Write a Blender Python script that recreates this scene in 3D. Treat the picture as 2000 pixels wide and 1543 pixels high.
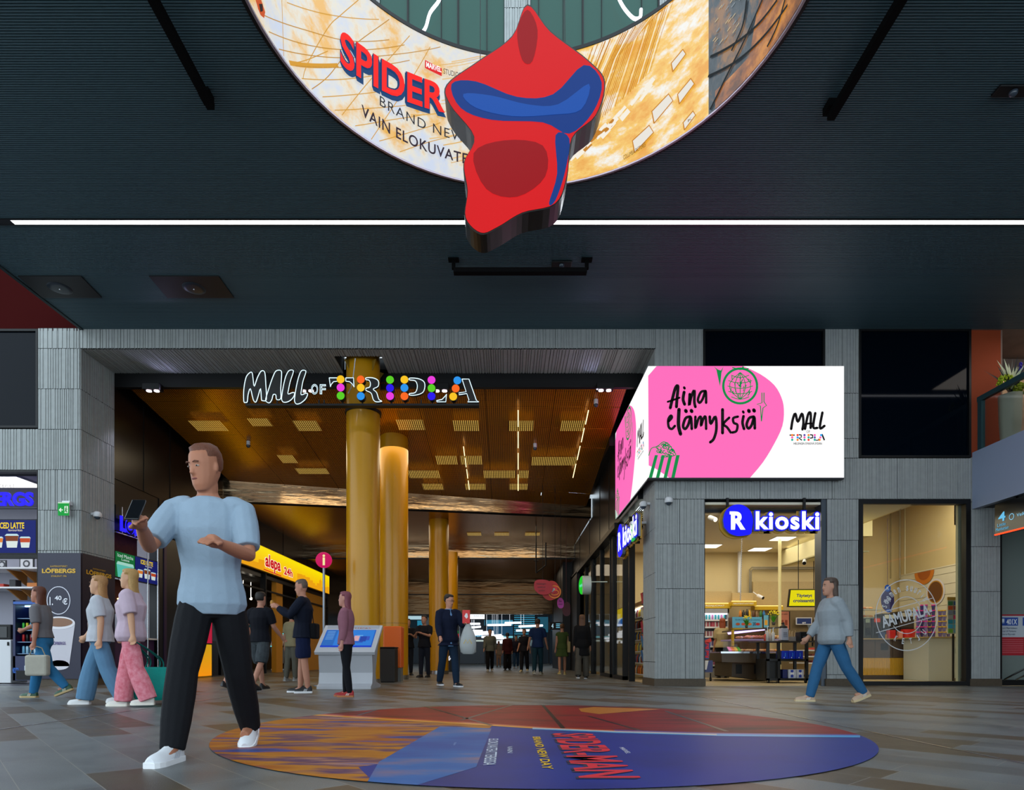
import bpy, bmesh, math, random
from mathutils import Vector, Matrix
import numpy as np

random.seed(7)
for o in list(bpy.data.objects):
    bpy.data.objects.remove(o)
sc = bpy.context.scene
COL = sc.collection
PI = math.pi

# ---------------------------------------------------------------- camera
F = 1245.0                 # focal length in pixels of the 2000 wide frame
CX, CY = 990.0, 1283.0     # principal point (level camera, shifted up)
EYE = 0.6
cd = bpy.data.cameras.new('camera')
cam = bpy.data.objects.new('camera', cd)
COL.objects.link(cam)
cam.location = (0, 0, EYE)
cam.rotation_euler = (PI / 2, 0, 0)
cd.sensor_fit = 'HORIZONTAL'
cd.sensor_width = 36.0
cd.lens = F * 36.0 / 2000.0
cd.shift_x = (1000.0 - CX) / 2000.0
cd.shift_y = (CY - 771.5) / 2000.0
cd.clip_start = 0.05
cd.clip_end = 300
sc.camera = cam

# ---------------------------------------------------------------- world / daylight of the open hall
w = bpy.data.worlds.new('world')
sc.world = w
w.use_nodes = True
bg = w.node_tree.nodes['Background']
bg.inputs[0].default_value = (0.76, 0.90, 1.0, 1)
bg.inputs[1].default_value = 2.4

sc.view_settings.view_transform = 'Standard'
sc.view_settings.look = 'None'
sc.view_settings.gamma = 1
sc.view_settings.exposure = 0.0
sc.view_settings.use_curve_mapping = False
sc.cycles.max_bounces = 7
sc.cycles.diffuse_bounces = 4
sc.cycles.glossy_bounces = 4
sc.cycles.transmission_bounces = 6
sc.cycles.transparent_max_bounces = 10
sc.cycles.caustics_reflective = False
sc.cycles.caustics_refractive = False
sc.cycles.sample_clamp_indirect = 4.0


def area(name, loc, sx, sy, power, color=(1, 1, 1), rot=(0, 0, 0)):
    l = bpy.data.lights.new(name, 'AREA')
    l.shape = 'RECTANGLE'
    l.size = sx
    l.size_y = sy
    l.energy = power
    l.color = color
    o = bpy.data.objects.new(name, l)
    COL.objects.link(o)
    o.location = loc
    o.rotation_euler = rot
    return o


def spot(name, loc, target, power, color=(1, 1, 1), ang=60, blend=0.6, size=0.03):
    l = bpy.data.lights.new(name, 'SPOT')
    l.energy = power
    l.color = color
    l.spot_size = math.radians(ang)
    l.spot_blend = blend
    l.shadow_soft_size = size
    o = bpy.data.objects.new(name, l)
    COL.objects.link(o)
    o.location = loc
    d = Vector(target) - Vector(loc)
    o.rotation_euler = d.to_track_quat('-Z', 'Y').to_euler()
    return o


# the hall's lamps (unseen lights; most stand in for lamps, some are added fill)
area('ceiling_line_glow', (0.3, 9.86, 7.29), 16.8, 0.06, 105, (0.88, 0.93, 1.0))
area('kiosk_ceiling_glow', (5.8, 15.0, 3.70), 4.6, 2.6, 105, (1.0, 0.90, 0.68))
area('kiosk_rear_glow', (6.0, 17.6, 3.70), 4.6, 1.6, 60, (1.0, 0.90, 0.70))
area('case_glow', (6.2, 16.1, 1.30), 0.9, 0.3, 9, (0.85, 0.75, 1.0))
area('counter_glow', (10.2, 15.6, 4.9), 2.4, 2.0, 130, (1.0, 0.92, 0.76))
area('balcony_fill', (11.5, 11.5, 7.2), 2.0, 2.0, 45, (1.0, 0.9, 0.8))  # unseen lamp added to brighten the dark balcony planters
area('coffee_ceiling_glow', (-10.6, 14.6, 4.40), 3.0, 1.8, 45, (0.95, 0.93, 1.0))
area('market_ceiling_glow', (-11.5, 24.0, 3.35), 4.0, 10.0, 70, (1.0, 0.72, 0.35))
area('passage_glow', (-3.0, 17.2, 6.10), 8.0, 2.0, 170, (1.0, 0.80, 0.52))  # broad unseen area lights standing in for the small lamp fields
area('passage_glow', (-2.5, 24.5, 5.36), 8.0, 3.0, 150, (1.0, 0.78, 0.5))
area('passage_glow', (-2.0, 31.0, 4.80), 8.0, 4.0, 110, (1.0, 0.82, 0.6))
area('far_hall_glow', (-1.0, 46.0, 5.9), 16.0, 12.0, 420, (0.8, 0.92, 1.0))
spot('soffit_spot', (-8.0, 14.5, 6.42), (-8.9, 14.0, 2.5), 60, (0.75, 0.75, 1.0), 70)
spot('soffit_spot', (2.1, 14.5, 6.42), (3.0, 14.2, 3.0), 60, (0.75, 0.72, 1.0), 70)
for X_, W_ in ((-7.6, 7), (-4.3, 10), (-1.4, 30), (2.0, 45)):
    spot('soffit_fill', (X_, 14.12, 6.52), (X_ * .95, 13.4, 6.95), W_, (0.62, 0.60, 1.0), 150, 1.0)  # uplights added at the twin spotlights to brighten the soffit
spot('mural_spot', (11.4, 13.5, 6.95), (11.45, 14.4, 6.4), 60, (1.0, 0.80, 0.55), 75)

# ---------------------------------------------------------------- colour + materials
def lin(c):
    if isinstance(c, str):
        c = c.lstrip('#')
        c = tuple(int(c[i:i + 2], 16) / 255 for i in (0, 2, 4))
    return tuple((x / 12.92 if x <= 0.04045 else ((x + 0.055) / 1.055) ** 2.4) for x in c) + (1,)


_M = {}


def mat(name, col='808080', rough=0.6, metal=0.0, emit=0.0, noise=0.0, nscale=6.0, bump=0.0, bscale=40.0,
        spec=0.5, alpha=1.0, coat=0.0):
    key = name
    if key in _M:
        return _M[key]
    m = bpy.data.materials.new(name)
    m.use_nodes = True
    nt = m.node_tree
    b = nt.nodes['Principled BSDF']
    c = lin(col)
    b.inputs['Base Color'].default_value = c
    b.inputs['Roughness'].default_value = rough
    b.inputs['Metallic'].default_value = metal
    b.inputs['Specular IOR Level'].default_value = spec
    b.inputs['Coat Weight'].default_value = coat
    if emit > 0:
        b.inputs['Emission Color'].default_value = c
        b.inputs['Emission Strength'].default_value = emit
        b.inputs['Base Color'].default_value = (0.01, 0.01, 0.01, 1)
        b.inputs['Specular IOR Level'].default_value = 0.08
    if noise > 0 and emit == 0:
        tc = nt.nodes.new('ShaderNodeTexCoord')
        n = nt.nodes.new('ShaderNodeTexNoise')
        n.inputs['Scale'].default_value = nscale
        n.inputs['Detail'].default_value = 5
        mx = nt.nodes.new('ShaderNodeMix')
        mx.data_type = 'RGBA'
        mx.inputs[6].default_value = tuple(x * (1 - noise) for x in c[:3]) + (1,)
        mx.inputs[7].default_value = tuple(min(1, x * (1 + noise)) for x in c[:3]) + (1,)
        nt.links.new(tc.outputs['Object'], n.inputs['Vector'])
        nt.links.new(n.outputs['Fac'], mx.inputs[0])
        nt.links.new(mx.outputs[2], b.inputs['Base Color'])
    if bump > 0:
        tc2 = nt.nodes.new('ShaderNodeTexCoord')
        n2 = nt.nodes.new('ShaderNodeTexNoise')
        n2.inputs['Scale'].default_value = bscale
        bp = nt.nodes.new('ShaderNodeBump')
        bp.inputs['Strength'].default_value = bump
        bp.inputs['Distance'].default_value = 0.01
        nt.links.new(tc2.outputs['Object'], n2.inputs['Vector'])
        nt.links.new(n2.outputs['Fac'], bp.inputs['Height'])
        nt.links.new(bp.outputs[0], b.inputs['Normal'])
    if alpha < 1:
        b.inputs['Alpha'].default_value = alpha
    _M[key] = m
    return m


def glow(col, s=1.0):
    """light-giving colour of a screen, lamp or backlit sign"""
    return mat('glow_%s_%g' % (col, s), col, emit=s)


def ink(col, rough=0.5):
    """printed or painted colour"""
    return mat('ink_%s' % col, col, rough=rough)


def glass_mat(name, tint='ffffff', a=0.5, rough=0.02):
    """thin pane: mostly clear, with a mirror-like skin"""
    if name in _M:
        return _M[name]
    m = bpy.data.materials.new(name)
    m.use_nodes = True
    nt = m.node_tree
    for n in list(nt.nodes):
        nt.nodes.remove(n)
    out = nt.nodes.new('ShaderNodeOutputMaterial')
    tr = nt.nodes.new('ShaderNodeBsdfTransparent')
    tr.inputs[0].default_value = lin(tint)
    gl = nt.nodes.new('ShaderNodeBsdfGlossy')
    gl.inputs['Roughness'].default_value = rough
    fr = nt.nodes.new('ShaderNodeFresnel')
    fr.inputs[0].default_value = 1.45
    add = nt.nodes.new('ShaderNodeMath')
    add.operation = 'MULTIPLY'
    add.inputs[1].default_value = a
    mx = nt.nodes.new('ShaderNodeMixShader')
    nt.links.new(fr.outputs[0], add.inputs[0])
    nt.links.new(add.outputs[0], mx.inputs[0])
    nt.links.new(tr.outputs[0], mx.inputs[1])
    nt.links.new(gl.outputs[0], mx.inputs[2])
    nt.links.new(mx.outputs[0], out.inputs[0])
    _M[name] = m
    return m


BLACK = mat('black_metal', '0a0a0c', 0.45, spec=0.3)
MATTE = mat('matte_black', '060607', 0.9, spec=0.1)
DKGLASS = mat('dark_glass', '04070b', 0.08, spec=0.5)
CHROME = mat('chrome', 'c8ccd0', 0.2, 1.0)
WHITEP = mat('white_paint', 'd8d9dc', 0.45)
GLASS = glass_mat('clear_glass', 'f6f8f6', 0.4)


# ---------------------------------------------------------------- pixel -> place
def P(px, py, d):
    return Vector(((px - CX) * d / F, d, EYE + (CY - py) * d / F))


def fl(px, py):
    """floor point seen at a pixel"""
    d = EYE * F / (py - CY)
    return Vector(((px - CX) * d / F, d, 0))


# ---------------------------------------------------------------- mesh builder
class MB:
    def __init__(s):
        s.v = []
        s.f = []
        s.m = []
        s.sm = []

    def add(s, vs, fs, m=0, smooth=False):
        o = len(s.v)
        s.v += [tuple(x) for x in vs]
        for f in fs:
            s.f.append([o + i for i in f])
            s.m.append(m)
            s.sm.append(smooth)

    def box(s, x0, y0, z0, x1, y1, z1, m=0):
        v = [(x0, y0, z0), (x1, y0, z0), (x1, y1, z0), (x0, y1, z0), (x0, y0, z1), (x1, y0, z1), (x1, y1, z1), (x0, y1, z1)]
        s.add(v, [(0, 3, 2, 1), (4, 5, 6, 7), (0, 1, 5, 4), (1, 2, 6, 5), (2, 3, 7, 6), (3, 0, 4, 7)], m)

    def bbox(s, x0, y0, z0, x1, y1, z1, b=0.01, m=0):
        """box with chamfered edges"""
        b = min(b, abs(x1 - x0) / 2.1, abs(y1 - y0) / 2.1, abs(z1 - z0) / 2.1)
        bm = bmesh.new()
        bmesh.ops.create_cube(bm, size=1)
        for v in bm.verts:
            v.co = Vector(((x0 + x1) / 2 + v.co.x * (x1 - x0), (y0 + y1) / 2 + v.co.y * (y1 - y0), (z0 + z1) / 2 + v.co.z * (z1 - z0)))
        bmesh.ops.bevel(bm, geom=bm.edges[:] + bm.verts[:], offset=b, segments=2, affect='EDGES', profile=0.5)
        bm.verts.ensure_lookup_table()
        s.add([v.co for v in bm.verts], [[v.index for v in f.verts] for f in bm.faces], m)
        bm.free()

    def quad(s, a, b, c, d, m=0):
        s.add([a, b, c, d], [(0, 1, 2, 3)], m)

    def prism(s, pts, d, m=0, side=None):
        """planar polygon extruded by vector d"""
        n = len(pts)
        d = Vector(d)
        v = [Vector(p) for p in pts] + [Vector(p) + d for p in pts]
        s.add(v, [list(range(n))], m)
        s.add(v, [list(range(2 * n - 1, n - 1, -1))], m)
        s.add(v, [(i, (i + 1) % n, n + (i + 1) % n, n + i) for i in range(n)], m if side is None else side)

    def cyl(s, a, b, r, r2=None, n=16, m=0, cap=True, smooth=True):
        a = Vector(a)
        b = Vector(b)
        r2 = r if r2 is None else r2
        d = (b - a).normalized()
        u = d.orthogonal().normalized()
        w_ = d.cross(u)
        v = []
        for p, rr in ((a, r), (b, r2)):
            for i in range(n):
                t = 2 * PI * i / n
                v.append(p + (u * math.cos(t) + w_ * math.sin(t)) * rr)
        s.add(v, [(i, (i + 1) % n, n + (i + 1) % n, n + i) for i in range(n)], m, smooth)
        if cap:
            s.add(v, [list(range(n))[::-1], list(range(n, 2 * n))], m)

    def tube(s, pts, r, n=8, m=0):
        pts = [Vector(p) for p in pts]
        rs = r if isinstance(r, (list, tuple)) else [r] * len(pts)
        rings = []
        u = None
        for i, p in enumerate(pts):
            d = (pts[min(i + 1, len(pts) - 1)] - pts[max(i - 1, 0)])
            d = d.normalized() if d.length > 1e-9 else Vector((0, 0, 1))
            if u is None:
                u = d.orthogonal().normalized()
            else:
                u = (u - d * u.dot(d))
                u = u.normalized() if u.length > 1e-6 else d.orthogonal().normalized()
            w_ = d.cross(u)
            rings.append([p + (u * math.cos(2 * PI * k / n) + w_ * math.sin(2 * PI * k / n)) * rs[i] for k in range(n)])
        s.loft(rings, m)

    def loft(s, rings, m=0, smooth=True, cap=True):
        n = len(rings[0])
        v = [p for r in rings for p in r]
        fs = []
        for i in range(len(rings) - 1):
            for k in range(n):
                a = i * n + k
                b = i * n + (k + 1) % n
                fs.append((a, b, b + n, a + n))
        s.add(v, fs, m, smooth)
        if cap:
            s.add(v, [list(range(n))[::-1], list(range(len(v) - n, len(v)))], m, smooth)

    def lathe(s, c, prof, n=20, m=0, smooth=True):
        c = Vector(c)
        rings = [[c + Vector((r * math.cos(2 * PI * k / n), r * math.sin(2 * PI * k / n), z)) for k in range(n)] for r, z in prof]
        s.loft(rings, m, smooth)

    def ball(s, c, r, n=14, m=0, sz=None):
        rx, ry, rz = (r, r, r) if sz is None else sz
        c = Vector(c)
        k = n // 2
        rings = []
        for i in range(k + 1):
            t = PI * i / k
            q = max(math.sin(t), 0.02)
            rings.append([c + Vector((rx * q * math.cos(2 * PI * j / n), ry * q * math.sin(2 * PI * j / n), -rz * math.cos(t))) for j in range(n)])
        s.loft(rings, m)

    def build(s, name, mats, parent=None, local=False):
        me = bpy.data.meshes.new(name)
        off = Vector((0, 0, 0))
        if parent is not None and not local:
            q = parent
            while q is not None:
                off += q.location
                q = q.parent
        me.from_pydata([(x - off.x, y - off.y, z - off.z) for x, y, z in s.v], [], s.f)
        if not isinstance(mats, (list, tuple)):
            mats = [mats]
        for m_ in mats:
            me.materials.append(m_)
        me.polygons.foreach_set('material_index', s.m)
        me.polygons.foreach_set('use_smooth', s.sm)
        me.update()
        o = bpy.data.objects.new(name, me)
        COL.objects.link(o)
        if parent is not None:
            o.parent = parent
        return o


def thing(name, label, cat, loc=(0, 0, 0), group=None, rz=0):
    o = bpy.data.objects.new(name, None)
    o.empty_display_size = 0.1
    COL.objects.link(o)
    o.location = loc
    o.rotation_euler = (0, 0, rz)
    o['label'] = label
    o['category'] = cat
    if group:
        o['group'] = group
    return o


def tag(o, label, cat, group=None, kind=None):
    o['label'] = label
    o['category'] = cat
    if group:
        o['group'] = group
    if kind:
        o['kind'] = kind
    return o


def struct(o):
    o['kind'] = 'structure'
    return o


def dup(root, loc, rz=None, label=None, group=None, scale=None):
    r = root.copy()
    COL.objects.link(r)
    r.location = loc
    if rz is not None:
        r.rotation_euler = (0, 0, rz)
    if scale:
        r.scale = (scale, scale, scale)
    if label:
        r['label'] = label
    if group:
        r['group'] = group
    for ch in list(root.children):
        c = ch.copy()
        COL.objects.link(c)
        c.parent = r
        for g in list(ch.children):
            d = g.copy()
            COL.objects.link(d)
            d.parent = c
    return r


# ---------------------------------------------------------------- lettering
_T = {}


def text_mesh(s, bold=0.0, depth=0.0, space=1.0, outline=0.0):
    key = (s, bold, depth, space, outline)
    if key in _T:
        return _T[key]
    cu = bpy.data.curves.new('lettering', 'FONT')
    cu.body = s
    cu.size = 1
    cu.offset = bold
    cu.extrude = depth
    cu.space_character = space
    cu.resolution_u = 4
    if outline > 0:
        cu.fill_mode = 'NONE'
        cu.bevel_depth = outline
        cu.bevel_resolution = 1
    o = bpy.data.objects.new('lettering', cu)
    COL.objects.link(o)
    dg = bpy.context.evaluated_depsgraph_get()
    dg.update()
    me = bpy.data.meshes.new_from_object(o.evaluated_get(dg))
    vs = [tuple(v.co) for v in me.vertices]
    fs = [list(p.vertices) for p in me.polygons]
    bpy.data.objects.remove(o)
    bpy.data.curves.remove(cu)
    bpy.data.meshes.remove(me)
    _T[key] = (vs, fs)
    return _T[key]


class Canvas:
    """flat (or bent) surface that graphics are laid on, in metres; origin lower left"""

    def __init__(s, org, ux, uy=(0, 0, 1), emit=0.0):
        s.o = Vector(org)
        s.ux = Vector(ux).normalized()
        s.uy = Vector(uy).normalized()
        s.n = s.ux.cross(s.uy)
        s.emit = emit
        s.mb = MB()
        s.mats = []
        s.lay = 0.003

    def map(s, u, v, h):
        return s.o + s.ux * u + s.uy * v + s.n * h

    def px(s, x, y):
        e = Vector((0, 0, EYE))
        d = Vector(((x - CX) / F, 1, (CY - y) / F))
        t = (s.o - e).dot(s.n) / d.dot(s.n)
        p = e + d * t - s.o
        return (p.dot(s.ux), p.dot(s.uy))

    def pts(s, L):
        return [s.px(*q) for q in L]

    def mi(s, col):
        m = col if not isinstance(col, str) else (glow(col, s.emit) if s.emit > 0 else ink(col))
        if m not in s.mats:
            s.mats.append(m)
        return s.mats.index(m)

    def poly(s, pts, col, h=1):
        bm = bmesh.new()
        vs = [bm.verts.new((u, v, 0)) for u, v in pts]
        try:
            fc = bm.faces.new(vs)
            bm.normal_update()
            if fc.normal.z < 0:
                bmesh.ops.reverse_faces(bm, faces=[fc])
            r = bmesh.ops.triangulate(bm, faces=[fc])
        except ValueError:
            bm.free()
            return
        bm.verts.index_update()
        s.mb.add([s.map(v.co.x, v.co.y, s.lay * h) for v in bm.verts], [[v.index for v in f.verts] for f in bm.faces], s.mi(col))
        bm.free()

    def rect(s, u0, v0, u1, v1, col, h=1):
        s.poly([(u0, v0), (u1, v0), (u1, v1), (u0, v1)], col, h)

    def prect(s, x0, y0, x1, y1, col, h=1):
        a = s.px(x0, y1)
        b = s.px(x1, y0)
        s.rect(a[0], a[1], b[0], b[1], col, h)

    def ell(s, u, v, ru, rv, col, h=1, n=28):
        s.poly([(u + ru * math.cos(2 * PI * i / n), v + rv * math.sin(2 * PI * i / n)) for i in range(n)], col, h)

    def stroke(s, pts, wd, col, h=1, closed=False):
        pts = [Vector(p) for p in pts]
        if closed:
            pts.append(pts[0])
        n = len(pts)
        L = []
        R = []
        for i in range(n):
            if closed and i in (0, n - 1):
                d = pts[1] - pts[-2]
            else:
                d = pts[min(i + 1, n - 1)] - pts[max(i - 1, 0)]
            d = d.normalized() if d.length > 1e-9 else Vector((1, 0))
            q = Vector((-d.y, d.x)) * wd / 2
            L.append(pts[i] + q)
            R.append(pts[i] - q)
        for i in range(n - 1):
            a, b, c, d_ = R[i], R[i + 1], L[i + 1], L[i]
            s.mb.add([s.map(p.x, p.y, s.lay * h) for p in (a, b, c, d_)], [(0, 1, 2, 3)], s.mi(col))

    def text(s, st, u0, v0, u1, v1, col, h=2, bold=0.0, shear=0.0, depth=0.0, space=1.0, outline=0.0, rot=0.0, arc=0.0):
        vs, fs = text_mesh(st, bold, depth, space, outline)
        if not vs:
            return
        a = np.array(vs)
        x0, y0 = a[:, 0].min(), a[:, 1].min()
        x1, y1 = a[:, 0].max(), a[:, 1].max()
        out = []
        sx = (u1 - u0) / max(x1 - x0, 1e-6)
        sy = (v1 - v0) / max(y1 - y0, 1e-6)
        cu, cv = (u0 + u1) / 2, (v0 + v1) / 2
        cr, sr = math.cos(rot), math.sin(rot)
        for x, y, z in vs:
            u = u0 + (x - x0) * sx + shear * (y - (y0 + y1) / 2) * sy
            v = v0 + (y - y0) * sy
            if arc:
                q = (u - cu) / max(abs(u1 - u0) / 2, 1e-6)
                v += arc * (q * q - 0.5)
            if rot:
                du, dv = u - cu, v - cv
                u, v = cu + du * cr - dv * sr, cv + du * sr + dv * cr
            out.append(s.map(u, v, s.lay * h + (z + depth) * (abs(sy) if depth or outline else 0)))
        s.mb.add(out, fs, s.mi(col))

    def ptext(s, st, x0, y0, x1, y1, col, **k):
        a = s.px(x0, y1)
        b = s.px(x1, y0)
        s.text(st, a[0], a[1], b[0], b[1], col, **k)

    def build(s, name, parent=None):
        return s.mb.build(name, s.mats, parent)


def smooth_pts(pts, n=4, closed=True):
    """Catmull-Rom through points"""
    out = []
    N = len(pts)
    rng = range(N) if closed else range(N - 1)
    for i in rng:
        if closed:
            p = [pts[(i + k) % N] for k in (-1, 0, 1, 2)]
        else:
            p = [pts[min(max(i + k, 0), N - 1)] for k in (-1, 0, 1, 2)]
        for j in range(n):
            t = j / n
            out.append(tuple(0.5 * ((2 * b) + (-a + c) * t + (2 * a - 5 * b + 4 * c - d) * t * t + (-a + 3 * b - 3 * c + d) * t ** 3)
                             for a, b, c, d in zip(*p)))
    if not closed:
        out.append(tuple(pts[-1]))
    return out

# ================================================================ surfaces of the place
def nodes(name):
    m = bpy.data.materials.new(name)
    m.use_nodes = True
    return m, m.node_tree, m.node_tree.nodes['Principled BSDF']


def math_node(nt, op, a=None, b=None, va=0.0, vb=0.0):
    n = nt.nodes.new('ShaderNodeMath')
    n.operation = op
    n.inputs[0].default_value = va
    n.inputs[1].default_value = vb
    if a is not None:
        nt.links.new(a, n.inputs[0])
    if b is not None:
        nt.links.new(b, n.inputs[1])
    return n.outputs[0]


def floor_material():
    m, nt, b = nodes('stone_paving')
    tc = nt.nodes.new('ShaderNodeTexCoord')
    mp = nt.nodes.new('ShaderNodeMapping')
    mp.inputs['Rotation'].default_value = (0, 0, math.radians(48))
    nt.links.new(tc.outputs['Object'], mp.inputs['Vector'])
    br = nt.nodes.new('ShaderNodeTexBrick')
    br.inputs['Scale'].default_value = 1.0
    br.inputs['Brick Width'].default_value = 1.15
    br.inputs['Row Height'].default_value = 0.29
    br.inputs['Mortar Size'].default_value = 0.0022
    br.inputs['Mortar Smooth'].default_value = 0.0
    br.inputs['Bias'].default_value = 0.0
    br.offset = 0.37
    br.offset_frequency = 2
    br.squash = 0.7
    br.squash_frequency = 3
    br.inputs['Color1'].default_value = lin('3f4449')
    br.inputs['Color2'].default_value = lin('4a4035')
    br.inputs['Mortar'].default_value = lin('85837e')
    nt.links.new(mp.outputs[0], br.inputs['Vector'])
    # sharper split between the grey and the brown slabs
    br2 = nt.nodes.new('ShaderNodeTexBrick')
    for k in ('Scale', 'Brick Width', 'Row Height', 'Mortar Size', 'Mortar Smooth'):
        br2.inputs[k].default_value = br.inputs[k].default_value
    br2.inputs['Mortar Size'].default_value = 0.0
    br2.offset = br.offset
    br2.squash = br.squash
    br2.squash_frequency = 3
    br2.inputs['Color1'].default_value = (0, 0, 0, 1)
    br2.inputs['Color2'].default_value = (1, 1, 1, 1)
    nt.links.new(mp.outputs[0], br2.inputs['Vector'])
    rp = nt.nodes.new('ShaderNodeValToRGB')
    rp.color_ramp.interpolation = 'CONSTANT'
    e = rp.color_ramp.elements
    e[0].position = 0
    e[0].color = lin('696d6e')
    e[1].position = 0.34
    e[1].color = lin('504638')
    for p_, c_ in ((0.5, '6e706e'), (0.68, '54483a'), (0.84, '5e6060')):
        q = e.new(p_)
        q.color = lin(c_)
    nt.links.new(br2.outputs['Color'], rp.inputs[0])
    n = nt.nodes.new('ShaderNodeTexNoise')
    n.inputs['Scale'].default_value = 3.0
    n.inputs['Detail'].default_value = 8
    nt.links.new(tc.outputs['Object'], n.inputs['Vector'])
    n2 = nt.nodes.new('ShaderNodeTexNoise')
    n2.inputs['Scale'].default_value = 160.0
    nt.links.new(tc.outputs['Object'], n2.inputs['Vector'])
    mul = nt.nodes.new('ShaderNodeMix')
    mul.data_type = 'RGBA'
    mul.blend_type = 'MULTIPLY'
    mul.inputs[0].default_value = 1.0
    v = math_node(nt, 'MULTIPLY_ADD', n.outputs['Fac'], None, 0, 0.9)
    v.node.inputs[2].default_value = 0.5
    v2 = math_node(nt, 'MULTIPLY_ADD', n2.outputs['Fac'], None, 0, 0.9)
    v2.node.inputs[2].default_value = 0.55
    vv = math_node(nt, 'MULTIPLY', v, v2)
    nt.links.new(rp.outputs[0], mul.inputs[6])
    nt.links.new(vv, mul.inputs[7])
    mx = nt.nodes.new('ShaderNodeMix')
    mx.data_type = 'RGBA'
    nt.links.new(br.outputs['Fac'], mx.inputs[0])
    nt.links.new(mul.outputs[2], mx.inputs[6])
    mx.inputs[7].default_value = lin('8b8880')
    nt.links.new(mx.outputs[2], b.inputs['Base Color'])
    rr = math_node(nt, 'MULTIPLY_ADD', n.outputs['Fac'], None, 0, 0.25)
    rr.node.inputs[2].default_value = 0.24
    nt.links.new(rr, b.inputs['Roughness'])
    bp = nt.nodes.new('ShaderNodeBump')
    bp.inputs['Strength'].default_value = 0.25
    bp.inputs['Distance'].default_value = 0.004
    nt.links.new(n2.outputs['Fac'], bp.inputs['Height'])
    nt.links.new(bp.outputs[0], b.inputs['Normal'])
    b.inputs['Specular IOR Level'].default_value = 0.45
    return m


def perforated(name, col, hole, pitch=0.05, r=0.28, metal=0.85, rough=0.3, emit=None, es=0.0):
    m, nt, b = nodes(name)
    tc = nt.nodes.new('ShaderNodeTexCoord')
    sp = nt.nodes.new('ShaderNodeSeparateXYZ')
    nt.links.new(tc.outputs['Object'], sp.inputs[0])
    outs = []
    for ax in (0, 1):
        q = math_node(nt, 'DIVIDE', sp.outputs[ax], None, 0, pitch)
        q = math_node(nt, 'FRACT', q)
        q = math_node(nt, 'SUBTRACT', q, None, 0, 0.5)
        outs.append(math_node(nt, 'MULTIPLY', q, q))
    d = math_node(nt, 'ADD', outs[0], outs[1])
    k = math_node(nt, 'LESS_THAN', d, None, 0, r * r)
    n = nt.nodes.new('ShaderNodeTexNoise')
    n.inputs['Scale'].default_value = 0.7
    nt.links.new(tc.outputs['Object'], n.inputs['Vector'])
    mx = nt.nodes.new('ShaderNodeMix')
    mx.data_type = 'RGBA'
    nt.links.new(k, mx.inputs[0])
    mx.inputs[6].default_value = lin(col)
    mx.inputs[7].default_value = lin(hole)
    nt.links.new(mx.outputs[2], b.inputs['Base Color'])
    b.inputs['Metallic'].default_value = metal
    b.inputs['Roughness'].default_value = rough
    if emit:
        b.inputs['Emission Color'].default_value = lin(emit)
        s_ = math_node(nt, 'MULTIPLY', k, None, 0, es)
        nt.links.new(s_, b.inputs['Emission Strength'])
    return m


def wavy_mirror(name, col, rough=0.12, bs=2.0, strength=0.5):
    m, nt, b = nodes(name)
    b.inputs['Base Color'].default_value = lin(col)
    b.inputs['Metallic'].default_value = 1.0
    b.inputs['Roughness'].default_value = rough
    tc = nt.nodes.new('ShaderNodeTexCoord')
    mp = nt.nodes.new('ShaderNodeMapping')
    mp.inputs['Scale'].default_value = (0.6, 1, 5.0)
    nt.links.new(tc.outputs['Object'], mp.inputs['Vector'])
    n = nt.nodes.new('ShaderNodeTexNoise')
    n.inputs['Scale'].default_value = bs
    n.inputs['Detail'].default_value = 3
    nt.links.new(mp.outputs[0], n.inputs['Vector'])
    bp = nt.nodes.new('ShaderNodeBump')
    bp.inputs['Strength'].default_value = strength
    bp.inputs['Distance'].default_value = 0.08
    nt.links.new(n.outputs['Fac'], bp.inputs['Height'])
    nt.links.new(bp.outputs[0], b.inputs['Normal'])
    return m


FLOORM = floor_material()
STONE = mat('fluted_concrete', '9a9e9d', 0.85, noise=0.14, nscale=9.0, bump=0.25, bscale=90)
STONEB = mat('concrete_joint', '1d2123', 0.9)
PLINTH = mat('brown_stone', '4b3f30', 0.6, noise=0.3, nscale=25, bump=0.2)
SLAT = mat('blue_grey_slat', '4a646e', 0.5, metal=0.2)
GOLD = perforated('gold_perforated_metal', 'c8800f', '1c0e02', rough=0.27, metal=0.45)
GOLDLIT = perforated('gold_perforated_light', '8a5a10', '3a2405', rough=0.35, emit='ffcf62', es=0.9)
REDP = perforated('red_perforated_metal', '340808', '0c0202', pitch=0.035, metal=0.0, rough=0.9)
REDP.node_tree.nodes['Principled BSDF'].inputs['Specular IOR Level'].default_value = 0.05
MIRROR = wavy_mirror('rippled_mirror_metal', '9a8468', 0.12, 1.2, 0.22)
MIRRORD = wavy_mirror('rippled_dark_metal', '4c3a28', 0.16, 1.0, 0.25)
BEIGE = mat('beige_plaster', 'cdb98a', 0.8)
CREAMF = mat('cream_floor', 'c0ad86', 0.25)
TILEW = mat('white_ceiling_tile', 'ddd6c2', 0.8)

ZC = 7.33
RX, RY, RR = 0.19, 6.235, 2.84
FD = 13.1


def zf(y, d=FD):
    return EYE + (CY - y) * d / F


def xf(x, d=FD):
    return (x - CX) * d / F


# ---- floor
mb = MB()
mb.quad((-40, -8, 0), (40, -8, 0), (40, 80, 0), (-40, 80, 0))
struct(mb.build('floor', FLOORM))
for i, (X, y0, y1) in enumerate(((-4.18, 1.5, 19.0), (2.9, 1.5, 13.0))):
    mb = MB()
    mb.box(X - 0.012, y0, 0.0, X + 0.012, y1, 0.004)
    struct(mb.build('trim_%d' % (i + 1), mat('steel_inlay', 'b9bcc0', 0.25, 1.0)))

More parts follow.
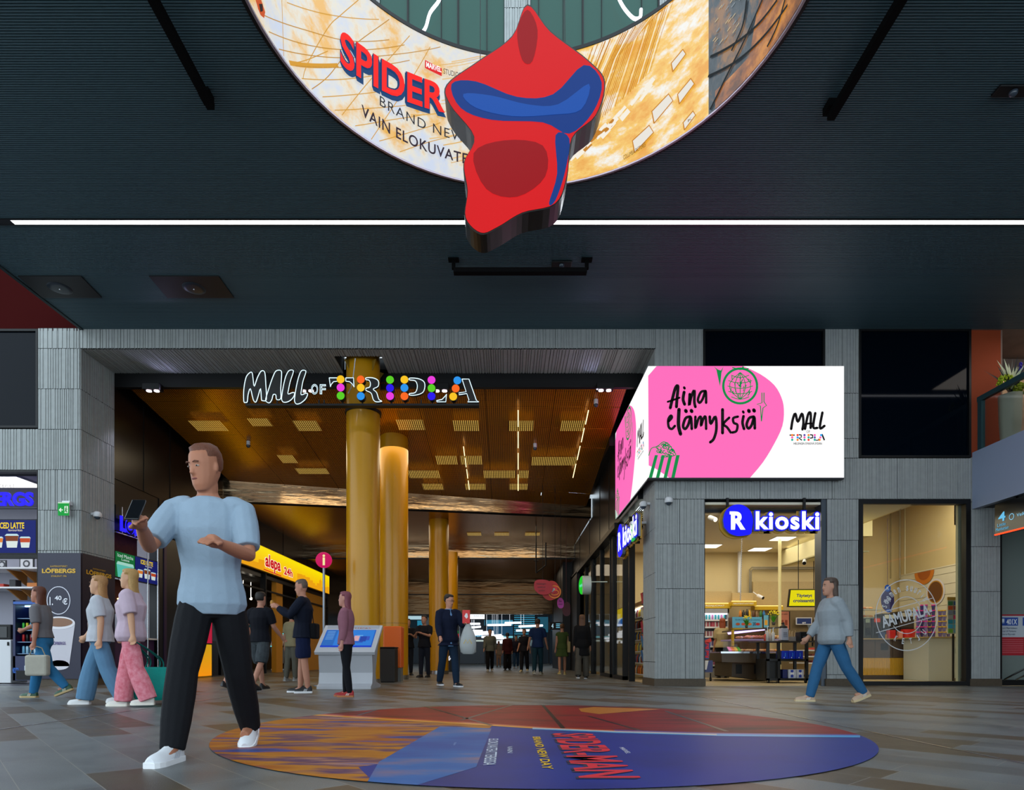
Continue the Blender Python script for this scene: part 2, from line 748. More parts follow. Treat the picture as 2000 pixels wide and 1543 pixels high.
# ---- slatted ceiling with the round opening
mb = MB()
pitch = 0.032
y = -2.0
while y < FD - 0.01:
    spans = [(-8.72, 16.0)]
    dy = abs(y + pitch / 2 - RY)
    if dy < RR + 0.03:
        h = math.sqrt((RR + 0.03) ** 2 - dy * dy)
        spans = [(-8.72, RX - h), (RX + h, 16.0)]
    for a, b_ in spans:
        mb.box(a, y, ZC, b_, y + 0.017, ZC + 0.024, 0)
        mb.add([(a, y - 0.001, ZC + 0.03), (b_, y - 0.001, ZC + 0.03), (b_, y + pitch + 0.001, ZC + 0.03), (a, y + pitch + 0.001, ZC + 0.03)], [(0, 1, 2, 3)], 1)
    y += pitch
# faint cross joints of the slat panels
struct(mb.build('ceiling', [SLAT, MATTE]))

# edge of the ceiling on the left and its upstand
mb = MB()
mb.box(-8.76, -2, ZC - 0.02, -8.70, FD, ZC + 0.5)
struct(mb.build('trim_3', mat('dark_teal_edge', '16282c', 0.6)))

# ---- red perforated upper wall left of the ceiling
mb = MB()
mb.quad((-22, FD + 0.02, ZC), (xf(75), FD + 0.02, ZC), (xf(75), FD + 0.02, 13), (-22, FD + 0.02, 13))
mb.box(-22, FD - 0.0, ZC - 0.03, -8.76, FD + 0.3, ZC + 0.02)
mb.quad((xf(75), FD + 0.02, ZC), (-8.0, FD + 0.02, ZC), (-8.0, FD + 0.02, 13), (xf(75), FD + 0.02, 13))
struct(mb.build('wall_upper_left', REDP))


# ---- fluted cladding
def fluted(mb, org, u, v, n, W, H, rows, seed=0, back=0.05):
    """panels of fluted concrete on the rectangle org + u*W + v*H, flutes along v"""
    rd = random.Random(seed)
    org = Vector(org)
    u = Vector(u)
    v = Vector(v)
    n = Vector(n)
    cuts = [0] + sorted(r for r in rows if 0.06 < r < H - 0.06) + [H]
    mb.add([org - n * 0.012, org + u * W - n * 0.012, org + u * W + v * H - n * 0.012, org + v * H - n * 0.012], [(0, 1, 2, 3)], 1)
    for r in range(len(cuts) - 1):
        a, b = cuts[r] + 0.005, cuts[r + 1] - 0.005
        x = 0.0
        while x < W - 0.02:
            pw = rd.choice([0.36, 0.42, 0.5, 0.62, 0.75])
            e = min(x + pw, W)
            if W - e < 0.18:
                e = W
            xs = [(x + 0.004, 0.0)]
            q = x + 0.004
            while q < e - 0.02:
                st = rd.choice([0.022, 0.03, 0.045, 0.07, 0.03])
                gp = rd.choice([0.010, 0.014, 0.022])
                xs += [(min(q + st, e - 0.006), 0.0), (min(q + st + 0.005, e - 0.006), -1)]
                q += st + 0.005
                xs += [(min(q + gp, e - 0.006), -1), (min(q + gp + 0.005, e - 0.005), 0.0)]
                q += gp + 0.005
            xs.append((e - 0.004, 0.0))
            vs = []
            for X_, dep in xs:
                p = org + u * X_ + n * (0.012 + dep * 0.013)
                vs += [p + v * a, p + v * b]
            fs = [(2 * i, 2 * i + 2, 2 * i + 3, 2 * i + 1) for i in range(len(xs) - 1)]
            mb.add(vs, fs, 0)
            # ends of the panel
            for X_ in (xs[0][0], xs[-1][0]):
                p = org + u * X_
                mb.add([p + v * a - n * 0.012, p + v * a + n * 0.012, p + v * b + n * 0.012, p + v * b - n * 0.012], [(0, 1, 2, 3)], 0)
            x = e


def clad_px(mb, x0, x1, y0, y1, seed, pitch_=0.83, top=None, d=FD):
    z0, z1 = zf(y1, d), zf(y0, d)
    rows = []
    z = (top if top is not None else z1) - pitch_
    while z > z0:
        rows.append(z - z0)
        z -= pitch_
    fluted(mb, (xf(x0, d), d, z0), (1, 0, 0), (0, 0, 1), (0, -1, 0), xf(x1, d) - xf(x0, d), z1 - z0, rows, seed)


top = zf(681)
mb = MB()
clad_px(mb, 75, 157, 641.5, 681, 1)
clad_px(mb, 75, 157, 681, 1326, 2, top=top)
clad_px(mb, -330, 75, 838, 918, 3)
clad_px(mb, 157, 1280, 641.5, 681, 4)
clad_px(mb, 1280, 1373, 641.5, 895, 5, 0.91, top=top)
clad_px(mb, 1373, 1611, 745, 895, 6, 0.91)
clad_px(mb, 1611, 1677, 641.5, 895, 7, 0.93, top=zf(680))
clad_px(mb, 1280, 1896, 895, 975, 8, 3)
clad_px(mb, 1280, 1375.6, 975, 1326, 9, 0.92)
clad_px(mb, 1615, 1677, 975, 1326, 10, 0.92, top=zf(968))
clad_px(mb, 1896, 1953, 893, 1326, 11, 0.92)
LR = 14.22
for (xx, n, yy0, yy1, sd) in ((157, 1, 681, 1326, 20), (1280, -1, 681, 1326, 21)):
    H = zf(yy0) - zf(yy1)
    rows = []
    z = H - (0.83 if n > 0 else 0.92)
    while z > 0:
        rows.append(z)
        z -= (0.83 if n > 0 else 0.92)
    if n > 0:
        fluted(mb, (xf(xx) + 0.0, FD, zf(yy1)), (0, 1, 0), (0, 0, 1), (1, 0, 0), LR - FD, H, rows, sd)
    else:
        fluted(mb, (xf(xx) - 0.0, LR, zf(yy1)), (0, -1, 0), (0, 0, 1), (-1, 0, 0), LR - FD, H, rows, sd)
# soffit, with a square hole where the first column passes
sof = zf(681)
C1X, C1Y, CR = xf(709.5, 13.95), 13.95, 0.36
hx0, hx1, hy0 = C1X - 0.50, C1X + 0.50, 13.42
fluted(mb, (hx0, FD, sof), (-1, 0, 0), (0, 1, 0), (0, 0, -1), hx0 - xf(157), LR - FD, [], 30)
fluted(mb, (xf(1280), FD, sof), (-1, 0, 0), (0, 1, 0), (0, 0, -1), xf(1280) - hx1, LR - FD, [], 31)
fluted(mb, (hx1, FD, sof), (-1, 0, 0), (0, 1, 0), (0, 0, -1), hx1 - hx0, hy0 - FD, [], 32)
mb.quad((hx0, hy0, sof), (hx1, hy0, sof), (hx1, hy0, sof + 0.35), (hx0, hy0, sof + 0.35), 1)
mb.quad((hx0, hy0, sof + 0.35), (hx1, hy0, sof + 0.35), (hx1, LR, sof + 0.35), (hx0, LR, sof + 0.35), 1)
# solid cores behind the cladding
cores = [(75, 157, 640, 1340), (-330, 75, 838, 918), (1280, 1373, 640, 975), (1373, 1611, 745, 975), (1611, 1677, 640, 975),
         (1677, 1896, 895, 975), (1280, 1375.6, 975, 1340), (1615, 1677, 975, 1340), (1896, 1953, 893, 1340)]
for (a, b, c, d) in cores:
    dd = LR if a in (75, 1280) and d > 940 else FD + 0.45
    if b == 1375.6:
        dd = LR
    mb.box(xf(a) + 0.014, FD + 0.014, max(zf(d), 0), xf(b) - 0.006, dd, zf(c), 1)
mb.box(xf(157), FD + 0.014, sof + 0.014, hx0 - 0.01, LR, ZC + 0.1, 1)
mb.box(hx1 + 0.01, FD + 0.014, sof + 0.014, xf(1280), LR, ZC + 0.1, 1)
mb.box(hx0 - 0.01, FD + 0.014, sof + 0.014, hx1 + 0.01, hy0 - 0.01, ZC + 0.1, 1)
struct(mb.build('wall_front', [STONE, STONEB]))

mb = MB()
for (a, b) in ((1280, 1375.6), (1615, 1677), (1896, 1953), (75, 157)):
    mb.box(xf(a) - 0.03, FD - 0.03, 0, xf(b) + 0.02, LR if b in (157, 1375.6) else FD + 0.46, zf(1326))
struct(mb.build('baseboard_front', PLINTH))

# dark upper windows
def dark_window(name, x0, x1, y0, y1):
    mb = MB()
    X0, X1, Z0, Z1 = xf(x0), xf(x1), zf(y1), zf(y0)
    t = 0.045
    mb.box(X0, FD - 0.02, Z0, X1, FD + 0.10, Z0 + t)
    mb.box(X0, FD - 0.02, Z1 - t, X1, FD + 0.10, Z1)
    mb.box(X0, FD - 0.02, Z0 + t, X0 + t, FD + 0.10, Z1 - t)
    mb.box(X1 - t, FD - 0.02, Z0 + t, X1, FD + 0.10, Z1 - t)
    fr = struct(mb.build(name, BLACK))
    mb = MB()
    mb.box(X0 + t, FD + 0.02, Z0 + t, X1 - t, FD + 0.05, Z1 - t)
    mb.build('pane', mat('navy_dark_glass', '020812', 0.05, spec=0.12), fr)


dark_window('window_1', -330, 75, 643, 836)
dark_window('window_2', 1373, 1611, 643, 745)
dark_window('window_3', 1677, 1896, 643, 894)

# ---- wall left of the passage and its dark glass
XL = -8.78
XRW = 3.05
mb = MB()
mb.box(XL - 0.25, LR, 4.6, XL, 36, 7.4)
for yy in (15.4, 16.6, 18.2, 20, 22.5, 25, 28):
    mb.box(XL, yy, 4.6, XL + 0.012, yy + 0.03, 7.3, 1)
mb.box(XL - 0.25, 14.22, 3.70, XL + 0.06, 17.9, 4.0)
mb.box(XL - 0.25, 16.1, 0, XL, 17.35, 4.6)
mb.box(XL - 0.02, 16.3, 0, XL + 0.02, 16.42, 4.6, 2)
mb.box(XL - 0.25, 31.3, 0, XL, 36, 4.62)
struct(mb.build('wall_left', [mat('black_glass_wall', '0a0c0f', 0.3, spec=0.4), BLACK, mat('violet_panel', '2a1038', 0.4)]))

mb = MB()
mb.box(XRW - 0.13, LR, 4.12, XRW + 0.05, 28.5, 7.4)
mb.box(XRW - 0.2, 16.9, 4.02, XRW + 0.05, 28.5, 4.16, 1)
mb.box(2.72, 16.9, 6.2, XRW, 22, 7.4, 1)
for yy in (18.2, 20, 22.5, 25.5):
    mb.box(XRW - 0.142, yy, 4.2, XRW - 0.12, yy + 0.03, 7.3, 1)
mb.box(XRW - 0.2, 28.3, 0, XRW + 0.3, 28.6, 4.2, 1)
mb.box(XRW - 0.2, 26.0, 0, XRW + 0.1, 28.5, 4.1, 1)
mb.box(2.5, 28.6, 0, 6.0, 35, 7, 1)
struct(mb.build('wall_right', [mat('black_glass_wall', '0a0c0f', 0.15), BLACK]))

# black beam behind the stone soffit
mb = MB()
mb.box(XL, LR + 0.01, 6.62, C1X - 0.5, LR + 0.12, ZC)
mb.box(C1X + 0.5, LR + 0.01, 6.62, XRW, LR + 0.12, ZC)
mb.box(C1X - 0.5, LR + 0.13, 6.62, C1X + 0.5, LR + 0.2, ZC)
struct(mb.build('trim_4', BLACK))


# ---- golden ceilings of the passage
def cz(y):
    return 6.73 - 0.128 * (y - 14.5)


def back_y(X):
    return 19.8 + (X + 8.19) / (2.71 + 8.19) * 2.1


mb = MB()
NB = 7
for i in range(NB):
    def yy(X, t):
        return 14.3 + (back_y(X) - 14.3) * t
    t0, t1 = i / NB, (i + 1) / NB
    for xa, xb in [(-8.6 + k * 1.62, -8.6 + (k + 1) * 1.62) for k in range(7)]:
        g = 0.006
        A = (xa + g, yy(xa, t0) + g, cz(yy(xa, t0)))
        B = (xb - g, yy(xb, t0) + g, cz(yy(xb, t0)))
        C_ = (xb - g, yy(xb, t1), cz(yy(xb, t0)) - 0.055 - (yy(xb, t1) - yy(xb, t0)) * 0.07)
        D_ = (xa + g, yy(xa, t1), cz(yy(xa, t0)) - 0.055 - (yy(xa, t1) - yy(xa, t0)) * 0.07)
        mb.add([A, B, C_, D_], [(0, 3, 2, 1)], 0)
        mb.add([D_, C_, (C_[0], C_[1], cz(C_[1]) - 0.0), (D_[0], D_[1], cz(D_[1]))], [(0, 1, 2, 3)], 0)
mb.quad((-9, 14.2, 7.0), (3.2, 14.2, 7.0), (3.2, 22.5, 6.4), (-9, 22.5, 6.4), 1)
struct(mb.build('ceiling_passage', [GOLD, MATTE]))


def on_ceiling(px_, py_):
    Z = (6.73 + 1.856 - 0.6) / ((CY - py_) / F + 0.128)
    return Vector(((px_ - CX) * Z / F, Z, EYE + (CY - py_) * Z / F))


mb = MB()
z1a, z1b = 5.92, 5.42
mb.quad((-8.78, back_y(-8.78), 6.2), (2.9, back_y(2.9), 6.05), (2.9, back_y(2.9), 5.42), (-8.78, back_y(-8.78), 5.42), 0)
mb.box(-8.78, 27.4, 4.85, 2.9, 27.5, 5.6, 0)
struct(mb.build('trim_5', [MIRROR]))
mb = MB()
mb.add([(-8.78, back_y(-8.78) - 0.03, 5.42), (2.9, back_y(2.9) - 0.03, 5.42), (2.9, back_y(2.9) + 0.03, 5.36), (-8.78, back_y(-8.78) + 0.03, 5.36)], [(0, 1, 2, 3)])
mb.box(-8.78, 27.36, 4.8, 2.9, 27.42, 4.86)
mb.box(-8.78, 35.0, 4.0, 2.9, 35.06, 4.06)
struct(mb.build('trim_6', BLACK))
mb = MB()
mb.quad((-8.78, 19.8, 5.42), (-8.78, 27.4, 5.42), (2.9, 27.4, 5.42), (2.9, back_y(2.9), 5.42))
mb.quad((-8.78, 27.4, 4.85), (-8.78, 35, 4.85), (2.9, 35, 4.85), (2.9, 27.4, 4.85))
struct(mb.build('ceiling_passage_rear', GOLD))
mb = MB()
mb.box(-8.78, 35.05, 2.95, 6.0, 35.3, 6)
struct(mb.build('wall_rear', MIRRORD))
# far hall
mb = MB()
mb.box(-30, 60, 0, 30, 60.3, 12)
mb.box(-30, 35, 0, -29.8, 60, 12)
mb.box(29.8, 35, 0, 30, 60, 12)
mb.box(-30, 35, 6.2, 30, 60, 6.4)
struct(mb.build('wall_far', mat('dark_hall', '141a20', 0.4)))

# ---- upper hall seen through the round opening
mb = MB()
D2 = 14.0
def up(px0, px1, py0, py1, m, d=D2, t=0.05):
    a, b = P(px0, py1, d), P(px1, py0, d)
    mb.box(a.x, d - t, a.z, b.x, d, b.z, m)
up(-400, 2400, -500, 400, 1, 14.0, 0.02)
for (a, b) in ((640, 742), (985, 1036), (1288, 1400)):
    pass
for k, x in enumerate((742, 797, 862, 895, 951, 985, 1036, 1052, 1100, 1138, 1175, 1253, 1286)):
    wdt = 3.2 if x in (895, 1138, 797, 1286) else 1.2
    up(x - wdt / 2, x + wdt / 2, -400, 105, 2, 13.98, 0.03)
struct(mb.build('wall_upper_rear', [mat('green_glass_wall', '1c463c', 0.25, spec=0.3), mat('green_glass_wall', '1c463c'), BLACK]))
mb = MB()
for i, (a, b) in enumerate(((640, 742), (985, 1036), (1288, 1400))):
    p = P(a, 105, 13.96)
    q = P(b, -400, 13.96)
    fluted(mb, (p.x, 13.96, p.z), (1, 0, 0), (0, 0, 1), (0, -1, 0), q.x - p.x, q.z - p.z, [1.0, 2.0, 3.0, 4.0], 60 + i)
struct(mb.build('trim_7', [STONE, STONEB]))

# ---- shop rooms
def room(names, x0, x1, y0, y1, h, wallm, floorm, ceilm, openings):
    mb = MB()
    t = 0.06
    if 'b' in openings:
        mb.box(x0, y1, 0, x1, y1 + t, h)
    if 'l' in openings:
        mb.box(x0 - t, y0, 0, x0, y1, h)
    if 'r' in openings:
        mb.box(x1, y0, 0, x1 + t, y1, h)
    struct(mb.build('wall_' + names, wallm))
    mb = MB()
    mb.box(x0, y0, 0.0, x1, y1, 0.006)
    struct(mb.build('floor_' + names, floorm))
    mb = MB()
    mb.box(x0, y0, h, x1, y1, h + 0.05)
    struct(mb.build('ceiling_' + names, ceilm))


mb = MB()
mb.box(3.12, 19.2, 0, 11.8, 19.26, 5.0)
mb.box(11.8, 13.5, 0, 11.86, 19.2, 5.0)
mb.box(8.35, 13.6, 3.74, 8.4, 19.2, 5.0)
struct(mb.build('wall_kiosk', BEIGE))
mb = MB()
mb.box(3.12, 13.15, 0.0, 11.8, 19.2, 0.006)
struct(mb.build('floor_kiosk', CREAMF))
mb = MB()
mb.box(3.12, 13.15, 3.74, 8.35, 19.2, 3.79)
mb.box(8.4, 13.56, 5.0, 11.8, 19.2, 5.05)
struct(mb.build('ceiling_kiosk', TILEW))
room('second_shop', 3.12, 9.6, 19.4, 27, 4.0, mat('cream_wall', 'd8c9a0', 0.8), CREAMF, TILEW, 'br')
room('coffee_shop', -14.5, -9.05, 13.2, 16.6, 4.5, mat('cool_white_wall', '9b9aa6', 0.7), mat('grey_vinyl', '4a4a52', 0.4), mat('lilac_ceiling', '9290a6', 0.8), 'b')
room('market', -18, -9.0, 17.6, 31, 3.5, mat('dark_shop_wall', '3a2c18', 0.6), mat('grey_vinyl', '4a4a52', 0.4), mat('dark_shop_ceiling', '1c1712', 0.8), 'b')

# ================================================================ ring screen in the ceiling opening
class RingCanvas(Canvas):
    def __init__(s, R, emit=1.0):
        s.R = R
        s.emit = emit
        s.mb = MB()
        s.mats = []
        s.lay = 0.004

    def map(s, u, v, h):
        t = u / s.R
        r = s.R - h
        return Vector((RX + r * math.sin(t), RY + r * math.cos(t), v))

    def px(s, x, y):
        dx, dz = (x - CX) / F, (CY - y) / F
        # |(dx*t - RX, t - RY)| = R
        A = dx * dx + 1
        B = -2 * (dx * RX + RY)
        C = RX * RX + RY * RY - s.R * s.R
        t = (-B + math.sqrt(max(B * B - 4 * A * C, 0))) / (2 * A)
        return (s.R * math.atan2(dx * t - RX, t - RY), EYE + dz * t)

    def poly(s, pts, col, h=1):
        # cut long shapes into narrow columns so that they follow the bend
        us = [p[0] for p in pts]
        a, b = min(us), max(us)
        n = max(1, int((b - a) / 0.12))
        bm = bmesh.new()
        vs = [bm.verts.new((u, v, 0)) for u, v in pts]
        fc = bm.faces.new(vs)
        bm.normal_update()
        if fc.normal.z < 0:
            bmesh.ops.reverse_faces(bm, faces=[fc])
        for i in range(1, n):
            x = a + (b - a) * i / n
            bmesh.ops.bisect_plane(bm, geom=bm.verts[:] + bm.edges[:] + bm.faces[:], plane_co=(x, 0, 0), plane_no=(1, 0, 0))
        bmesh.ops.triangulate(bm, faces=bm.faces[:])
        bm.verts.index_update()
        s.mb.add([s.map(v.co.x, v.co.y, s.lay * h) for v in bm.verts], [[v.index for v in f.verts] for f in bm.faces], s.mi(col))
        bm.free()


ZB, ZT = 7.31, 9.13


def led_art(name, a, b, c, scale, es):
    """mottled picture colours shown on the ring screen"""
    m, nt, bs = nodes(name)
    tc = nt.nodes.new('ShaderNodeTexCoord')
    mp = nt.nodes.new('ShaderNodeMapping')
    mp.inputs['Scale'].default_value = scale
    mp.inputs['Rotation'].default_value = (0.3, 0.5, 0.2)
    nt.links.new(tc.outputs['Object'], mp.inputs['Vector'])
    n = nt.nodes.new('ShaderNodeTexNoise')
    n.inputs['Scale'].default_value = 1.6
    n.inputs['Detail'].default_value = 7
    n.inputs['Roughness'].default_value = 0.65
    nt.links.new(mp.outputs[0], n.inputs['Vector'])
    rp = nt.nodes.new('ShaderNodeValToRGB')
    e = rp.color_ramp.elements
    e[0].position = 0.38
    e[0].color = lin(a)
    e[1].position = 0.5
    e[1].color = lin(b)
    q = e.new(0.62)
    q.color = lin(c)
    nt.links.new(n.outputs['Fac'], rp.inputs[0])
    nt.links.new(rp.outputs[0], bs.inputs['Emission Color'])
    bs.inputs['Emission Strength'].default_value = es
    bs.inputs['Base Color'].default_value = (0.01, 0.01, 0.01, 1)
    bs.inputs['Roughness'].default_value = 0.4
    return m


ART_PALE = led_art('pale_gold_picture', 'eeb650', 'e6e0d0', 'ccd6ea', (1.1, 1.1, 1.1), 0.92)
ART_GOLD = led_art('gold_street_picture', 'eaa010', 'f4c454', 'f2f0ea', (1.4, 1.4, 2.2), 0.95)
ART_DARK = led_art('dusk_city_picture', '1a2630', '3a4650', 'a0703c', (2.0, 2.0, 1.2), 0.7)
ART_ORANGE = led_art('amber_dusk_picture', '6a3c1c', 'a45e1c', 'd88a2c', (2.0, 2.0, 2.0), 0.8)

ringT = thing('ring_screen', 'huge round ring screen with golden city picture and red film title, set in the ceiling', 'screen', (RX, RY, ZB))
rc = RingCanvas(RR)


def ring_band(u0, u1, v0, v1, m, h=0):
    n = max(1, int(abs(u1 - u0) / 0.09))
    for i in range(n):
        a = u0 + (u1 - u0) * i / n
        b = u0 + (u1 - u0) * (i + 1) / n
        rc.mb.add([rc.map(a, v0, rc.lay * h), rc.map(b, v0, rc.lay * h), rc.map(b, v1, rc.lay * h), rc.map(a, v1, rc.lay * h)], [(0, 1, 2, 3)], rc.mi(m))


SEAM = rc.px(1384, 120)[0]
HALF = PI * RR
ring_band(-HALF, 0.25, ZB, ZT, ART_PALE)
ring_band(0.25, SEAM, ZB, ZT, ART_GOLD)
ring_band(SEAM, HALF, ZB, ZT, ART_DARK)


def rline(pts, wd, col, h=1, n=10):
    q = [(u, v) for u, v in smooth_pts([rc.px(*p) for p in pts], n, False) if ZB + .015 < v < ZT]
    if len(q) > 1:
        rc.stroke(q, wd, col, h)


OC, OC2 = 'd29a38', 'c08a30'
# fine golden window lines of the pictured tower
for pts in ([(515, 30), (600, 60), (680, 80), (760, 78)], [(520, 60), (600, 88), (690, 98), (790, 88)], [(530, 92), (640, 112), (760, 108), (860, 92)],
            [(545, 125), (640, 132), (720, 130), (800, 118)], [(560, 150), (650, 156), (740, 146)], [(590, 190), (680, 186), (760, 176)],
            [(620, 215), (720, 212), (800, 205)], [(660, 250), (760, 235), (840, 222)], [(560, 5), (660, 32), (740, 38)], [(700, 285), (790, 262), (860, 240)],
            [(740, 310), (830, 280), (900, 262)], [(550, 0), (552, 60), (554, 118)], [(700, 0), (665, 30), (640, 55), (598, 130), (590, 168)], [(760, 38), (690, 90), (640, 150), (600, 180)],
            [(548, 125), (590, 120), (640, 100)], [(800, 70), (720, 160), (660, 235)], [(840, 92), (800, 160), (720, 280)]):
    rline(pts, 0.009, OC if len(pts) != 4 else OC2)
rline([(560, 122), (600, 128), (660, 128)], 0.045, 'd79a2a')
rd = random.Random(5)
for k in range(34):
    u = rd.uniform(-1.7, 0.2)
    v = rd.uniform(ZB + 0.1, ZT - 0.2)
    L = rd.uniform(0.2, 0.8)
    rc.stroke([(u + L * t, min(v + L * 0.45 * t, ZT - .01)) for t in (0, .25, .5, .75, 1)], rd.uniform(0.006, 0.016), rd.choice(['e0ae58', 'e8c080', 'd8a048']), 1)
# street picture: slanted facade stripes, lane, cars and roofs
for k in range(44):
    t = k / 43
    u0 = 0.3 + t * 1.55
    v0 = ZB + 0.35 + 0.75 * t
    rc.stroke([(u0 + s_ * 0.55, min(v0 + s_ * 1.35, ZT - 0.01)) for s_ in (0, .3, .6, 1)], rd.uniform(0.006, 0.02), rd.choice(['e0a038', 'f4ecd8', 'c98418']), 1)
for k in range(40):
    t = rd.random()
    u = 0.4 + t * 1.5
    v = ZB + 0.16 + t * 0.75 + rd.uniform(-0.05, 0.08)
    if u > SEAM - 0.12:
        continue
    a = 0.62
    L, W = 0.07, 0.025
    c, s_ = math.cos(a), math.sin(a)
    rc.poly([(u + x * c - y * s_, v + x * s_ + y * c) for x, y in ((-L, -W), (L, -W), (L, W), (-L, W))], rd.choice(['f6eede', 'f6eede', 'c07c18']), 2)
for (x, y, q) in ((1300, 215, 1), (1345, 180, 0.8), (1330, 120, .7), (1262, 275, 1), (1360, 230, .6)):
    u, v = rc.px(x, y)
    q *= 0.16
    u = min(u, SEAM - 0.25)
    rc.poly([(u - q, v - q * .6), (u + q * .7, v + q * .3), (u + q * .3, v + q * 1.1), (u - q * 1.2, v + q * .5)], 'e9e4da', 2)
    rc.stroke([(u - q, v - q * .6), (u + q * .7, v + q * .3), (u + q * .3, v + q * 1.1), (u - q * 1.2, v + q * .5), (u - q, v - q * .6)], 0.018, 'c68016', 3)
rc.text('K', *rc.px(1345, 240), *rc.px(1353, 229), '6a4a18', h=4)
u, v = rc.px(1240, 297)
rc.text('COLUMBIA PICTURES', u - 0.16, v - 0.03, u + 0.16, v + 0.03, '6a4c1c', h=4, rot=0.15)
# dusk city part right of the seam
ring_band(SEAM + 0.1, SEAM + 1.5, ZB, ZB + 0.22, ART_ORANGE, 1)
rc.poly([(SEAM + 0.55, ZB), (SEAM + 1.4, ZB), (SEAM + 1.4, ZT), (SEAM + 1.1, ZT)], ART_ORANGE, 1)
for pts in ([(1384, 150), (1440, 120), (1490, 75), (1540, 10)], [(1388, 112), (1430, 90), (1480, 50), (1520, 0)], [(1388, 215), (1420, 150), (1450, 90), (1490, 0)],
            [(1500, 92), (1520, 50), (1535, 0)], [(1460, 0), (1452, 50), (1430, 100)]):
    rline(pts, 0.03, '0c1216', 3)
for k in range(60):
    u = SEAM + rd.uniform(0.05, 0.5)
    v = rd.uniform(ZB + 0.65, ZT - 0.1)
    rc.poly([(u, v), (u + 0.05, v + 0.01), (u + 0.05, v + 0.022), (u, v + 0.012)], rd.choice(['c8b48c', '8f9aa0', '5c6a72']), 2)
# film title
def ring_word(s_, x0, y0, x1, y1, hgt, col, **k):
    """baseline from pixel (x0,y0) to (x1,y1); hgt in metres"""
    a = rc.px(x0, y0)
    b = rc.px(x1, y1)
    vs, fs = text_mesh(s_, k.get('bold', 0), 0, k.get('space', 1))
    A = np.array(vs)
    mnx, mxx = A[:, 0].min(), A[:, 0].max()
    mny, mxy = A[:, 1].min(), A[:, 1].max()
    out = []
    for x, y, z in vs:
        t = (x - mnx) / (mxx - mnx)
        v = a[1] + (b[1] - a[1]) * t + (y - mny) / (mxy - mny) * (hgt + k.get('grow', 0) * (1 - t)) + k.get('bow', 0) * 4 * t * (1 - t) + k.get('dv', 0)
        u = a[0] + (b[0] - a[0]) * t + k.get('shear', 0) * (y - mny) / (mxy - mny) * hgt + k.get('du', 0)
        out.append(rc.map(u, v, rc.lay * k.get('h', 4)))
    rc.mb.add(out, fs, rc.mi(col))


for j in range(6):
    ring_word('SPIDER', 662, 130, 868, 226, 0.40, '0e3f72', bold=0.055, h=4 + j * .1, du=0.004 * j, dv=-0.008 * j, grow=0.05)
ring_word('SPIDER', 662, 128, 868, 224, 0.40, '0a3566', bold=0.045, h=6, grow=0.05)
ring_word('SPIDER', 662, 128, 868, 224, 0.40, 'ff1a10', bold=0.022, h=7, grow=0.05)
for j in range(6):
    ring_word('-MAN', 876, 228, 1040, 262, 0.40, '0e3f72', bold=0.055, h=4 + j * .1, du=0.004 * j, dv=-0.008 * j)
ring_word('-MAN', 876, 226, 1040, 260, 0.40, '0a3566', bold=0.045, h=6)
ring_word('-MAN', 876, 226, 1040, 260, 0.40, 'ff1a10', bold=0.022, h=7)
ring_word('BRAND NEW DAY', 740, 208, 975, 292, 0.13, '24242c', h=6, space=1.15)
ring_word('VAIN ELOKUVATEATTEREISSA', 704, 228, 1055, 334, 0.15, '2c1c2c', h=6, bold=0.015, space=1.1)
u0, v0 = rc.px(829, 135)
u1, v1 = rc.px(862, 147)
rc.poly([(u0, v0 - 0.0), (u1, v0 - 0.02), (u1, v0 + 0.09), (u0, v0 + 0.11)], 'e01c1c', 5)
ring_word('MARVEL', 831, 134, 861, 145, 0.075, 'ffffff', h=7, bold=0.03)
ring_word('STUDIOS', 865, 147, 899, 156, 0.075, '3a3434', h=7)
# butterfly-like orange mark at the left rim
rc.poly([rc.px(*p) for p in ((497, 0), (508, 0), (516, 24), (514, 36), (507, 30), (502, 18))], 'c8501a', 3)
rc.poly([rc.px(*p) for p in ((503, 8), (510, 8), (511, 22), (506, 24))], '2a1208', 4)
rc.build('picture', ringT)
mb = MB()
for (r0, r1, z0, z1, mm) in ((RR + 0.002, RR + 0.03, ZB - 0.02, ZB + 0.015, 0), (RR + 0.01, RR + 0.08, ZB, ZT, 1), (RR - 0.01, RR + 0.08, ZT, ZT + 0.05, 1)):
    n = 96
    for i in range(n):
        t0, t1 = 2 * PI * i / n, 2 * PI * (i + 1) / n
        c = lambda r, t, z: (RX + r * math.cos(t), RY + r * math.sin(t), z)
        mb.add([c(r0, t0, z0), c(r1, t0, z0), c(r1, t0, z1), c(r0, t0, z1), c(r0, t1, z0), c(r1, t1, z0), c(r1, t1, z1), c(r0, t1, z1)],
               [(0, 4, 5, 1), (1, 5, 6, 2), (2, 6, 7, 3), (3, 7, 4, 0)], mm)
mb.build('rim', [mat('rim_metal', 'b6a6b4', 0.35, 0.6), BLACK], ringT)

# ================================================================ hanging display board (plain stand-in shapes)
HB = 7.0
hb = thing('hanging_display_board', 'thick black-edged display board with plain red and blue faces, hung under the ring screen', 'display board', P(1030, 250, HB))
outl = smooth_pts([(1030, 8), (1075, 60), (1150, 118), (1182, 160), (1165, 225), (1118, 270), (1108, 345), (1085, 400), (1020, 418), (972, 446), (938, 458),
                   (908, 428), (912, 375), (905, 320), (925, 268), (878, 205), (872, 165), (935, 118), (1000, 70)], 5)
mb = MB()
mb.prism([P(x, y, HB) for x, y in outl], (0, 0.32, 0), 0)
mb.build('board', mat('board_black', '0a0908', 0.35), hb)
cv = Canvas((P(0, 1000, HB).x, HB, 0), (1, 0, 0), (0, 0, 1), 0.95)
def shrink(L, k=0.985):
    cx_, cy_ = 1030, 235
    return [(cx_ + (x - cx_) * k, cy_ + (y - cy_) * k) for x, y in L]
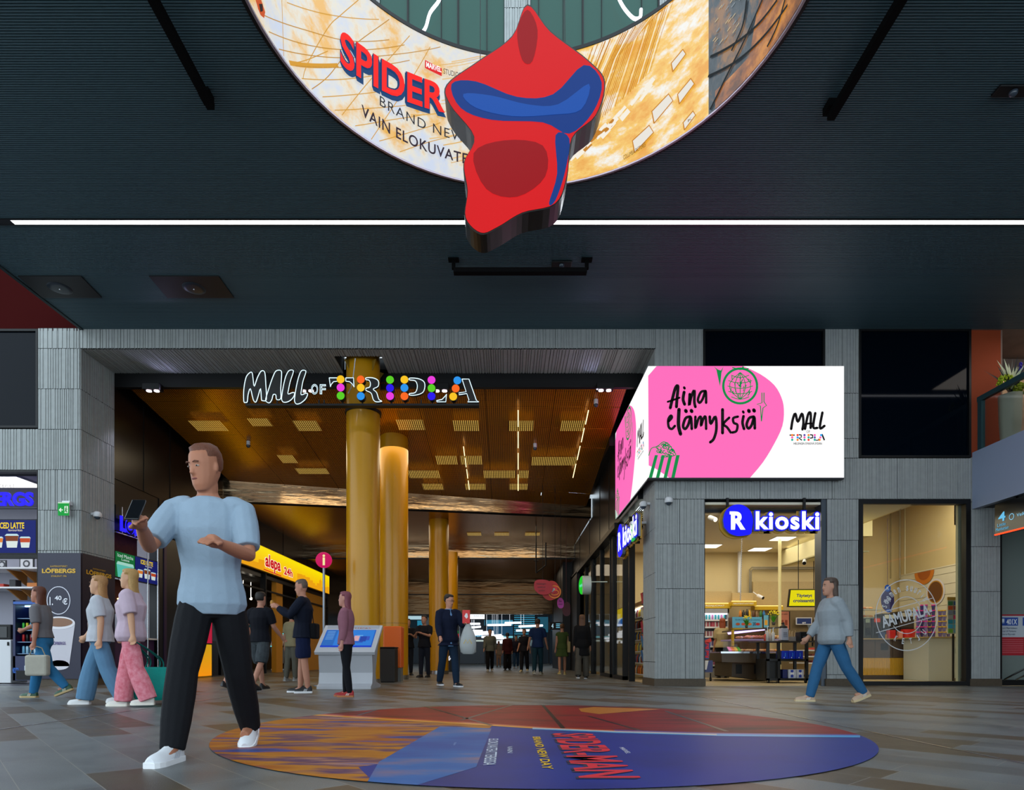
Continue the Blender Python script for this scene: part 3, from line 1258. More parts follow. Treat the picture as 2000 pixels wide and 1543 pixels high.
RED1, RED2, BLU1, BLU2 = 'e8161c', 'b40c18', '123c8c', '0a2560'
cv.poly(cv.pts(shrink(outl)), mat('display_red', RED1, 0.35, emit=0.85), 1)  # print colours emit on their own, though the board is no lamp
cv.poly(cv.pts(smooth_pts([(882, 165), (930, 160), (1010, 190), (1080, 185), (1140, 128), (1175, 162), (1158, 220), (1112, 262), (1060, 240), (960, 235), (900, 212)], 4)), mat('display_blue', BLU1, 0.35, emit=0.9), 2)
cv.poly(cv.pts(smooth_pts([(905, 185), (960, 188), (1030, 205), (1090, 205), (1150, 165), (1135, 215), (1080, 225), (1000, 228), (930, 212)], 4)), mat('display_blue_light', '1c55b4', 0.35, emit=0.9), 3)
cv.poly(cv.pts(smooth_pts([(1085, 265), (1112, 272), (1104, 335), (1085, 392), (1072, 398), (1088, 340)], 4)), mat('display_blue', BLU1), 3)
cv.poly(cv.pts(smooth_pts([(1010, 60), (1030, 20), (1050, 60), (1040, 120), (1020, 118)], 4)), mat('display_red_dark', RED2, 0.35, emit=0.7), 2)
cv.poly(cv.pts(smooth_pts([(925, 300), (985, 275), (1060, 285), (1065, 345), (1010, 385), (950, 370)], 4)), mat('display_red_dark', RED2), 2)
cv.build('glowing_print_face', hb)
mb = MB()
for x0, x1 in ((1028, 1030), (938, 938), (1152, 1104)):
    a = P(x1, 12 if x0 == 1028 else 122, HB + 0.15)
    b = Vector((P(x0, 0, HB + 0.15).x - (0.0 if x0 != 1152 else 0.3), HB + 0.15 + (0.2 if x0 != 1028 else 0), 12.0))
    mb.cyl(a, b, 0.004, n=6)
mb.build('suspension_wire', BLACK, hb)

# ================================================================ ceiling fittings
t = thing('line_light', 'long white light line set across the slatted ceiling', 'ceiling light', (0, 9.86, ZC))
mb = MB()
zl = ZC - 0.005
xa = xf(25, (zl - EYE) * F / (CY - 433))
yl = (zl - EYE) * F / (CY - 433)
mb.box(xa, yl - 0.045, zl - 0.012, 15.8, yl + 0.045, zl)
mb.build('diffuser', glow('f4f6ff', 5.0), t)
mb = MB()
mb.box(xa - 1.5, yl - 0.07, zl - 0.012, 15.9, yl - 0.047, ZC - .001)
mb.box(xa - 1.5, yl + 0.047, zl - 0.012, 15.9, yl + 0.07, ZC - .001)
mb.box(xa - 1.5, yl - 0.047, zl - 0.008, xa, yl + 0.047, ZC - .001)
mb.build('housing', BLACK, t)


def onc(px_, py_, z=ZC):
    d = (z - EYE) * F / (CY - py_)
    return Vector(((px_ - CX) * d / F, d, z))


for k, (q, cx_, lab) in enumerate((([(35, 538), (158, 538), (199, 580), (83, 580)], (117, 561), 'black square speaker panel in the ceiling, outer left one by the red wall'),
                                   ([(291, 538), (427, 538), (457, 580), (327, 580)], (379, 561), 'black square speaker panel in the ceiling, further from the red wall'))):
    pts = [onc(*p) for p in q]
    t = thing('ceiling_speaker', lab, 'speaker', onc(*cx_), 'black ceiling speaker panels')
    mb = MB()
    mb.prism([p + Vector((0, 0, -0.02)) for p in pts], (0, 0, 0.02))
    mb.build('panel', mat('speaker_black', '050507', 0.5), t)
    c = onc(*cx_) - Vector((0, 0, 0.02))
    mb = MB()
    mb.lathe(c, [(0.0, -0.016), (0.12, -0.014), (0.19, -0.008), (0.2, 0.0)], 28)
    mb.build('cone', mat('speaker_cone', '1c2630', 0.35), t)
    mb = MB()
    mb.ball(c - Vector((0, 0, 0.018)), 0.016, 8)
    mb.build('centre_pin', CHROME, t)

for k, (a, b, lab) in enumerate((((300, 0), (414, 205), 'black lighting track hanging under the ceiling left of the ring screen'),
                                 ((1752, 0), (1627, 226), 'black lighting track hanging under the ceiling right of the ring screen'))):
    t = thing('lighting_track', lab, 'lighting track', onc(*b, ZC - 0.12), 'black lighting tracks')
    A = onc(a[0], a[1] - 120, ZC - 0.1)
    A.x = onc(*a, ZC - 0.1).x
    B = onc(*b, ZC - 0.1)
    x = (onc(*a, ZC - 0.1).x + B.x) / 2
    mb = MB()
    mb.box(x - 0.045, 4.5, ZC - 0.16, x + 0.045, B.y, ZC - 0.08)
    mb.build('rail', MATTE, t)
    mb = MB()
    mb.box(x - 0.09, B.y - 0.14, ZC - 0.09, x + 0.03, B.y + 0.02, ZC - 0.0)
    mb.build('bracket', MATTE, t)
    mb = MB()
    mb.cyl((x - 0.04, B.y - 0.05, ZC - 0.10), (x - 0.04, B.y - 0.05, ZC - 0.088), 0.012)
    mb.build('bolt', CHROME, t)

t = thing('hanging_bar', 'slim black bar hanging on two brackets under the ceiling, below the display board', 'bar', onc(1015, 530, ZC - 0.2))
A, B = onc(886, 529, ZC - 0.2), onc(1146, 529, ZC - 0.2)
mb = MB()
mb.bbox(A.x, A.y - 0.06, ZC - 0.25, B.x, A.y + 0.06, ZC - 0.17, 0.01)
mb.build('bar', MATTE, t)
for s_, X in ((-1, A.x), (1, B.x)):
    mb = MB()
    mb.box(X - 0.03, A.y - 0.03, ZC - 0.17, X + 0.03, A.y + 0.03, ZC)
    mb.box(X - 0.09, A.y - 0.05, ZC - 0.03, X + 0.09, A.y + 0.05, ZC - 0.0)
    mb.build('bracket', MATTE, t)

for (x, y, s_, lab) in ((1097, 514, 1, 'small black ceiling camera box above the hanging bar'), (1979, 175, 1.25, 'black ceiling camera box near the right picture edge')):
    c = onc(x, y)
    t = thing('ceiling_camera', lab, 'camera', c, 'black ceiling camera boxes')
    mb = MB()
    mb.bbox(c.x - .17 * s_, c.y - .08, ZC - .03, c.x + .17 * s_, c.y + .08, ZC, .01)
    mb.build('housing', BLACK, t)
    mb = MB()
    mb.ball((c.x, c.y, ZC - .035), .05, 14)
    mb.build('dome', mat('smoke_dome', '3a4450', 0.08), t)

# glowing tubes added as painted light reflections of the glass, and guide sign in the upper hall
for pts, lab in (([(806, 75), (822, 66), (832, 52), (840, 25), (858, 0), (866, -30)], 'white curved tube imitating a reflection in upper hall glass, left one behind the ring screen'),
                 ([(1198, -30), (1210, 0), (1222, 20), (1238, 36), (1250, 34), (1252, 18)], 'white curved tube imitating a reflection in upper hall glass, right one behind the ring screen')):
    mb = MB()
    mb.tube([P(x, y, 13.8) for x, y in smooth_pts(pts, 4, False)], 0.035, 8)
    tag(mb.build('curved_painted_reflection', glow('eef4ff', 2.2)), lab, 'painted reflection', 'curved painted reflections')
t = thing('overhead_sign', 'black guide sign strip reading Hotelli in the upper hall behind the ring screen', 'sign', P(1040, 105, 13.7))
mb = MB()
a, b = P(1100, 112, 13.75), P(1170, 95, 13.75)
mb.box(a.x, 13.72, a.z - .02, b.x, 13.985, b.z)
mb.build('panel', BLACK, t)
cv = Canvas((a.x, 13.72, a.z), (1, 0, 0), (0, 0, 1), 1.0)
cv.ptext('Hotelli', 1133, 97, 1148, 104, 'f0f6f8')
cv.ptext('Hotel', 1133, 105, 1145, 110, 'f0f6f8')
cv.stroke([(cv.px(1122, 102)[0] + .05 * math.cos(q / 8 * 2 * PI), cv.px(1122, 102)[1] + .05 * math.sin(q / 8 * 2 * PI)) for q in range(9)], .012, 'f0f6f8')
cv.build('lettering', t)

# ================================================================ wrap-around LED screen on the corner
SX, SD0, SD1 = xf(1266, 12.9), 12.9, 16.8
SZ0, SZ1 = zf(933, 12.9), zf(715, 12.9)
SW = xf(1648.5, 12.9) - SX
t = thing('led_corner_screen', 'large bright corner screen with pink advert, above the kiosk entrance', 'screen', (SX, SD0, SZ0))
mb = MB()
mb.box(SX + 0.02, SD0 + 0.02, SZ0, SX + SW - 0.01, FD + 0.015, SZ1 - 0.01)
mb.box(SX + 0.02, FD, SZ0, XRW - 0.15, SD1, SZ1 - 0.01)
mb.box(SX - 0.002, SD0 - 0.002, SZ0 - 0.03, SX + SW, SD0 + 0.1, SZ0)
mb.build('housing', mat('navy_housing', '050b1c', 0.5), t)


def corner_art(cv):
    W, H = SW, SZ1 - SZ0
    k = W / (1648.5 - 1266)

    def q(x, y):
        return ((x - 1266) * k, min(max((933 - y) * k, 0), H))
    Q = lambda L: [q(*p) for p in L]
    cv.rect(0, 0, W, H, 'ffffff', 0)
    cv.poly(Q([(1266, 734), (1282.5, 715)] + smooth_pts([(1440, 711), (1451, 715), (1485, 731), (1512, 752), (1526, 776), (1531, 800), (1528, 832), (1512, 867), (1490, 903), (1465, 933)], 3, False)[3:] + [(1307, 933), (1280, 915), (1267, 909)]), 'ff6ebd', 1)
    G = '0a8c46'
    # mirror ball
    c = q(1445.5, 754)
    r = 33 * k
    cv.stroke([(c[0] + r * math.cos(a / 40 * 2 * PI), min(c[1] + 1.03 * r * math.sin(a / 40 * 2 * PI), H)) for a in range(41)], 4.5 * k, G, 3)
    rd = random.Random(3)
    for i in range(5):
        f = -0.8 + 0.4 * i
        cv.stroke([(c[0] + f * r * .8 * math.cos(s_ * PI / 2), c[1] + r * .8 * s_) for s_ in (-1, -.6, -.2, .2, .6, 1)], 1.5 * k, G, 3)
        cv.stroke([(c[0] + r * .75 * s_ * math.sqrt(1 - .8 * f * f), c[1] + r * f * .8 - 0.05 * (1 - s_ * s_)) for s_ in (-1, -.5, 0, .5, 1)], 1.5 * k, G, 3)
    for i in range(26):
        a, b = rd.uniform(0, 2 * PI), rd.uniform(0, .75) * r
        p = (c[0] + b * math.cos(a), c[1] + b * math.sin(a))
        cv.stroke([p, (p[0] + rd.uniform(-5, 5) * k, p[1] + rd.uniform(3, 8) * k)], 1.6 * k, G, 3)
    cv.stroke(Q([(1451, 716), (1451, 722)]), 3 * k, G, 3)
    cv.stroke(Q([(1430, 718), (1445, 722), (1462, 720)]), 2 * k, G, 3)
    # sparkles
    cv.poly(Q([(1394, 716), (1399, 722), (1406, 755), (1409, 728), (1413, 716), (1408, 724), (1402, 722)]), G, 3)
    for L in ([(1488, 767), (1488, 787), (1478, 790), (1485, 793), (1487, 823)], [(1492, 767), (1492, 785), (1497, 792), (1490, 797), (1487, 823)]):
        cv.stroke(Q(L), 1.8 * k, G, 3)
    # popcorn tub
    for i, x in enumerate((1270, 1283, 1297, 1311)):
        dx = 10 - i * 1.0
        cv.poly(Q([(x - 3 + i * 1.0, 933), (x + 3.5 + i * 1.0, 933), (x + dx + 5 + i * 1.5, 889), (x + dx - 1 + i * 1.2, 889)]), G, 2)
    for i in range(34):
        x, y = rd.uniform(1272, 1317), rd.uniform(866, 889)
        if abs(x - 1296) > 24 - (889 - y) * .75:
            continue
        p = q(x, y)
        rr = rd.uniform(3, 5) * k
        a0 = rd.uniform(0, 6)
        cv.stroke([(p[0] + rr * math.cos(a0 + a / 6 * 4.6), p[1] + rr * .8 * math.sin(a0 + a / 6 * 4.6)) for a in range(7)], 1.7 * k, G, 3)
    cv.stroke(smooth_pts(Q([(1267, 890), (1272, 876), (1284, 872), (1296, 863), (1308, 870), (1314, 880), (1320, 888), (1308, 892), (1290, 893)]), 3, False), 1.6 * k, G, 3)

    # brush-written words drawn as strokes
    K = '0a0608'

    def brush(L, w_=5.5):
        cv.stroke(smooth_pts(Q(L), 5, False), w_ * k * 1.0, K, 4)
        for e_ in (Q(L)[0], Q(L)[-1]):
            cv.ell(e_[0], e_[1], w_ * k * .48, w_ * k * .48, K, 4, 10)
    brush([(1309, 797), (1313, 780), (1319, 758), (1324, 755), (1322, 780), (1321, 795)], 6)
    brush([(1304, 785), (1316, 781), (1327, 777)], 4)
    brush([(1336, 766), (1334, 780), (1337, 790)], 6)
    brush([(1336, 757), (1337, 759)], 5)
    brush([(1347, 770), (1346, 792), (1350, 775), (1356, 763), (1356, 785), (1358, 795)], 5.5)
    brush([(1378, 764), (1369, 766), (1363, 780), (1366, 787), (1372, 780), (1378, 764), (1379, 787)], 5)
    brush([(1306, 823), (1312, 816), (1310, 812), (1305, 820), (1306, 834), (1312, 838), (1318, 832)], 5)
    brush([(1326, 800), (1325, 830), (1329, 848)], 7)
    brush([(1348, 814), (1339, 817), (1334, 832), (1338, 838), (1344, 830), (1349, 815), (1351, 838)], 5.5)
    brush([(1339, 802), (1340, 804)], 7)
    brush([(1350, 802), (1351, 804)], 7)
    brush([(1358, 814), (1358, 837), (1364, 818), (1369, 815), (1369, 832), (1374, 817), (1378, 815), (1379, 838)], 5)
    brush([(1386, 814), (1388, 828), (1397, 814), (1399, 838), (1394, 857), (1387, 864)], 5.5)
    brush([(1411, 800), (1411, 846)], 6)
    brush([(1424, 816), (1413, 828), (1420, 835), (1427, 845)], 5)
    brush([(1441, 814), (1432, 817), (1433, 826), (1440, 830), (1438, 842), (1430, 845)], 5)
    brush([(1452, 813), (1450, 826), (1453, 838)], 5.5)
    brush([(1451, 804), (1452, 806)], 5)
    brush([(1472, 814), (1463, 817), (1458, 830), (1462, 837), (1468, 830), (1473, 815), (1474, 837)], 5.5)
    brush([(1462, 802), (1463, 804)], 7)
    brush([(1472, 801), (1473, 803)], 7)
    # logo
    brush([(1545, 838), (1548, 820), (1553, 808), (1558, 824), (1566, 808), (1569, 824), (1567, 839)], 5)
    brush([(1572, 838), (1578, 810), (1583, 808), (1583, 836)], 5)
    brush([(1573, 828), (1585, 827)], 3.5)
    brush([(1592, 807), (1588, 834), (1596, 836)], 5)
    brush([(1606, 806), (1601, 836), (1610, 832)], 5)
    cv.text('OF', *q(1575, 845.5), *q(1582, 840.5), '222222')
    dots = [(1547, ('ff8a1c', 'ff5fb4', '18b49c')), (1557.5, ('ff3c28', '2aa4f0', 'ff8a1c')), (1571, ('5a50b0', 'ff5fb4', '18b49c')), (1579, ('ff8a1c', '18b49c', 'ff3c28')), (1591, ('ff5fb4', '5a50b0', '18b49c')), (1602, ('2aa4f0', 'ff5fb4', 'ff8a1c'))]
    for x, cs in dots:
        for j, cc in enumerate(cs):
            dx = (1.5 - j * 1.5) if x == 1602 else 0
            p = q(x + dx, 850 + j * 4.6)
            cv.ell(p[0], p[1], 2.2 * k, 2.2 * k, cc, 4, 14)
    S = lambda L, w_: cv.stroke(Q(L), w_ * k, K, 3)
    S([(1542, 850), (1552, 850)], 2.4)
    S([(1560, 849), (1565, 850), (1565, 854), (1560, 855.5), (1566, 860)], 2.4)
    S([(1582, 849), (1587, 850), (1587, 855), (1582, 856)], 2.6)
    S([(1593, 860), (1598, 860), (1599, 857)], 2)
    S([(1605, 848), (1610, 860)], 3)
    cv.text('HELSINGIN SYKKIVÄ SYDÄN', *q(1550, 868.5), *q(1605, 863.5), '1a1a1a', bold=0.02)


cv = Canvas((SX, SD0, SZ0), (1, 0, 0), (0, 0, 1), 1.0)
cv.lay = 0.0015
corner_art(cv)
cv.build('front_picture', t)
cv = Canvas((SX, SD1, SZ0), (0, -1, 0), (0, 0, 1), 1.0)
cv.lay = 0.0015
# picture fills the whole side
ow = SW
sc_k = (SD1 - SD0) / SW
cv.ux = Vector((0, -1, 0)) * sc_k
corner_art(cv)
cv.build('side_picture', t)

# ================================================================ MALL OF TRIPLA sign
MD = 13.0
t = thing('mall_name_sign', 'open black letter sign MALL OF TRIPLA with glowing outlines and coloured discs on a beam', 'sign', P(705, 790, MD))
cv = Canvas((P(470, 790, MD).x, MD, zf(790, MD)), (1, 0, 0), (0, 0, 1), 1.0)
WL = glow('d8f4ff', 1.4)
kz = MD / F


def glyph(L, closed=True, sm=True):
    pts = cv.pts(L)
    pts = smooth_pts(pts, 3) if sm else pts
    mb = MB()
    mb.prism([cv.map(u, v, 0.02) for u, v in pts], (0, 0.09, 0))
    o = mb.build('letter', mat('letter_black', '050708', 0.5), t)
    mb = MB()
    P3 = [cv.map(u, v, 0.025) for u, v in pts]
    mb.tube(P3 + [P3[0]], 0.008, 6)
    mb.build('glowing_outline', WL, o)


def zz(L):
    """points read on the 3.333x crop of region (400,640)"""
    return [(400 + a / 3.3333, 640 + b / 3.3333) for a, b in L]


glyph(zz([(258, 485), (256, 430), (262, 370), (275, 320), (300, 294), (312, 300), (318, 340), (325, 385), (345, 330), (368, 288), (388, 286), (396, 310), (400, 370), (404, 470), (380, 478), (372, 470), (366, 400), (350, 450), (335, 488), (318, 470), (300, 400), (285, 440), (280, 485), (268, 490)]))
glyph(zz([(404, 485), (400, 465), (420, 400), (440, 340), (462, 290), (485, 280), (500, 286), (503, 310), (497, 400), (497, 465), (470, 470), (465, 440), (448, 440), (440, 470), (425, 492)]))
glyph(zz([(505, 440), (515, 380), (530, 320), (550, 284), (575, 280), (578, 296), (560, 350), (548, 405), (545, 435), (575, 425), (588, 432), (575, 462), (545, 485), (515, 488), (503, 470)]))
glyph(zz([(590, 440), (600, 380), (615, 320), (632, 284), (655, 282), (660, 296), (642, 350), (632, 405), (630, 440), (660, 430), (672, 436), (660, 465), (630, 492), (600, 500), (587, 480)]))
for st, x0, y0, x1, y1 in (('O', 696, 372, 742, 442), ('F', 752, 374, 793, 440)):
    (a, b), (c, d) = zz([(x0, y1), (x1, y0)])
    c2 = Canvas(cv.o, cv.ux)
    c2.emit = 1.0
    c2.ptext(st, a, d, c, b, mat('letter_black', '050708'), h=6, bold=0.02, depth=0.05)
    o = c2.build('letter', t)
    c3 = Canvas(cv.o, cv.ux)
    c3.emit = 1.0
    c3.ptext(st, a, d, c, b, WL, h=14, outline=0.03)
    c3.build('glowing_outline', o)
# TRIPLA: pieces beside the discs
glyph(zz([(812, 330), (868, 330), (868, 352), (840, 355), (826, 372), (820, 388)]), sm=False)
glyph(zz([(920, 330), (970, 330), (974, 390), (962, 370), (945, 355), (920, 352)]), sm=False)
glyph(zz([(1052, 330), (1095, 330), (1130, 348), (1130, 385), (1098, 403), (1120, 425), (1135, 470), (1155, 482), (1118, 486), (1098, 470), (1085, 430), (1052, 412), (1052, 398), (1075, 390), (1080, 365), (1070, 345), (1052, 342)]))
glyph(zz([(1335, 332), (1385, 334), (1425, 352), (1434, 385), (1420, 425), (1375, 442), (1335, 442), (1335, 432), (1372, 425), (1385, 385), (1372, 350), (1335, 344)]))
glyph(zz([(1510, 478), (1545, 470), (1565, 450), (1574, 436), (1570, 486), (1512, 486)]), sm=False)
glyph(zz([(1675, 338), (1720, 338), (1768, 475), (1784, 486), (1712, 486), (1720, 474), (1706, 432), (1655, 440), (1655, 428), (1702, 420)]), sm=False)
dotc = {'y': 'ffc81e', 'm': 'f03ce0', 'g': '5ad21e', 'o': 'ff6a1c', 'b': '2a96f0', 'B': '2a10f0'}
for x, ys, cs in ((893, (351, 404, 457), 'ymg'), (1023, (352, 405, 459), 'oyb'), (1212, (354, 407, 459), 'gBm'), (1305, (353, 406, 460), 'ybo'), (1480, (355, 408, 460), 'mgB'), (None, ((1647, 358), (1636, 410), (1620, 462)), 'boy')):
    for j, cc in enumerate(cs):
        xx, yy_ = (x, ys[j]) if x else ys[j]
        if cc == 'm' and x == 893:
            pass
        (a, b), = zz([(xx, yy_)])
        c = P(a, b, MD)
        mb = MB()
        mb.cyl(c + Vector((0, -0.10, 0)), c + Vector((0, 0.02, 0)), 0.082, n=28)
        o = mb.build('disc_housing', BLACK, t)
        mb = MB()
        mb.cyl(c + Vector((0, -0.112, 0)), c + Vector((0, -0.10, 0)), 0.078, n=28)
        mb.build('coloured_disc', glow(dotc[cc], 0.95), o)
mb = MB()
a, b = P(480, 788, MD), P(936, 788, MD)
mb.box(a.x, MD - 0.02, a.z - 0.05, b.x, MD + 0.12, a.z - 0.01)
for x in (486, 540, 580, 622, 632, 668, 707, 764, 791, 844, 822, 886, 930):
    c = P(x, 788, MD)
    mb.box(c.x - 0.012, MD + 0.03, c.z - 0.03, c.x + 0.012, MD + 0.06, c.z + 0.09)
mb.build('support_beam', BLACK, t)
mb = MB()
mb.tube([P(694, 700, MD + .45), P(690, 735, MD + .45), P(686, 757, MD + .35), P(680, 768, MD + .1)], 0.012, 6)
mb.build('cable', WHITEP, t)

# ================================================================ columns
YEL = mat('yellow_column_paint', 'c48a04', 0.32, coat=0.12, spec=0.4)


def column(x, d, r, ztop, lab, base=True, collar=False):
    t = thing('round_column', lab, 'column', (x, d, 0), 'yellow round columns')
    mb = MB()
    z0 = 0.12 if base else 0
    mb.cyl((x, d, z0), (x, d, ztop), r, n=48)
    mb.build('shaft', YEL, t)
    mb = MB()
    mb.cyl((x, d, 0), (x, d, 0.12), r + 0.015, n=40)
    mb.build('base_ring', mat('steel_inlay', 'b9bcc0'), t)
    if collar:
        mb = MB()
        zc = zf(795, d - r)
        mb.cyl((x, d, zc - 0.03), (x, d, zc + 0.03), r + 0.03, n=40)
        mb.build('collar', BLACK, t)
        mb = MB()
        for a in (-0.75, 0.75, 2.3, 3.9):
            px_, py_ = x + math.sin(a) * r, d - math.cos(a) * r
            dx, dy = math.sin(a), -math.cos(a)
            mb.prism([(px_ - dx * .03, py_ - dy * .03, sof - 0.22), (px_ + dx * .13, py_ + dy * .13, sof + 0.02), (px_ - dx * .03, py_ - dy * .03, sof + 0.02)], (0.02, 0.01, 0))
        mb.build('bracket', mat('column_bracket', '8a6a14', 0.5), t)
    else:
        mb = MB()
        mb.cyl((x, d, 1.48), (x, d, 1.49), r + 0.003, n=48)
        mb.build('paint_seam', mat('dark_yellow', '6a4a08', 0.4), t)


column(C1X, C1Y, 0.36, sof + 0.3, 'yellow round column nearest the camera, passing the name sign into the stone soffit', collar=True)
column(xf(769.5, 17.0), 17.0, 0.375, 6.5, 'second yellow round column, just right of the nearest one')
column(xf(857, 22.5), 22.5, 0.345, 5.5, 'third yellow round column, behind the man in the navy jacket')
column(xf(879, 26.9), 26.9, 0.33, 5.0, 'fourth and farthest yellow round column, half hidden by the third')

# ceiling lamps of the passage
ORD = ('first', 'second', 'third', 'fourth', 'fifth', 'sixth', 'seventh', 'eighth', 'ninth', 'tenth', 'eleventh', 'twelfth', 'thirteenth', 'fourteenth', 'fifteenth', 'sixteenth', 'seventeenth', 'eighteenth', 'nineteenth', 'twentieth', 'next to last', 'last')
LP = [(407, 822, 62, 20), (508, 815, 40, 16), (600, 822, 46, 20), (802, 820, 52, 20), (910, 822, 50, 21), (1008, 822, 30, 20), (1030, 822, 24, 20), (1118, 822, 46, 20),
      (562, 888, 30, 16), (872, 890, 42, 17), (920, 890, 42, 17), (1082, 892, 88, 17), (610, 912, 60, 12), (828, 918, 60, 15), (976, 918, 62, 15), (1022, 918, 20, 15),
      (846, 943, 40, 12), (928, 943, 40, 12), (1003, 943, 16, 12), (1022, 943, 18, 12)]
for (x, y, w_, h_) in LP:
    a, b, c, d = [on_ceiling(px_, py_) + Vector((0, 0, -0.125)) for px_, py_ in ((x - w_ / 2 + (990 - x) * -.00, y - h_ / 2), (x + w_ / 2, y - h_ / 2), (x + w_ / 2, y + h_ / 2), (x - w_ / 2, y + h_ / 2))]
    k = (x - CX) * 0.02
    mb = MB()
    X0, X1 = (a.x + d.x) / 2, (b.x + c.x) / 2
    mb.add([(X0, a.y, a.z), (X1, a.y, a.z), (X1, c.y, c.z), (X0, c.y, c.z)], [(0, 3, 2, 1)])
    o = mb.build('ceiling_lamp', GOLDLIT)
    rw = [q_ for q_ in LP if abs(q_[1] - y) < 9]
    rk = sorted({round(q_[1] / 24) for q_ in LP}).index(round(y / 24))
    tag(o, 'lit lamp field in the golden ceiling, %s row from the beam, %s from the left' % (ORD[rk], ORD[sorted(rw).index((x, y, w_, h_))]), 'ceiling light', 'lit lamp fields in the golden ceiling')
for (x, y, w_, d) in ((926, 1043, 28, 24), (980, 1043, 28, 24), (1040, 1043, 28, 24)):
    c = onc(x, y, 5.41)
    mb = MB()
    mb.box(c.x - .28, c.y - .3, 5.40, c.x + .28, c.y + .3, 5.415)
    tag(mb.build('ceiling_lamp', GOLDLIT), 'lit perforated lamp field in the rear ceiling, %s of the row of three' % {926: 'left', 980: 'middle', 1040: 'right'}[x], 'ceiling light', 'lit lamp fields in the rear ceiling')
# twin spotlights at the front beam
for (x, y, lab) in ((300, 759, 'twin spotlight box at the left end of the black beam'), (601, 759, 'twin spotlight box behind the word OF of the name sign'),
                    (861, 759, 'twin spotlight box behind the last letters of the name sign'), (1181, 758, 'twin spotlight box at the right end of the black beam')):
    c = P(x, y, 14.15)
    t = thing('twin_spotlight', lab, 'spotlight', c, 'twin spotlights along the black beam')
    mb = MB()
    mb.bbox(c.x - .19, 14.02, c.z - .06, c.x + .19, 14.22, c.z + .08, .01)
    mb.build('housing', BLACK, t)
    for dx in (-.085, .085):
        mb = MB()
        mb.cyl((c.x + dx, 14.12, c.z - .075), (c.x + dx, 14.12, c.z - .055), .055, n=16)
        mb.build('lamp', glow('ffe9f4', 6), t)
# small ceiling cameras / sensors
for (x, y, lab) in ((485, 862, 'small white dome camera under the golden ceiling, left part'), (1045, 867, 'small white dome camera under the golden ceiling, middle of the right part'),
                    (1164, 781, 'small white dome camera under the golden ceiling beside the right spotlight')):
    c = on_ceiling(x, y) - Vector((0, 0, .12))
    t = thing('dome_camera', lab, 'camera', c)
    mb = MB()
    mb.cyl(c, c + Vector((0, 0, .13)), .05, n=14)
    mb.build('mount', WHITEP, t)
    mb = MB()
    mb.ball(c, .055, 12)
    mb.build('dome', mat('smoke_dome', '3a4450'), t)
for k, (x, ys) in enumerate(((1012, (788, 958)), (1150, (788, 930)), (895, (860, 950)))):
    mb = MB()
    for a in range(4):
        y0 = ys[0] + (ys[1] - ys[0]) * a / 4 + 3
        y1 = y0 + (ys[1] - ys[0]) / 4 * .7
        xx = lambda y: CX + (x - CX) * (1 - 0.0016 * (y - 788) * (0.9 if k else 0))
        p, q = on_ceiling(xx(y0), y0), on_ceiling(xx(y1), y1)
        p.z -= .13
        q.z -= .16
        mb.cyl(p, q, .012, n=6)
    tag(mb.build('slit_light', glow('ffe6a8', 2)), ('thin light slit in the golden ceiling, straight middle one', 'thin light slit in the golden ceiling, right one', 'thin light slit in the golden ceiling, left one')[k], 'light', 'thin light slits')

# ================================================================ people
def ring_(c, rx, ry, n=14, R=None):
    c = Vector(c)
    out = []
    for k in range(n):
        a = 2 * PI * k / n
        v = Vector((rx * math.cos(a), ry * math.sin(a), 0))
        if R is not None:
            v = R @ v
        out.append(c + v)
    return out


def limb(mb, pts, rs, n=12, m=0):
    """tapering limb with rounded ends through the given joints"""
    P_, R_ = [], []
    pts = [Vector(p) for p in pts]
    for i in range(len(pts) - 1):
        for t in (0, 0.33, 0.66):
            P_.append(pts[i].lerp(pts[i + 1], t))
            R_.append(rs[i] + (rs[i + 1] - rs[i]) * t + (0.10 * rs[i] * math.sin(PI * t) if t else 0))
    P_.append(pts[-1])
    R_.append(rs[-1])
    mb.tube(P_, R_, n, m)


def remesh(o, vox, it=4, fac=0.5):
    m = o.modifiers.new('union', 'REMESH')
    m.mode = 'VOXEL'
    m.voxel_size = vox
    m.use_smooth_shade = True
    s = o.modifiers.new('soften', 'SMOOTH')
    s.iterations = it
    s.factor = fac


def cloth(name, col, rough=0.85, n=0.1):
    return mat('cloth_' + name, col, rough, noise=n, nscale=14, bump=0.35, bscale=28, spec=0.2)


def skinm(col='c08a68'):
    return mat('skin_' + col, col, 0.55, noise=0.06, nscale=10, spec=0.35)


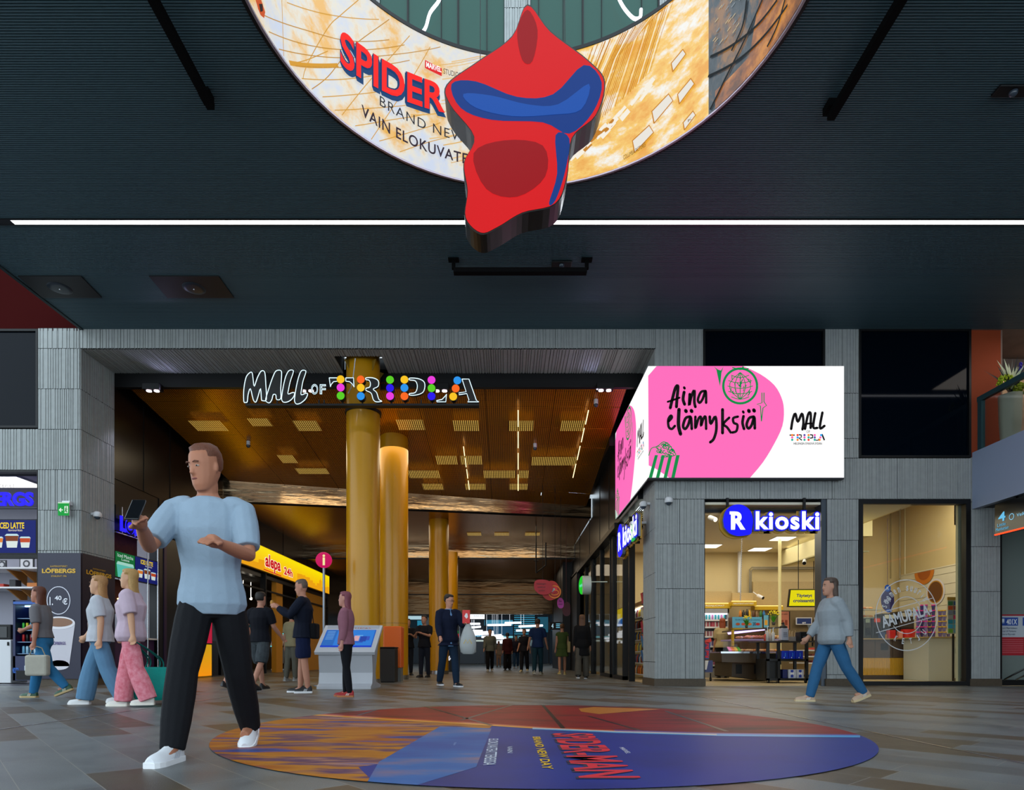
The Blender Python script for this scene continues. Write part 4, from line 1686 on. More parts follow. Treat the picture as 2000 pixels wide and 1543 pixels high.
def person(label, x, y, H=1.75, face=0.0, legs=((0, 0), (0, 0)), arms=((0, 8, 10), (0, 8, 10)), top=('cloth', '808080'), sleeve=0.45,
           hem=0.86, topw=1.0, pants=('p', '20242c'), plen=1.0, pw=1.0, shoes=('222222', 'e8e8e8'), hair=('2a1c12', 'short'), skin='c08a68',
           female=False, lean=0.0, head=(0, 0), skirt=None, vox=None, grp=None, detail=True, collar=None, inner=None, glasses=False, plant=True):
    """one standing or walking figure. face: turn about z (0 looks towards the camera, -Y).
    legs: (hip swing, knee bend) right/left in degrees; arms: (swing, spread, elbow bend)"""
    s = H / 1.75
    d2r = math.radians
    vox = vox or (0.007 if y < 6 else 0.010 if y < 14 else 0.016)
    T = thing('person', label, 'person', (x, y, 0), grp, rz=face)
    hipz = 0.93
    hips, knees, ankles, toes = [], [], [], []
    for i, sd in enumerate((-1, 1)):
        a, b = d2r(legs[i][0]), d2r(legs[i][1])
        h = Vector((sd * 0.092, 0, hipz - 0.03))
        k = h + 0.43 * Vector((sd * 0.01, -math.sin(a), -math.cos(a)))
        an = k + 0.41 * Vector((0, -math.sin(a - b), -math.cos(a - b)))
        hips.append(h)
        knees.append(k)
        ankles.append(an)
    low = min(an.z - 0.085 for an in ankles)
    dz = -low
    L = lambda v: Vector(v) + Vector((0, 0, dz))
    hips = [L(v) for v in hips]
    knees = [L(v) for v in knees]
    ankles = [L(v) for v in ankles]
    ln = math.tan(d2r(lean))

    def tp(z, xx=0, yy=0):
        return L((xx, yy - ln * (z - hipz), z))
    wS = 0.155 if female else 0.185
    # torso rings: z, half width, half depth
    TR = [(0.82, .12, .09), (0.88, .155 if female else .148, .112), (0.95, .155 if female else .148, .112), (1.02, .14, .105), (1.08, .128 if female else .138, .10), (1.18, .142 if female else .152, .115),
          (1.29, .158 if female else .172, .125), (1.38, .165 if female else .182, .11), (1.435, .14 if female else .155, .09), (1.465, .08, .07), (1.49, .055, .06)]
    body = MB()
    body.loft([[v for v in ring_(tp(z), a, b)] for z, a, b in TR])
    limb(body, [tp(1.45), tp(1.50, 0, -0.01), tp(1.58, 0, -0.02)], [0.062, 0.053, 0.052])
    # head
    hy, hp = d2r(head[0]), d2r(head[1])
    HR = Matrix.Rotation(hy, 3, 'Z') @ Matrix.Rotation(hp, 3, 'X')
    hc = tp(1.635, 0, -0.025)
    HP = [(-0.125, .030, .030, -0.055), (-0.115, .042, .048, -0.04), (-0.09, .055, .068, -.028), (-0.05, .066, .083, -.012), (-0.01, .071, .091, -.002), (0.03, .074, .096, .004), (0.07, .070, .091, .008), (0.10, .055, .072, .01), (0.118, .03, .04, .01), (0.122, .008, .01, .01)]

    def hpnt(v):
        return hc + HR @ Vector(v)
    body.loft([[hc + HR @ (Vector((a * math.cos(2 * PI * k / 16), b * math.sin(2 * PI * k / 16) + off, z))) for k in range(16)] for z, a, b, off in HP])
    # nose, brow, ears, chin
    body.loft([[hpnt((q * math.cos(2 * PI * k / 6), yy + q * .6 * math.sin(2 * PI * k / 6), zz_)) for k in range(6)] for q, yy, zz_ in ((.006, -.088, .012), (.011, -.097, -.008), (.016, -.104, -.028), (.012, -.094, -.038))])
    for sd in (-1, 1):
        body.ball(hpnt((sd * .074, .008, -.008)), 0, 8, sz=(.009, .017, .029))
    # arms
    arm = []
    for i, sd in enumerate((-1, 1)):
        a, ab, e = (d2r(q) for q in arms[i][:3])
        inn = d2r(arms[i][3]) if len(arms[i]) > 3 else 0
        S = tp(1.405, sd * wS, 0)
        dirU = Vector((sd * math.sin(ab), -math.sin(a) * math.cos(ab), -math.cos(a) * math.cos(ab)))
        E = S + 0.285 * dirU
        g = a + e
        dirF = Vector((sd * math.sin(ab - inn) * 1.0, -math.sin(g) * math.cos(ab - inn), -math.cos(g) * math.cos(ab - inn)))
        Wv = E + 0.245 * dirF
        arm.append((S, E, Wv, dirF))
        limb(body, [tp(1.42, sd * wS * .6, 0), S, E, Wv], [.05, .052, .040, .027])
        # hand: palm, four fingers, thumb
        if y < 14:
            side = Vector((0, -1, 0)) - dirF * Vector((0, -1, 0)).dot(dirF)
            side = side.normalized() if side.length > .1 else Vector((0, 0, 1))
            pn = dirF.cross(side).normalized() * (-sd)
            body.tube([Wv - dirF * .01, Wv + dirF * .03, Wv + dirF * .06, Wv + dirF * .088], [.025, .032, .036, .030], 10)
            for f in range(4):
                o_ = (f - 1.5) * .0195
                ln_ = (.066, .078, .072, .056)[f]
                b0 = Wv + dirF * .075 + side * -o_
                c1 = b0 + dirF * ln_ * .5 + pn * .010
                c2 = c1 + dirF * ln_ * .35 + pn * .024
                body.tube([b0, c1, c2], [.0098, .0092, .0082], 7)
            b0 = Wv + dirF * .03 + side * .026
            body.tube([b0, b0 + dirF * .03 + side * .022, b0 + dirF * .058 + side * .026 + pn * .012], [.0115, .0105, .009], 7)
        else:
            body.tube([Wv - dirF * .01, Wv + dirF * .05, Wv + dirF * .11, Wv + dirF * .16], [.025, .034, .028, .012], 8)
    for i in range(2):
        limb(body, [hips[i] + Vector((-.026 * (1 if i else -1), 0, .02)), knees[i], ankles[i]], [.072, .054, .038])
        body.tube([ankles[i], ankles[i] + Vector((0, -.03, -.03)), ankles[i] + Vector((0, -.12, -.055))], [.038, .038, .028], 8)

    def fin(mb_, name, m_, par=T, vx=vox, it=4):
        for i, v in enumerate(mb_.v):
            mb_.v[i] = (v[0] * s, v[1] * s, v[2] * s)
        o = mb_.build(name, m_, par, local=True)
        if vx:
            remesh(o, vx, it)
        return o
    fin(body, 'body', skinm(skin), it=2)

    # upper garment
    g = MB()
    e = 0.014
    rings = [(z, a, b) for z, a, b in TR if z >= hem - 0.001 and z < 1.47]
    if not rings or rings[0][0] > hem + .01:
        rings = [(hem, .165 if hem < 1 else .15, .12)] + rings
    g.loft([ring_(tp(z), (a + e) * (topw if z < 1.36 else 1) + .022 * min(max((1.06 - z) / .16, 0), 1), (b + e) * (topw if z < 1.36 else 1) + .012 * min(max((1.06 - z) / .16, 0), 1)) for z, a, b in rings] + [ring_(tp(1.475), .072, .068)])
    for i, sd in enumerate((-1, 1)):
        S, E, Wv, dF = arm[i]
        pts = [tp(1.415, sd * wS * .5, 0), S]
        rs = [.072, .070 * max(1, topw * .95)]
        if sleeve <= 0.5:
            pts.append(S.lerp(E, sleeve * 2))
            rs.append(.064 * max(1, topw))
        else:
            pts += [E, E.lerp(Wv, (sleeve - .5) * 2)]
            rs += [.058 * max(1, topw), .042 * max(1, topw)]
        if sleeve > 0:
            limb(g, pts, rs)
    if skirt:
        n = 22
        rr = []
        for t in (0, .3, .6, 1):
            z = 1.02 + (skirt - 1.02) * t
            q = .14 + .10 * t
            rr.append([tp(z, (q + .014 * math.sin(k * 2 * PI / n * 6) * t) * math.cos(2 * PI * k / n), (q * .8 + .014 * math.sin(k * 2 * PI / n * 6) * t) * math.sin(2 * PI * k / n)) for k in range(n)])
        g.loft(rr)
    gm = cloth(*top)
    fin(g, 'dress' if skirt else 'top', gm)
    if collar:
        c = MB()
        c.tube([tp(1.468, .066 * math.cos(a), .066 * math.sin(a) - .006) for a in [2 * PI * k / 12 for k in range(13)]], .013, 6)
        fin(c, 'collar', cloth(collar, collar), vx=None)
    if inner:
        c = MB()
        c.loft([[tp(z, w_ * q, -dd - .028 + .016 * abs(q)) for q in (-1, -.5, 0, .5, 1)] + [tp(z, w_ * q, -dd + .03) for q in (1, 0, -1)] for z, w_, dd in ((hem - .02, .05, .115), (1.08, .045, .098), (1.25, .05, .118), (1.36, .045, .108), (1.455, .035, .066))])
        fin(c, 'shirt_front', cloth(inner, inner), vx=None)
    # trousers / shorts
    if pants:
        p = MB()
        p.loft([ring_(tp(z), a, b) for z, a, b in ((.80, .10, .09), (.86, .165, .125), (.93, .170 if female else .162, .128), (1.0, .150, .115), (1.04, .145, .11))])
        for i in range(2):
            h_, k_, a_ = hips[i], knees[i], ankles[i]
            if plen <= .5:
                q = h_.lerp(k_, min(plen * 2.0, 1))
                limb(p, [h_ * 1 + Vector((-.012 * (1 if i else -1), 0, .02)), h_.lerp(q, .5), q], [.090, .098 * pw, .088 * pw])
            else:
                q = k_.lerp(a_, (plen - .5) * 2)
                limb(p, [h_ + Vector((-.012 * (1 if i else -1), 0, .02)), k_, q + Vector((0, 0, -.02 if plen > .9 else 0))], [.092, .070 * pw, (.054 if pw < 1.25 else .075) * pw])
        fin(p, 'trousers' if plen > .5 else 'shorts', cloth(*pants))
    # shoes
    for i in range(2):
        a_ = ankles[i]
        a0, b0 = d2r(legs[i][0]), d2r(legs[i][1])
        pit = max(0, (b0 - a0)) * .55 if a_.z > .12 else 0
        if a_.z > .12:
            pit = min(pit, .6)
        Rf = Matrix.Rotation(pit, 3, 'X')
        out = Matrix.Rotation((-1, 1)[i] * .12, 3, 'Z')

        def sp(v):
            return a_ + out @ (Rf @ (Vector(v) - Vector((0, .0, 0))))
        sh = MB()
        prof = [(.066, .028, .06, .0), (.054, .038, .092, .0), (.02, .042, .100, 0), (-.02, .044, .092, 0), (-.06, .046, .072, 0), (-.10, .049, .056, 0), (-.145, .049, .050, 0), (-.180, .040, .042, 0), (-.200, .024, .03, 0)]
        rings = []
        for yy, wx, hh, _ in prof:
            rings.append([sp((wx * math.cos(t), yy, -.07 + max(0, math.sin(t)) * (hh + .004) - (0.0 if math.sin(t) >= 0 else .004))) for t in [2 * PI * k / 14 for k in range(14)]])
        sh.loft(rings)
        so = fin(sh, 'shoe', mat('shoe_' + shoes[0], shoes[0], .5), vx=None)
        sl = MB()
        rings = []
        for yy, wx, hh, _ in prof:
            rings.append([sp((q * (wx + .004), yy * 1.03, zz_)) for q, zz_ in ((-1, -.058), (1, -.058), (1.0, -.088), (-1.0, -.088))])
        sl.loft(rings, smooth=False)
        for j, v in enumerate(sl.v):
            sl.v[j] = (v[0] * s, v[1] * s, v[2] * s)
        sl.build('sole', mat('sole_' + shoes[1], shoes[1], .5), so, local=True)
        if y < 14 and len(shoes) > 2:
            st = MB()
            for sd in (-1, 1):
                for q in range(3):
                    st.quad(*[sp((sd * (.0475), yy, zz_)) for yy, zz_ in ((-.03 - q * .018, -.062), (-.022 - q * .018, -.062), (-.004 - q * .018, -.022), (-.012 - q * .018, -.022))])
            for q in range(4):
                st.tube([sp((-.02, -.045 - q * .02, -.012 - q * .007)), sp((0, -.05 - q * .02, -.006 - q * .007)), sp((.02, -.045 - q * .02, -.012 - q * .007))], .004, 5)
            for j, v in enumerate(st.v):
                st.v[j] = (v[0] * s, v[1] * s, v[2] * s)
            st.build('stripes', mat('sole_' + shoes[2], shoes[2], .5), so, local=True)
    # hair
    hcol, style = hair
    hm = mat('hair_' + hcol, hcol, .6, noise=.25, nscale=60, bump=.4, bscale=120)
    if style != 'none':
        hb_ = MB()
        n = 20
        rr = []
        thick = .008 if style == 'buzz' else .018
        for z, a, b, off in HP[3:]:
            row = []
            for k in range(n):
                t = 2 * PI * k / n
                yy = math.sin(t)           # -1 is the face side
                cut = -.02 if yy > 0.1 else (.045 if yy > -.55 else .075)
                if style == 'hood':
                    cut = -.1
                th = thick if z >= cut else -.012
                row.append(hc + HR @ Vector(((a + th) * math.cos(t), (b + th) * yy + off, z + (.010 if z > .09 else 0))))
            rr.append(row)
        hb_.loft(rr)
        if style in ('long', 'bob'):
            L_ = .36 if style == 'long' else .14
            hb_.loft([[hc + HR @ Vector((w_ * math.cos(t), yy + d_ * math.sin(t), zz_)) for t in [2 * PI * k / 14 for k in range(14)]] for zz_, w_, d_, yy in
                      ((.05, .08, .06, .04), (-.05, .088, .055, .05), (-.12, .092, .05, .055), (-.12 - L_ * .6, .08, .036, .085), (-.12 - L_, .045, .02, .09))])
        if style == 'bun':
            hb_.ball(hpnt((0, .10, .05)), .045, 10)
        fin(hb_, 'hair', hm, vx=vox if style != 'buzz' else None, it=2)
    if detail and y < 16:
        em, dk = mat('eye_white', 'b8aca0', .5), mat('eye_dark', '1a120c', .3)
        for sd in (-1, 1):
            eb = MB()
            eb.ball(hpnt((sd * .029, -.0815, .008)), 0, 8, sz=(.012, .006, .0055))
            eo = fin(eb, 'eye', em, vx=None)
            pb = MB()
            pb.ball(hpnt((sd * .029, -.0865, .008)), .0048, 6)
            for j, v in enumerate(pb.v):
                pb.v[j] = (v[0] * s, v[1] * s, v[2] * s)
            pb.build('pupil', dk, eo, local=True)
        br = MB()
        for sd in (-1, 1):
            br.tube([hpnt((sd * .014, -.094, .028)), hpnt((sd * .03, -.094, .033)), hpnt((sd * .046, -.083, .028))], .0035, 5)
        fin(br, 'eyebrows', hm, vx=None)
        mo = MB()
        mo.tube([hpnt((-.024, -.083, -.06)), hpnt((-.01, -.093, -.058)), hpnt((.01, -.093, -.058)), hpnt((.024, -.083, -.06))], [.003, .006, .006, .003], 6)
        fin(mo, 'mouth', mat('lips', '8a4a40', .5), vx=None)
    if glasses:
        gl = MB()
        for sd in (-1, 1):
            c_ = Vector((sd * .031, -.100, .006))
            gl.tube([hpnt(c_ + Vector((.021 * math.cos(t), 0, .016 * math.sin(t)))) for t in [2 * PI * k / 12 for k in range(13)]], .0022, 5)
            gl.tube([hpnt((sd * .052, -.098, .01)), hpnt((sd * .076, 0, .005))], .0022, 5)
        gl.tube([hpnt((-.01, -.101, .01)), hpnt((.01, -.101, .01))], .0022, 5)
        fin(gl, 'glasses', mat('glasses_frame', '4a3030', .3), vx=None)
    R = Matrix.Rotation(face, 3, 'Z')
    org = Vector((x, y, 0))
    Wd = lambda v: org + R @ (Vector(v) * s)
    return T, dict(hand=[Wd(a[2] + a[3] * .075) for a in arm], wrist=[Wd(a[2]) for a in arm], head=Wd(hc), sh=[Wd(a[0]) for a in arm], W=Wd)


def at(px_, py_):
    p = fl(px_, py_)
    return p.x, p.y


# 1 big man striding past, light blue shirt, holding a phone
x, y = -1.83, 3.96
T, J = person('man in a pale blue shirt and black trousers striding past the floor graphic', x, y, 1.90, face=math.radians(5), legs=((23, 5), (-20, 14)),
              arms=((34, 14, 70, 30), (20, 12, 75, 28)), top=('pale_blue', '94a8ba'), sleeve=.42, hem=.81, topw=1.05, pants=('black_jeans', '15161a'), pw=1.15,
              shoes=('e6e9ee', 'f4f5f8', 'c8ccd4'), hair=('6a3c28', 'buzz'), skin='b4785c', lean=6, head=(-28, 14))
mb = MB()
h = J['hand'][0]
R_ = Matrix.Rotation(math.radians(5), 3, 'Z')
mb.bbox(-.036, -.005, -.075, .036, .005, .075, .006)
for i, v in enumerate(mb.v):
    q = R_ @ (Matrix.Rotation(math.radians(-35), 3, 'X') @ Vector(v))
    mb.v[i] = tuple(q + h + R_ @ Vector((0, -.04, .05)))
o = mb.build('phone', mat('phone_black', '101216', .2))
tag(o, 'dark phone held up by the man in the pale blue shirt', 'phone')

# 2 two women at the left with a turquoise bag
x, y = at(196, 1376)
person('woman in a white T-shirt and light jeans walking by the coffee banner', x, y, 1.62, face=math.radians(-75), legs=((20, 10), (-16, 12)), arms=((18, 8, 22), (-14, 8, 15)),
       top=('white_tee', 'b9bcc4'), sleeve=.4, hem=.86, topw=1.18, pants=('light_jeans', '5c84a4'), pw=1.45, shoes=('d8d8d8', 'e8e8e8'), hair=('a87a4a', 'bob'), skin='c89878', female=True)
x, y = at(256, 1380)
T, J = person('woman in a pale pink T-shirt and pink patterned trousers carrying a turquoise bag', x, y, 1.64, face=math.radians(-80), legs=((12, 6), (-12, 10)), arms=((12, 8, 18), (-16, 12, 6)),
              top=('pale_pink', 'c4aebe'), sleeve=.45, hem=.82, topw=1.3, pants=('pink_pattern', 'd0405e'), pw=1.4, shoes=('d8d4cc', 'efe9dc'), hair=('b08a52', 'bob'), skin='c89878', female=True)
_M['cloth_pink_pattern'].node_tree.nodes['Mix'].inputs[7].default_value = lin('f2b0bc')
_M['cloth_pink_pattern'].node_tree.nodes['Mix'].inputs[6].default_value = lin('c41f44')
_M['cloth_pink_pattern'].node_tree.nodes['Noise Texture'].inputs['Scale'].default_value = 22
BX, BY = (fl(306, 1374).x, fl(306, 1374).y - 0.06)
h = J['hand'][1]
t = thing('travel_bag', 'turquoise soft shopping bag hanging beside the pink trousers', 'bag', (BX, BY, .05))
mb = MB()
mb.loft([[Vector((BX + a * (w_ + .012 * math.sin(k)), BY + b * d_, z)) for k, (a, b) in enumerate(((-1, -.7), (-.6, -1), (0, -1.1), (.6, -1), (1, -.7), (1, .7), (.6, 1), (0, 1.1), (-.6, 1), (-1, .7)))] for z, w_, d_ in
         ((.05, .19, .09), (.08, .21, .11), (.2, .225, .12), (.32, .215, .11), (.44, .20, .09), (.47, .185, .05))])
mb.build('bag_body', cloth('turquoise', '12948a', .6), t)
for dy in (-.05, .05):
    mb = MB()
    mb.tube(smooth_pts([(BX - .09, BY + dy, .45), (BX - .07, BY + dy * .6, .58), (h.x, h.y, max(h.z, .62)), (BX + .07, BY + dy * .6, .58), (BX + .09, BY + dy, .45)], 4, False), .009, 6)
    mb.build('handle', cloth('teal_handle', '0c6c66'), t)
cv = Canvas((BX - .08, BY - .137, .16), (1, 0, 0))
cv.ell(.08, .04, .04, .016, 'bfeae4', 1)
cv.ell(.08, .04, .028, .009, '12948a', 2)
cv.build('emblem', t)

# 3 person at far left
x, y = at(84, 1363)
T, J = person('person in a pale top, blue jeans and green shoes at the left picture edge', x, y, 1.62, face=math.radians(-85), legs=((18, 8), (-18, 24)), arms=((38, 10, 30), (-10, 8, 12)),
              top=('grey_stripe', '6f6c70'), sleeve=.42, hem=.95, topw=1.05, pants=('blue_jeans', '2a6a96'), pw=1.1, shoes=('1c4a34', 'b8a070', 'd8d8c8'), hair=('5a2c18', 'long'), skin='a8705a', female=True, lean=4)
h = J['hand'][1]
t = thing('tote_bag', 'cream tote bag at the hip of the person in green shoes', 'bag', (h.x + .05, h.y, h.z - .4))
mb = MB()
mb.bbox(h.x - .10, h.y - .05, h.z - .42, h.x + .22, h.y + .05, h.z - .12, .03)
mb.build('bag_body', cloth('cream_bag', 'a8a498'), t)
mb = MB()
mb.tube([(h.x - .06, h.y, h.z - .13), (h.x - .01, h.y, h.z - .02), (h.x + .05, h.y, h.z), (h.x + .12, h.y, h.z - .02), (h.x + .17, h.y, h.z - .13)], .008, 6)
mb.build('handle', cloth('cream_handle', '8a8678'), t)

# 4 couple walking past the shop
x, y = at(468, 1344)
person('woman with fair hair in a teal top and black shorts near the market', x, y, 1.62, face=math.radians(150), legs=((14, 6), (-12, 16)), arms=((16, 8, 20), (-14, 8, 12)),
       top=('teal', '1f6478'), sleeve=.3, hem=.86, topw=1.1, pants=('black_shorts', '0c0c10'), plen=.26, shoes=('0e0e12', '202024'), hair=('b88a50', 'long'), skin='c08a74', female=True)
x, y = at(508, 1347)
person('man in a black T-shirt and wavy grey shorts walking towards the market', x, y, 1.78, face=math.radians(165), legs=((-14, 18), (16, 4)), arms=((14, 10, 30), (-16, 8, 14)),
       top=('black_tee', '0d0f18'), sleeve=.4, hem=.86, topw=1.1, pants=('dark_camo', '3a4044', .8, .5), plen=.5, pw=1.15, shoes=('0c0c10', '1a1a1e'), hair=('1a1410', 'short'), skin='b4806a')

# 5 standing man
x, y = at(592, 1353)
T, J = person('man in a navy jacket and navy shorts standing in profile by the map kiosk', x, y, 1.86, face=math.radians(-82), legs=((5, 2), (-5, 2)), arms=((40, 6, 84, 22), (36, 6, 88, 24)),
              top=('navy', '0e1424'), sleeve=.97, hem=.84, topw=1.12, pants=('navy_shorts', '0b1636'), plen=.44, pw=1.12, shoes=('0e0f14', 'e9e9ec', 'd8d8dc'), hair=('5c4a3e', 'buzz'), skin='b88068', head=(0, 12), collar='0a0e1c')
h = (J['hand'][0] + J['hand'][1]) / 2
mb = MB()
mb.tube([h + Vector((-.05, 0, -.02)), h + Vector((-.05, 0, .05)), h + Vector((-.05, 0, .08))], [.022, .03, .018], 10)
tag(mb.build('snack', mat('snack_brown', 'b88440', .8)), 'small pale snack held up by the man in navy shorts', 'food')
t = thing('shoulder_bag', 'small black bag at the back of the man in navy shorts', 'bag', (x + .19, y, .95))
mb = MB()
mb.bbox(x + .14, y - .12, .90, x + .25, y + .12, 1.16, .03)
mb.build('bag_body', cloth('black_bag', '08080c'), t)
mb = MB()
mb.tube([(x + .19, y - .05, 1.15), (x + .17, y - .06, 1.35), (x + .03, y - .10, 1.54), (x - .1, y - .10, 1.4)], .008, 6)
mb.build('strap', cloth('black_bag', '08080c'), t)

# 6 passer in red shoes
x, y = at(676, 1361)
person('slim passer in dark trousers, dusky pink top and red shoes by the map kiosk', x, y, 1.55, face=math.radians(-90), legs=((3, 2), (-4, 4)), arms=((4, 3, 14), (-2, 3, 10)),
       top=('dusky_pink', '8a5a68'), sleeve=.9, hem=.86, topw=1.02, pants=('ink_black', '0e1016'), pw=.9, shoes=('9a1418', 'b06a3a', 'e0d8d0'), hair=('7a3c48', 'bob'), skin='b88070', female=True)

# 7 man in navy jacket, looking up to the right
x, y = at(876, 1341)
T, J = person('man in a navy jacket, light blue shirt and jeans, red packet in hand', x, y, 1.84, face=math.radians(28), legs=((-10, 12), (12, 2)), arms=((14, 10, 20, 6), (34, 8, 62, 20)),
              top=('deep_navy', '10182e'), sleeve=.97, hem=.78, topw=1.16, pants=('dark_jeans', '16283c'), pw=1.05, shoes=('101216', 'e4e4e8', 'c8c8cc'), hair=('22160e', 'short'), skin='c08870', head=(28, 12),
              inner='6a90bc', glasses=True, collar='6a90bc')
h = J['hand'][1]
t = thing('red_packet', 'bright red packet with a white mark held against the navy jacket', 'packet', (h.x, h.y, h.z))
mb = MB()
mb.bbox(h.x - .07, h.y - .06, h.z - .02, h.x + .08, h.y - .035, h.z + .24, .006)
mb.build('packet', mat('packet_red', 'd81410', .4), t)
cv = Canvas((h.x - .07, h.y - .061, h.z - .02), (1, 0, 0))
cv.poly([(.04, .14), (.07, .20), (.10, .19), (.11, .12), (.08, .09)], 'efe8e8')
cv.build('white_mark', t)
t = thing('plastic_carrier_bag', 'white plastic bag with yellow mark hanging below the red packet', 'bag', (h.x + .02, h.y - .02, h.z - .6))
mb = MB()
rr = []
for z, w_ in ((-.62, .10), (-.58, .15), (-.45, .165), (-.3, .15), (-.16, .10), (-.06, .045), (.0, .02)):
    rr.append([Vector((h.x + .04 + (w_ + .012 * math.sin(k * 2.4 + z * 20)) * math.cos(2 * PI * k / 18), h.y - .02 + (w_ * .55 + .01 * math.sin(k * 3.1)) * math.sin(2 * PI * k / 18), h.z + z)) for k in range(18)])
mb.loft(rr)
mb.build('bag_body', mat('white_film', 'b4b8b8', .35, alpha=.8), t)
cv = Canvas((h.x - .06, h.y - .135, h.z - .42), (1, 0, 0))
cv.stroke([(.02, .0), (.06, .08), (.10, .01), (.14, .08), (.18, 0)], .014, 'c8a838', 1)
cv.build('yellow_mark', t)

# 8.. people farther in the passage
far = [
    ('man in a black T-shirt with crossed arms standing left of the black totem', 797, 1319, 1.80, 15, ((3, 2), (-3, 2)), ((30, 10, 80, 45), (30, 10, 80, 45)), '0b0b0f', .4, .84, '12141a', 1, ('0a0a0c', '1a1a1e'), ('3a2c22', 'short'), False),
    ('man in a dark polo shirt standing with arms folded beside the black totem', 829, 1323, 1.78, -20, ((3, 2), (-3, 2)), ((28, 10, 82, 45), (28, 10, 82, 45)), '0e0f16', .4, .84, '171a24', 1, ('0c0c0e', '1a1a1e'), ('2a1e16', 'short'), False),
    ('person in a pale grey hooded top and black trousers walking in the passage', 957, 1311, 1.74, 5, ((16, 10), (-14, 8)), ((12, 8, 20), (-14, 8, 14)), '5c5e54', .95, .84, '0c0c10', 1.15, ('a8a49c', 'c0bcb4'), ('3a2618', 'short'), False),
    ('woman in a dark red hooded top and head scarf walking in the passage', 991, 1309, 1.66, 0, ((8, 4), (-8, 6)), ((8, 6, 14), (-8, 6, 14)), '3c1014', .97, .74, '0e0c10', 1.3, ('101014', '18181c'), ('141014', 'hood'), True),
    ('dark-haired walker in a black T-shirt and cream shoes in the passage', 1024, 1312, 1.70, -10, ((14, 8), (-14, 10)), ((14, 8, 24), (-10, 8, 10)), '15131a', .4, .84, '14141a', 1.2, ('c8b890', 'd8c8a0'), ('4a1c14', 'short'), True),
    ('broad man in a blue T-shirt and jeans walking away, seen from behind', 1050, 1317, 1.88, 175, ((10, 6), (-12, 10)), ((10, 12, 10), (-10, 12, 10)), '14284e', .42, .84, '12303c', 1.15, ('8a8c80', 'c0c0b0'), ('2e1c14', 'short'), False),
    ('woman in a short green dress with a tote on her shoulder walking away', 1098, 1318, 1.68, 178, ((10, 4), (-12, 10)), ((6, 8, 8), (-6, 8, 8)), '3a4a22', .12, .9, None, 1, ('c0a868', 'd8c890'), ('5a3c22', 'bun'), True),
    ('person in a black coat and patterned trousers walking away by the shop front', 1137, 1326, 1.72, 170, ((6, 4), (-10, 8)), ((6, 6, 8), (-6, 6, 8)), '08080b', .97, .62, '4a463e', 1.25, ('16161a', 'c8c8c8'), ('5a3a24', 'bob'), True),
    ('small distant walker in dark clothes near the far hall, left one', 921, 1296, 1.74, 0, ((10, 6), (-10, 6)), ((8, 8, 10), (-8, 8, 10)), '12141a', .9, .84, '2a2618', 1, ('202024', '303034'), ('201812', 'short'), False),
    ('small distant walker in a teal top near the far hall, right of the other', 933, 1297, 1.74, 180, ((10, 6), (-10, 6)), ((8, 8, 10), (-8, 8, 10)), '1c4a68', .4, .84, '12141c', 1, ('202024', '303034'), ('201812', 'short'), False),
    ('child-sized walker in beige behind the dark red hooded woman', 974, 1303, 1.50, 0, ((8, 6), (-8, 6)), ((6, 6, 10), (-6, 6, 10)), '8a7866', .4, .80, '8a6a54', 1, ('403830', '504840'), ('3a2418', 'bob'), True),
    ('thin walker in a dark blue top and jeans right of the hooded woman', 1008, 1305, 1.70, 0, ((12, 8), (-12, 8)), ((8, 6, 30), (-6, 6, 10)), '1a1626', .9, .84, '1c3a5c', 1, ('8a8a90', 'a0a0a8'), ('281a14', 'short'), True),
    ('person in black between the blue T-shirt man and the green dress, far away', 1077, 1298, 1.76, 0, ((10, 6), (-10, 6)), ((6, 6, 10), (-6, 6, 10)), '0a0b10', .9, .84, '101218', 1, ('202024', '303034'), ('201812', 'short'), False),
]
for (lab, px_, py_, H, fa, lg, ar, tc, sl, hm_, pc, pw_, shs, hr, fem) in far:
    x, y = at(px_, py_)
    T, J = person(lab, x, y, H, face=math.radians(fa), legs=lg, arms=ar, top=('f_' + tc, tc), sleeve=sl, hem=hm_, topw=1.1, pants=('f_' + pc, pc) if pc else None, pw=pw_, shoes=shs, hair=hr,
                  female=fem, skirt=.62 if 'dress' in lab and 'between' not in lab else None, detail=False, skin='a87860', vox=.018 if y < 35 else .03)
    if lab.startswith('woman in a short green dress'):
        q = J['sh'][0]
        mb = MB()
        mb.bbox(q.x + .02, q.y - .1, q.z - .62, q.x + .12, q.y + .16, q.z - .25, .02)
        mb.tube([(q.x + .06, q.y - .06, q.z - .26), (q.x + .0, q.y - .02, q.z + .06), (q.x + .06, q.y + .12, q.z - .26)], .012, 6)
        tag(mb.build('tote_bag', cloth('cream_tote', '9a8a60')), 'cream tote on the shoulder of the woman in the green dress', 'bag')

# shop customer, right passer, man behind the standing man
x, y = at(1411, 1324.5)
person('woman with long red hair, beige T-shirt and wide black trousers inside the kiosk', x, y, 1.66, face=math.radians(165), legs=((3, 2), (-3, 2)), arms=((10, 8, 40), (6, 8, 10)),
       top=('beige_tee', 'a8966c'), sleeve=.45, hem=.88, topw=1.2, pants=('wide_black', '0a0a0c'), pw=1.7, shoes=('101010', '181818'), hair=('8a3c14', 'long'), skin='b88060', female=True, vox=.014)
x, y = at(1624, 1371)
person('person in a white-grey top and blue jeans walking in front of the right pillar', x, y, 1.66, face=math.radians(-88), legs=((21, 6), (-22, 14)), arms=((16, 6, 20), (-24, 6, 20)),
       top=('white_grey', '8e969c'), sleeve=.95, hem=.82, topw=1.25, pants=('mid_jeans', '2c5c84'), pw=1.1, shoes=('b89c84', 'cdb890', 'e4e4e0'), hair=('4a3a30', 'bob'), skin='b08068', female=True)
x, y = fl(569, 1330).x, fl(569, 1330).y
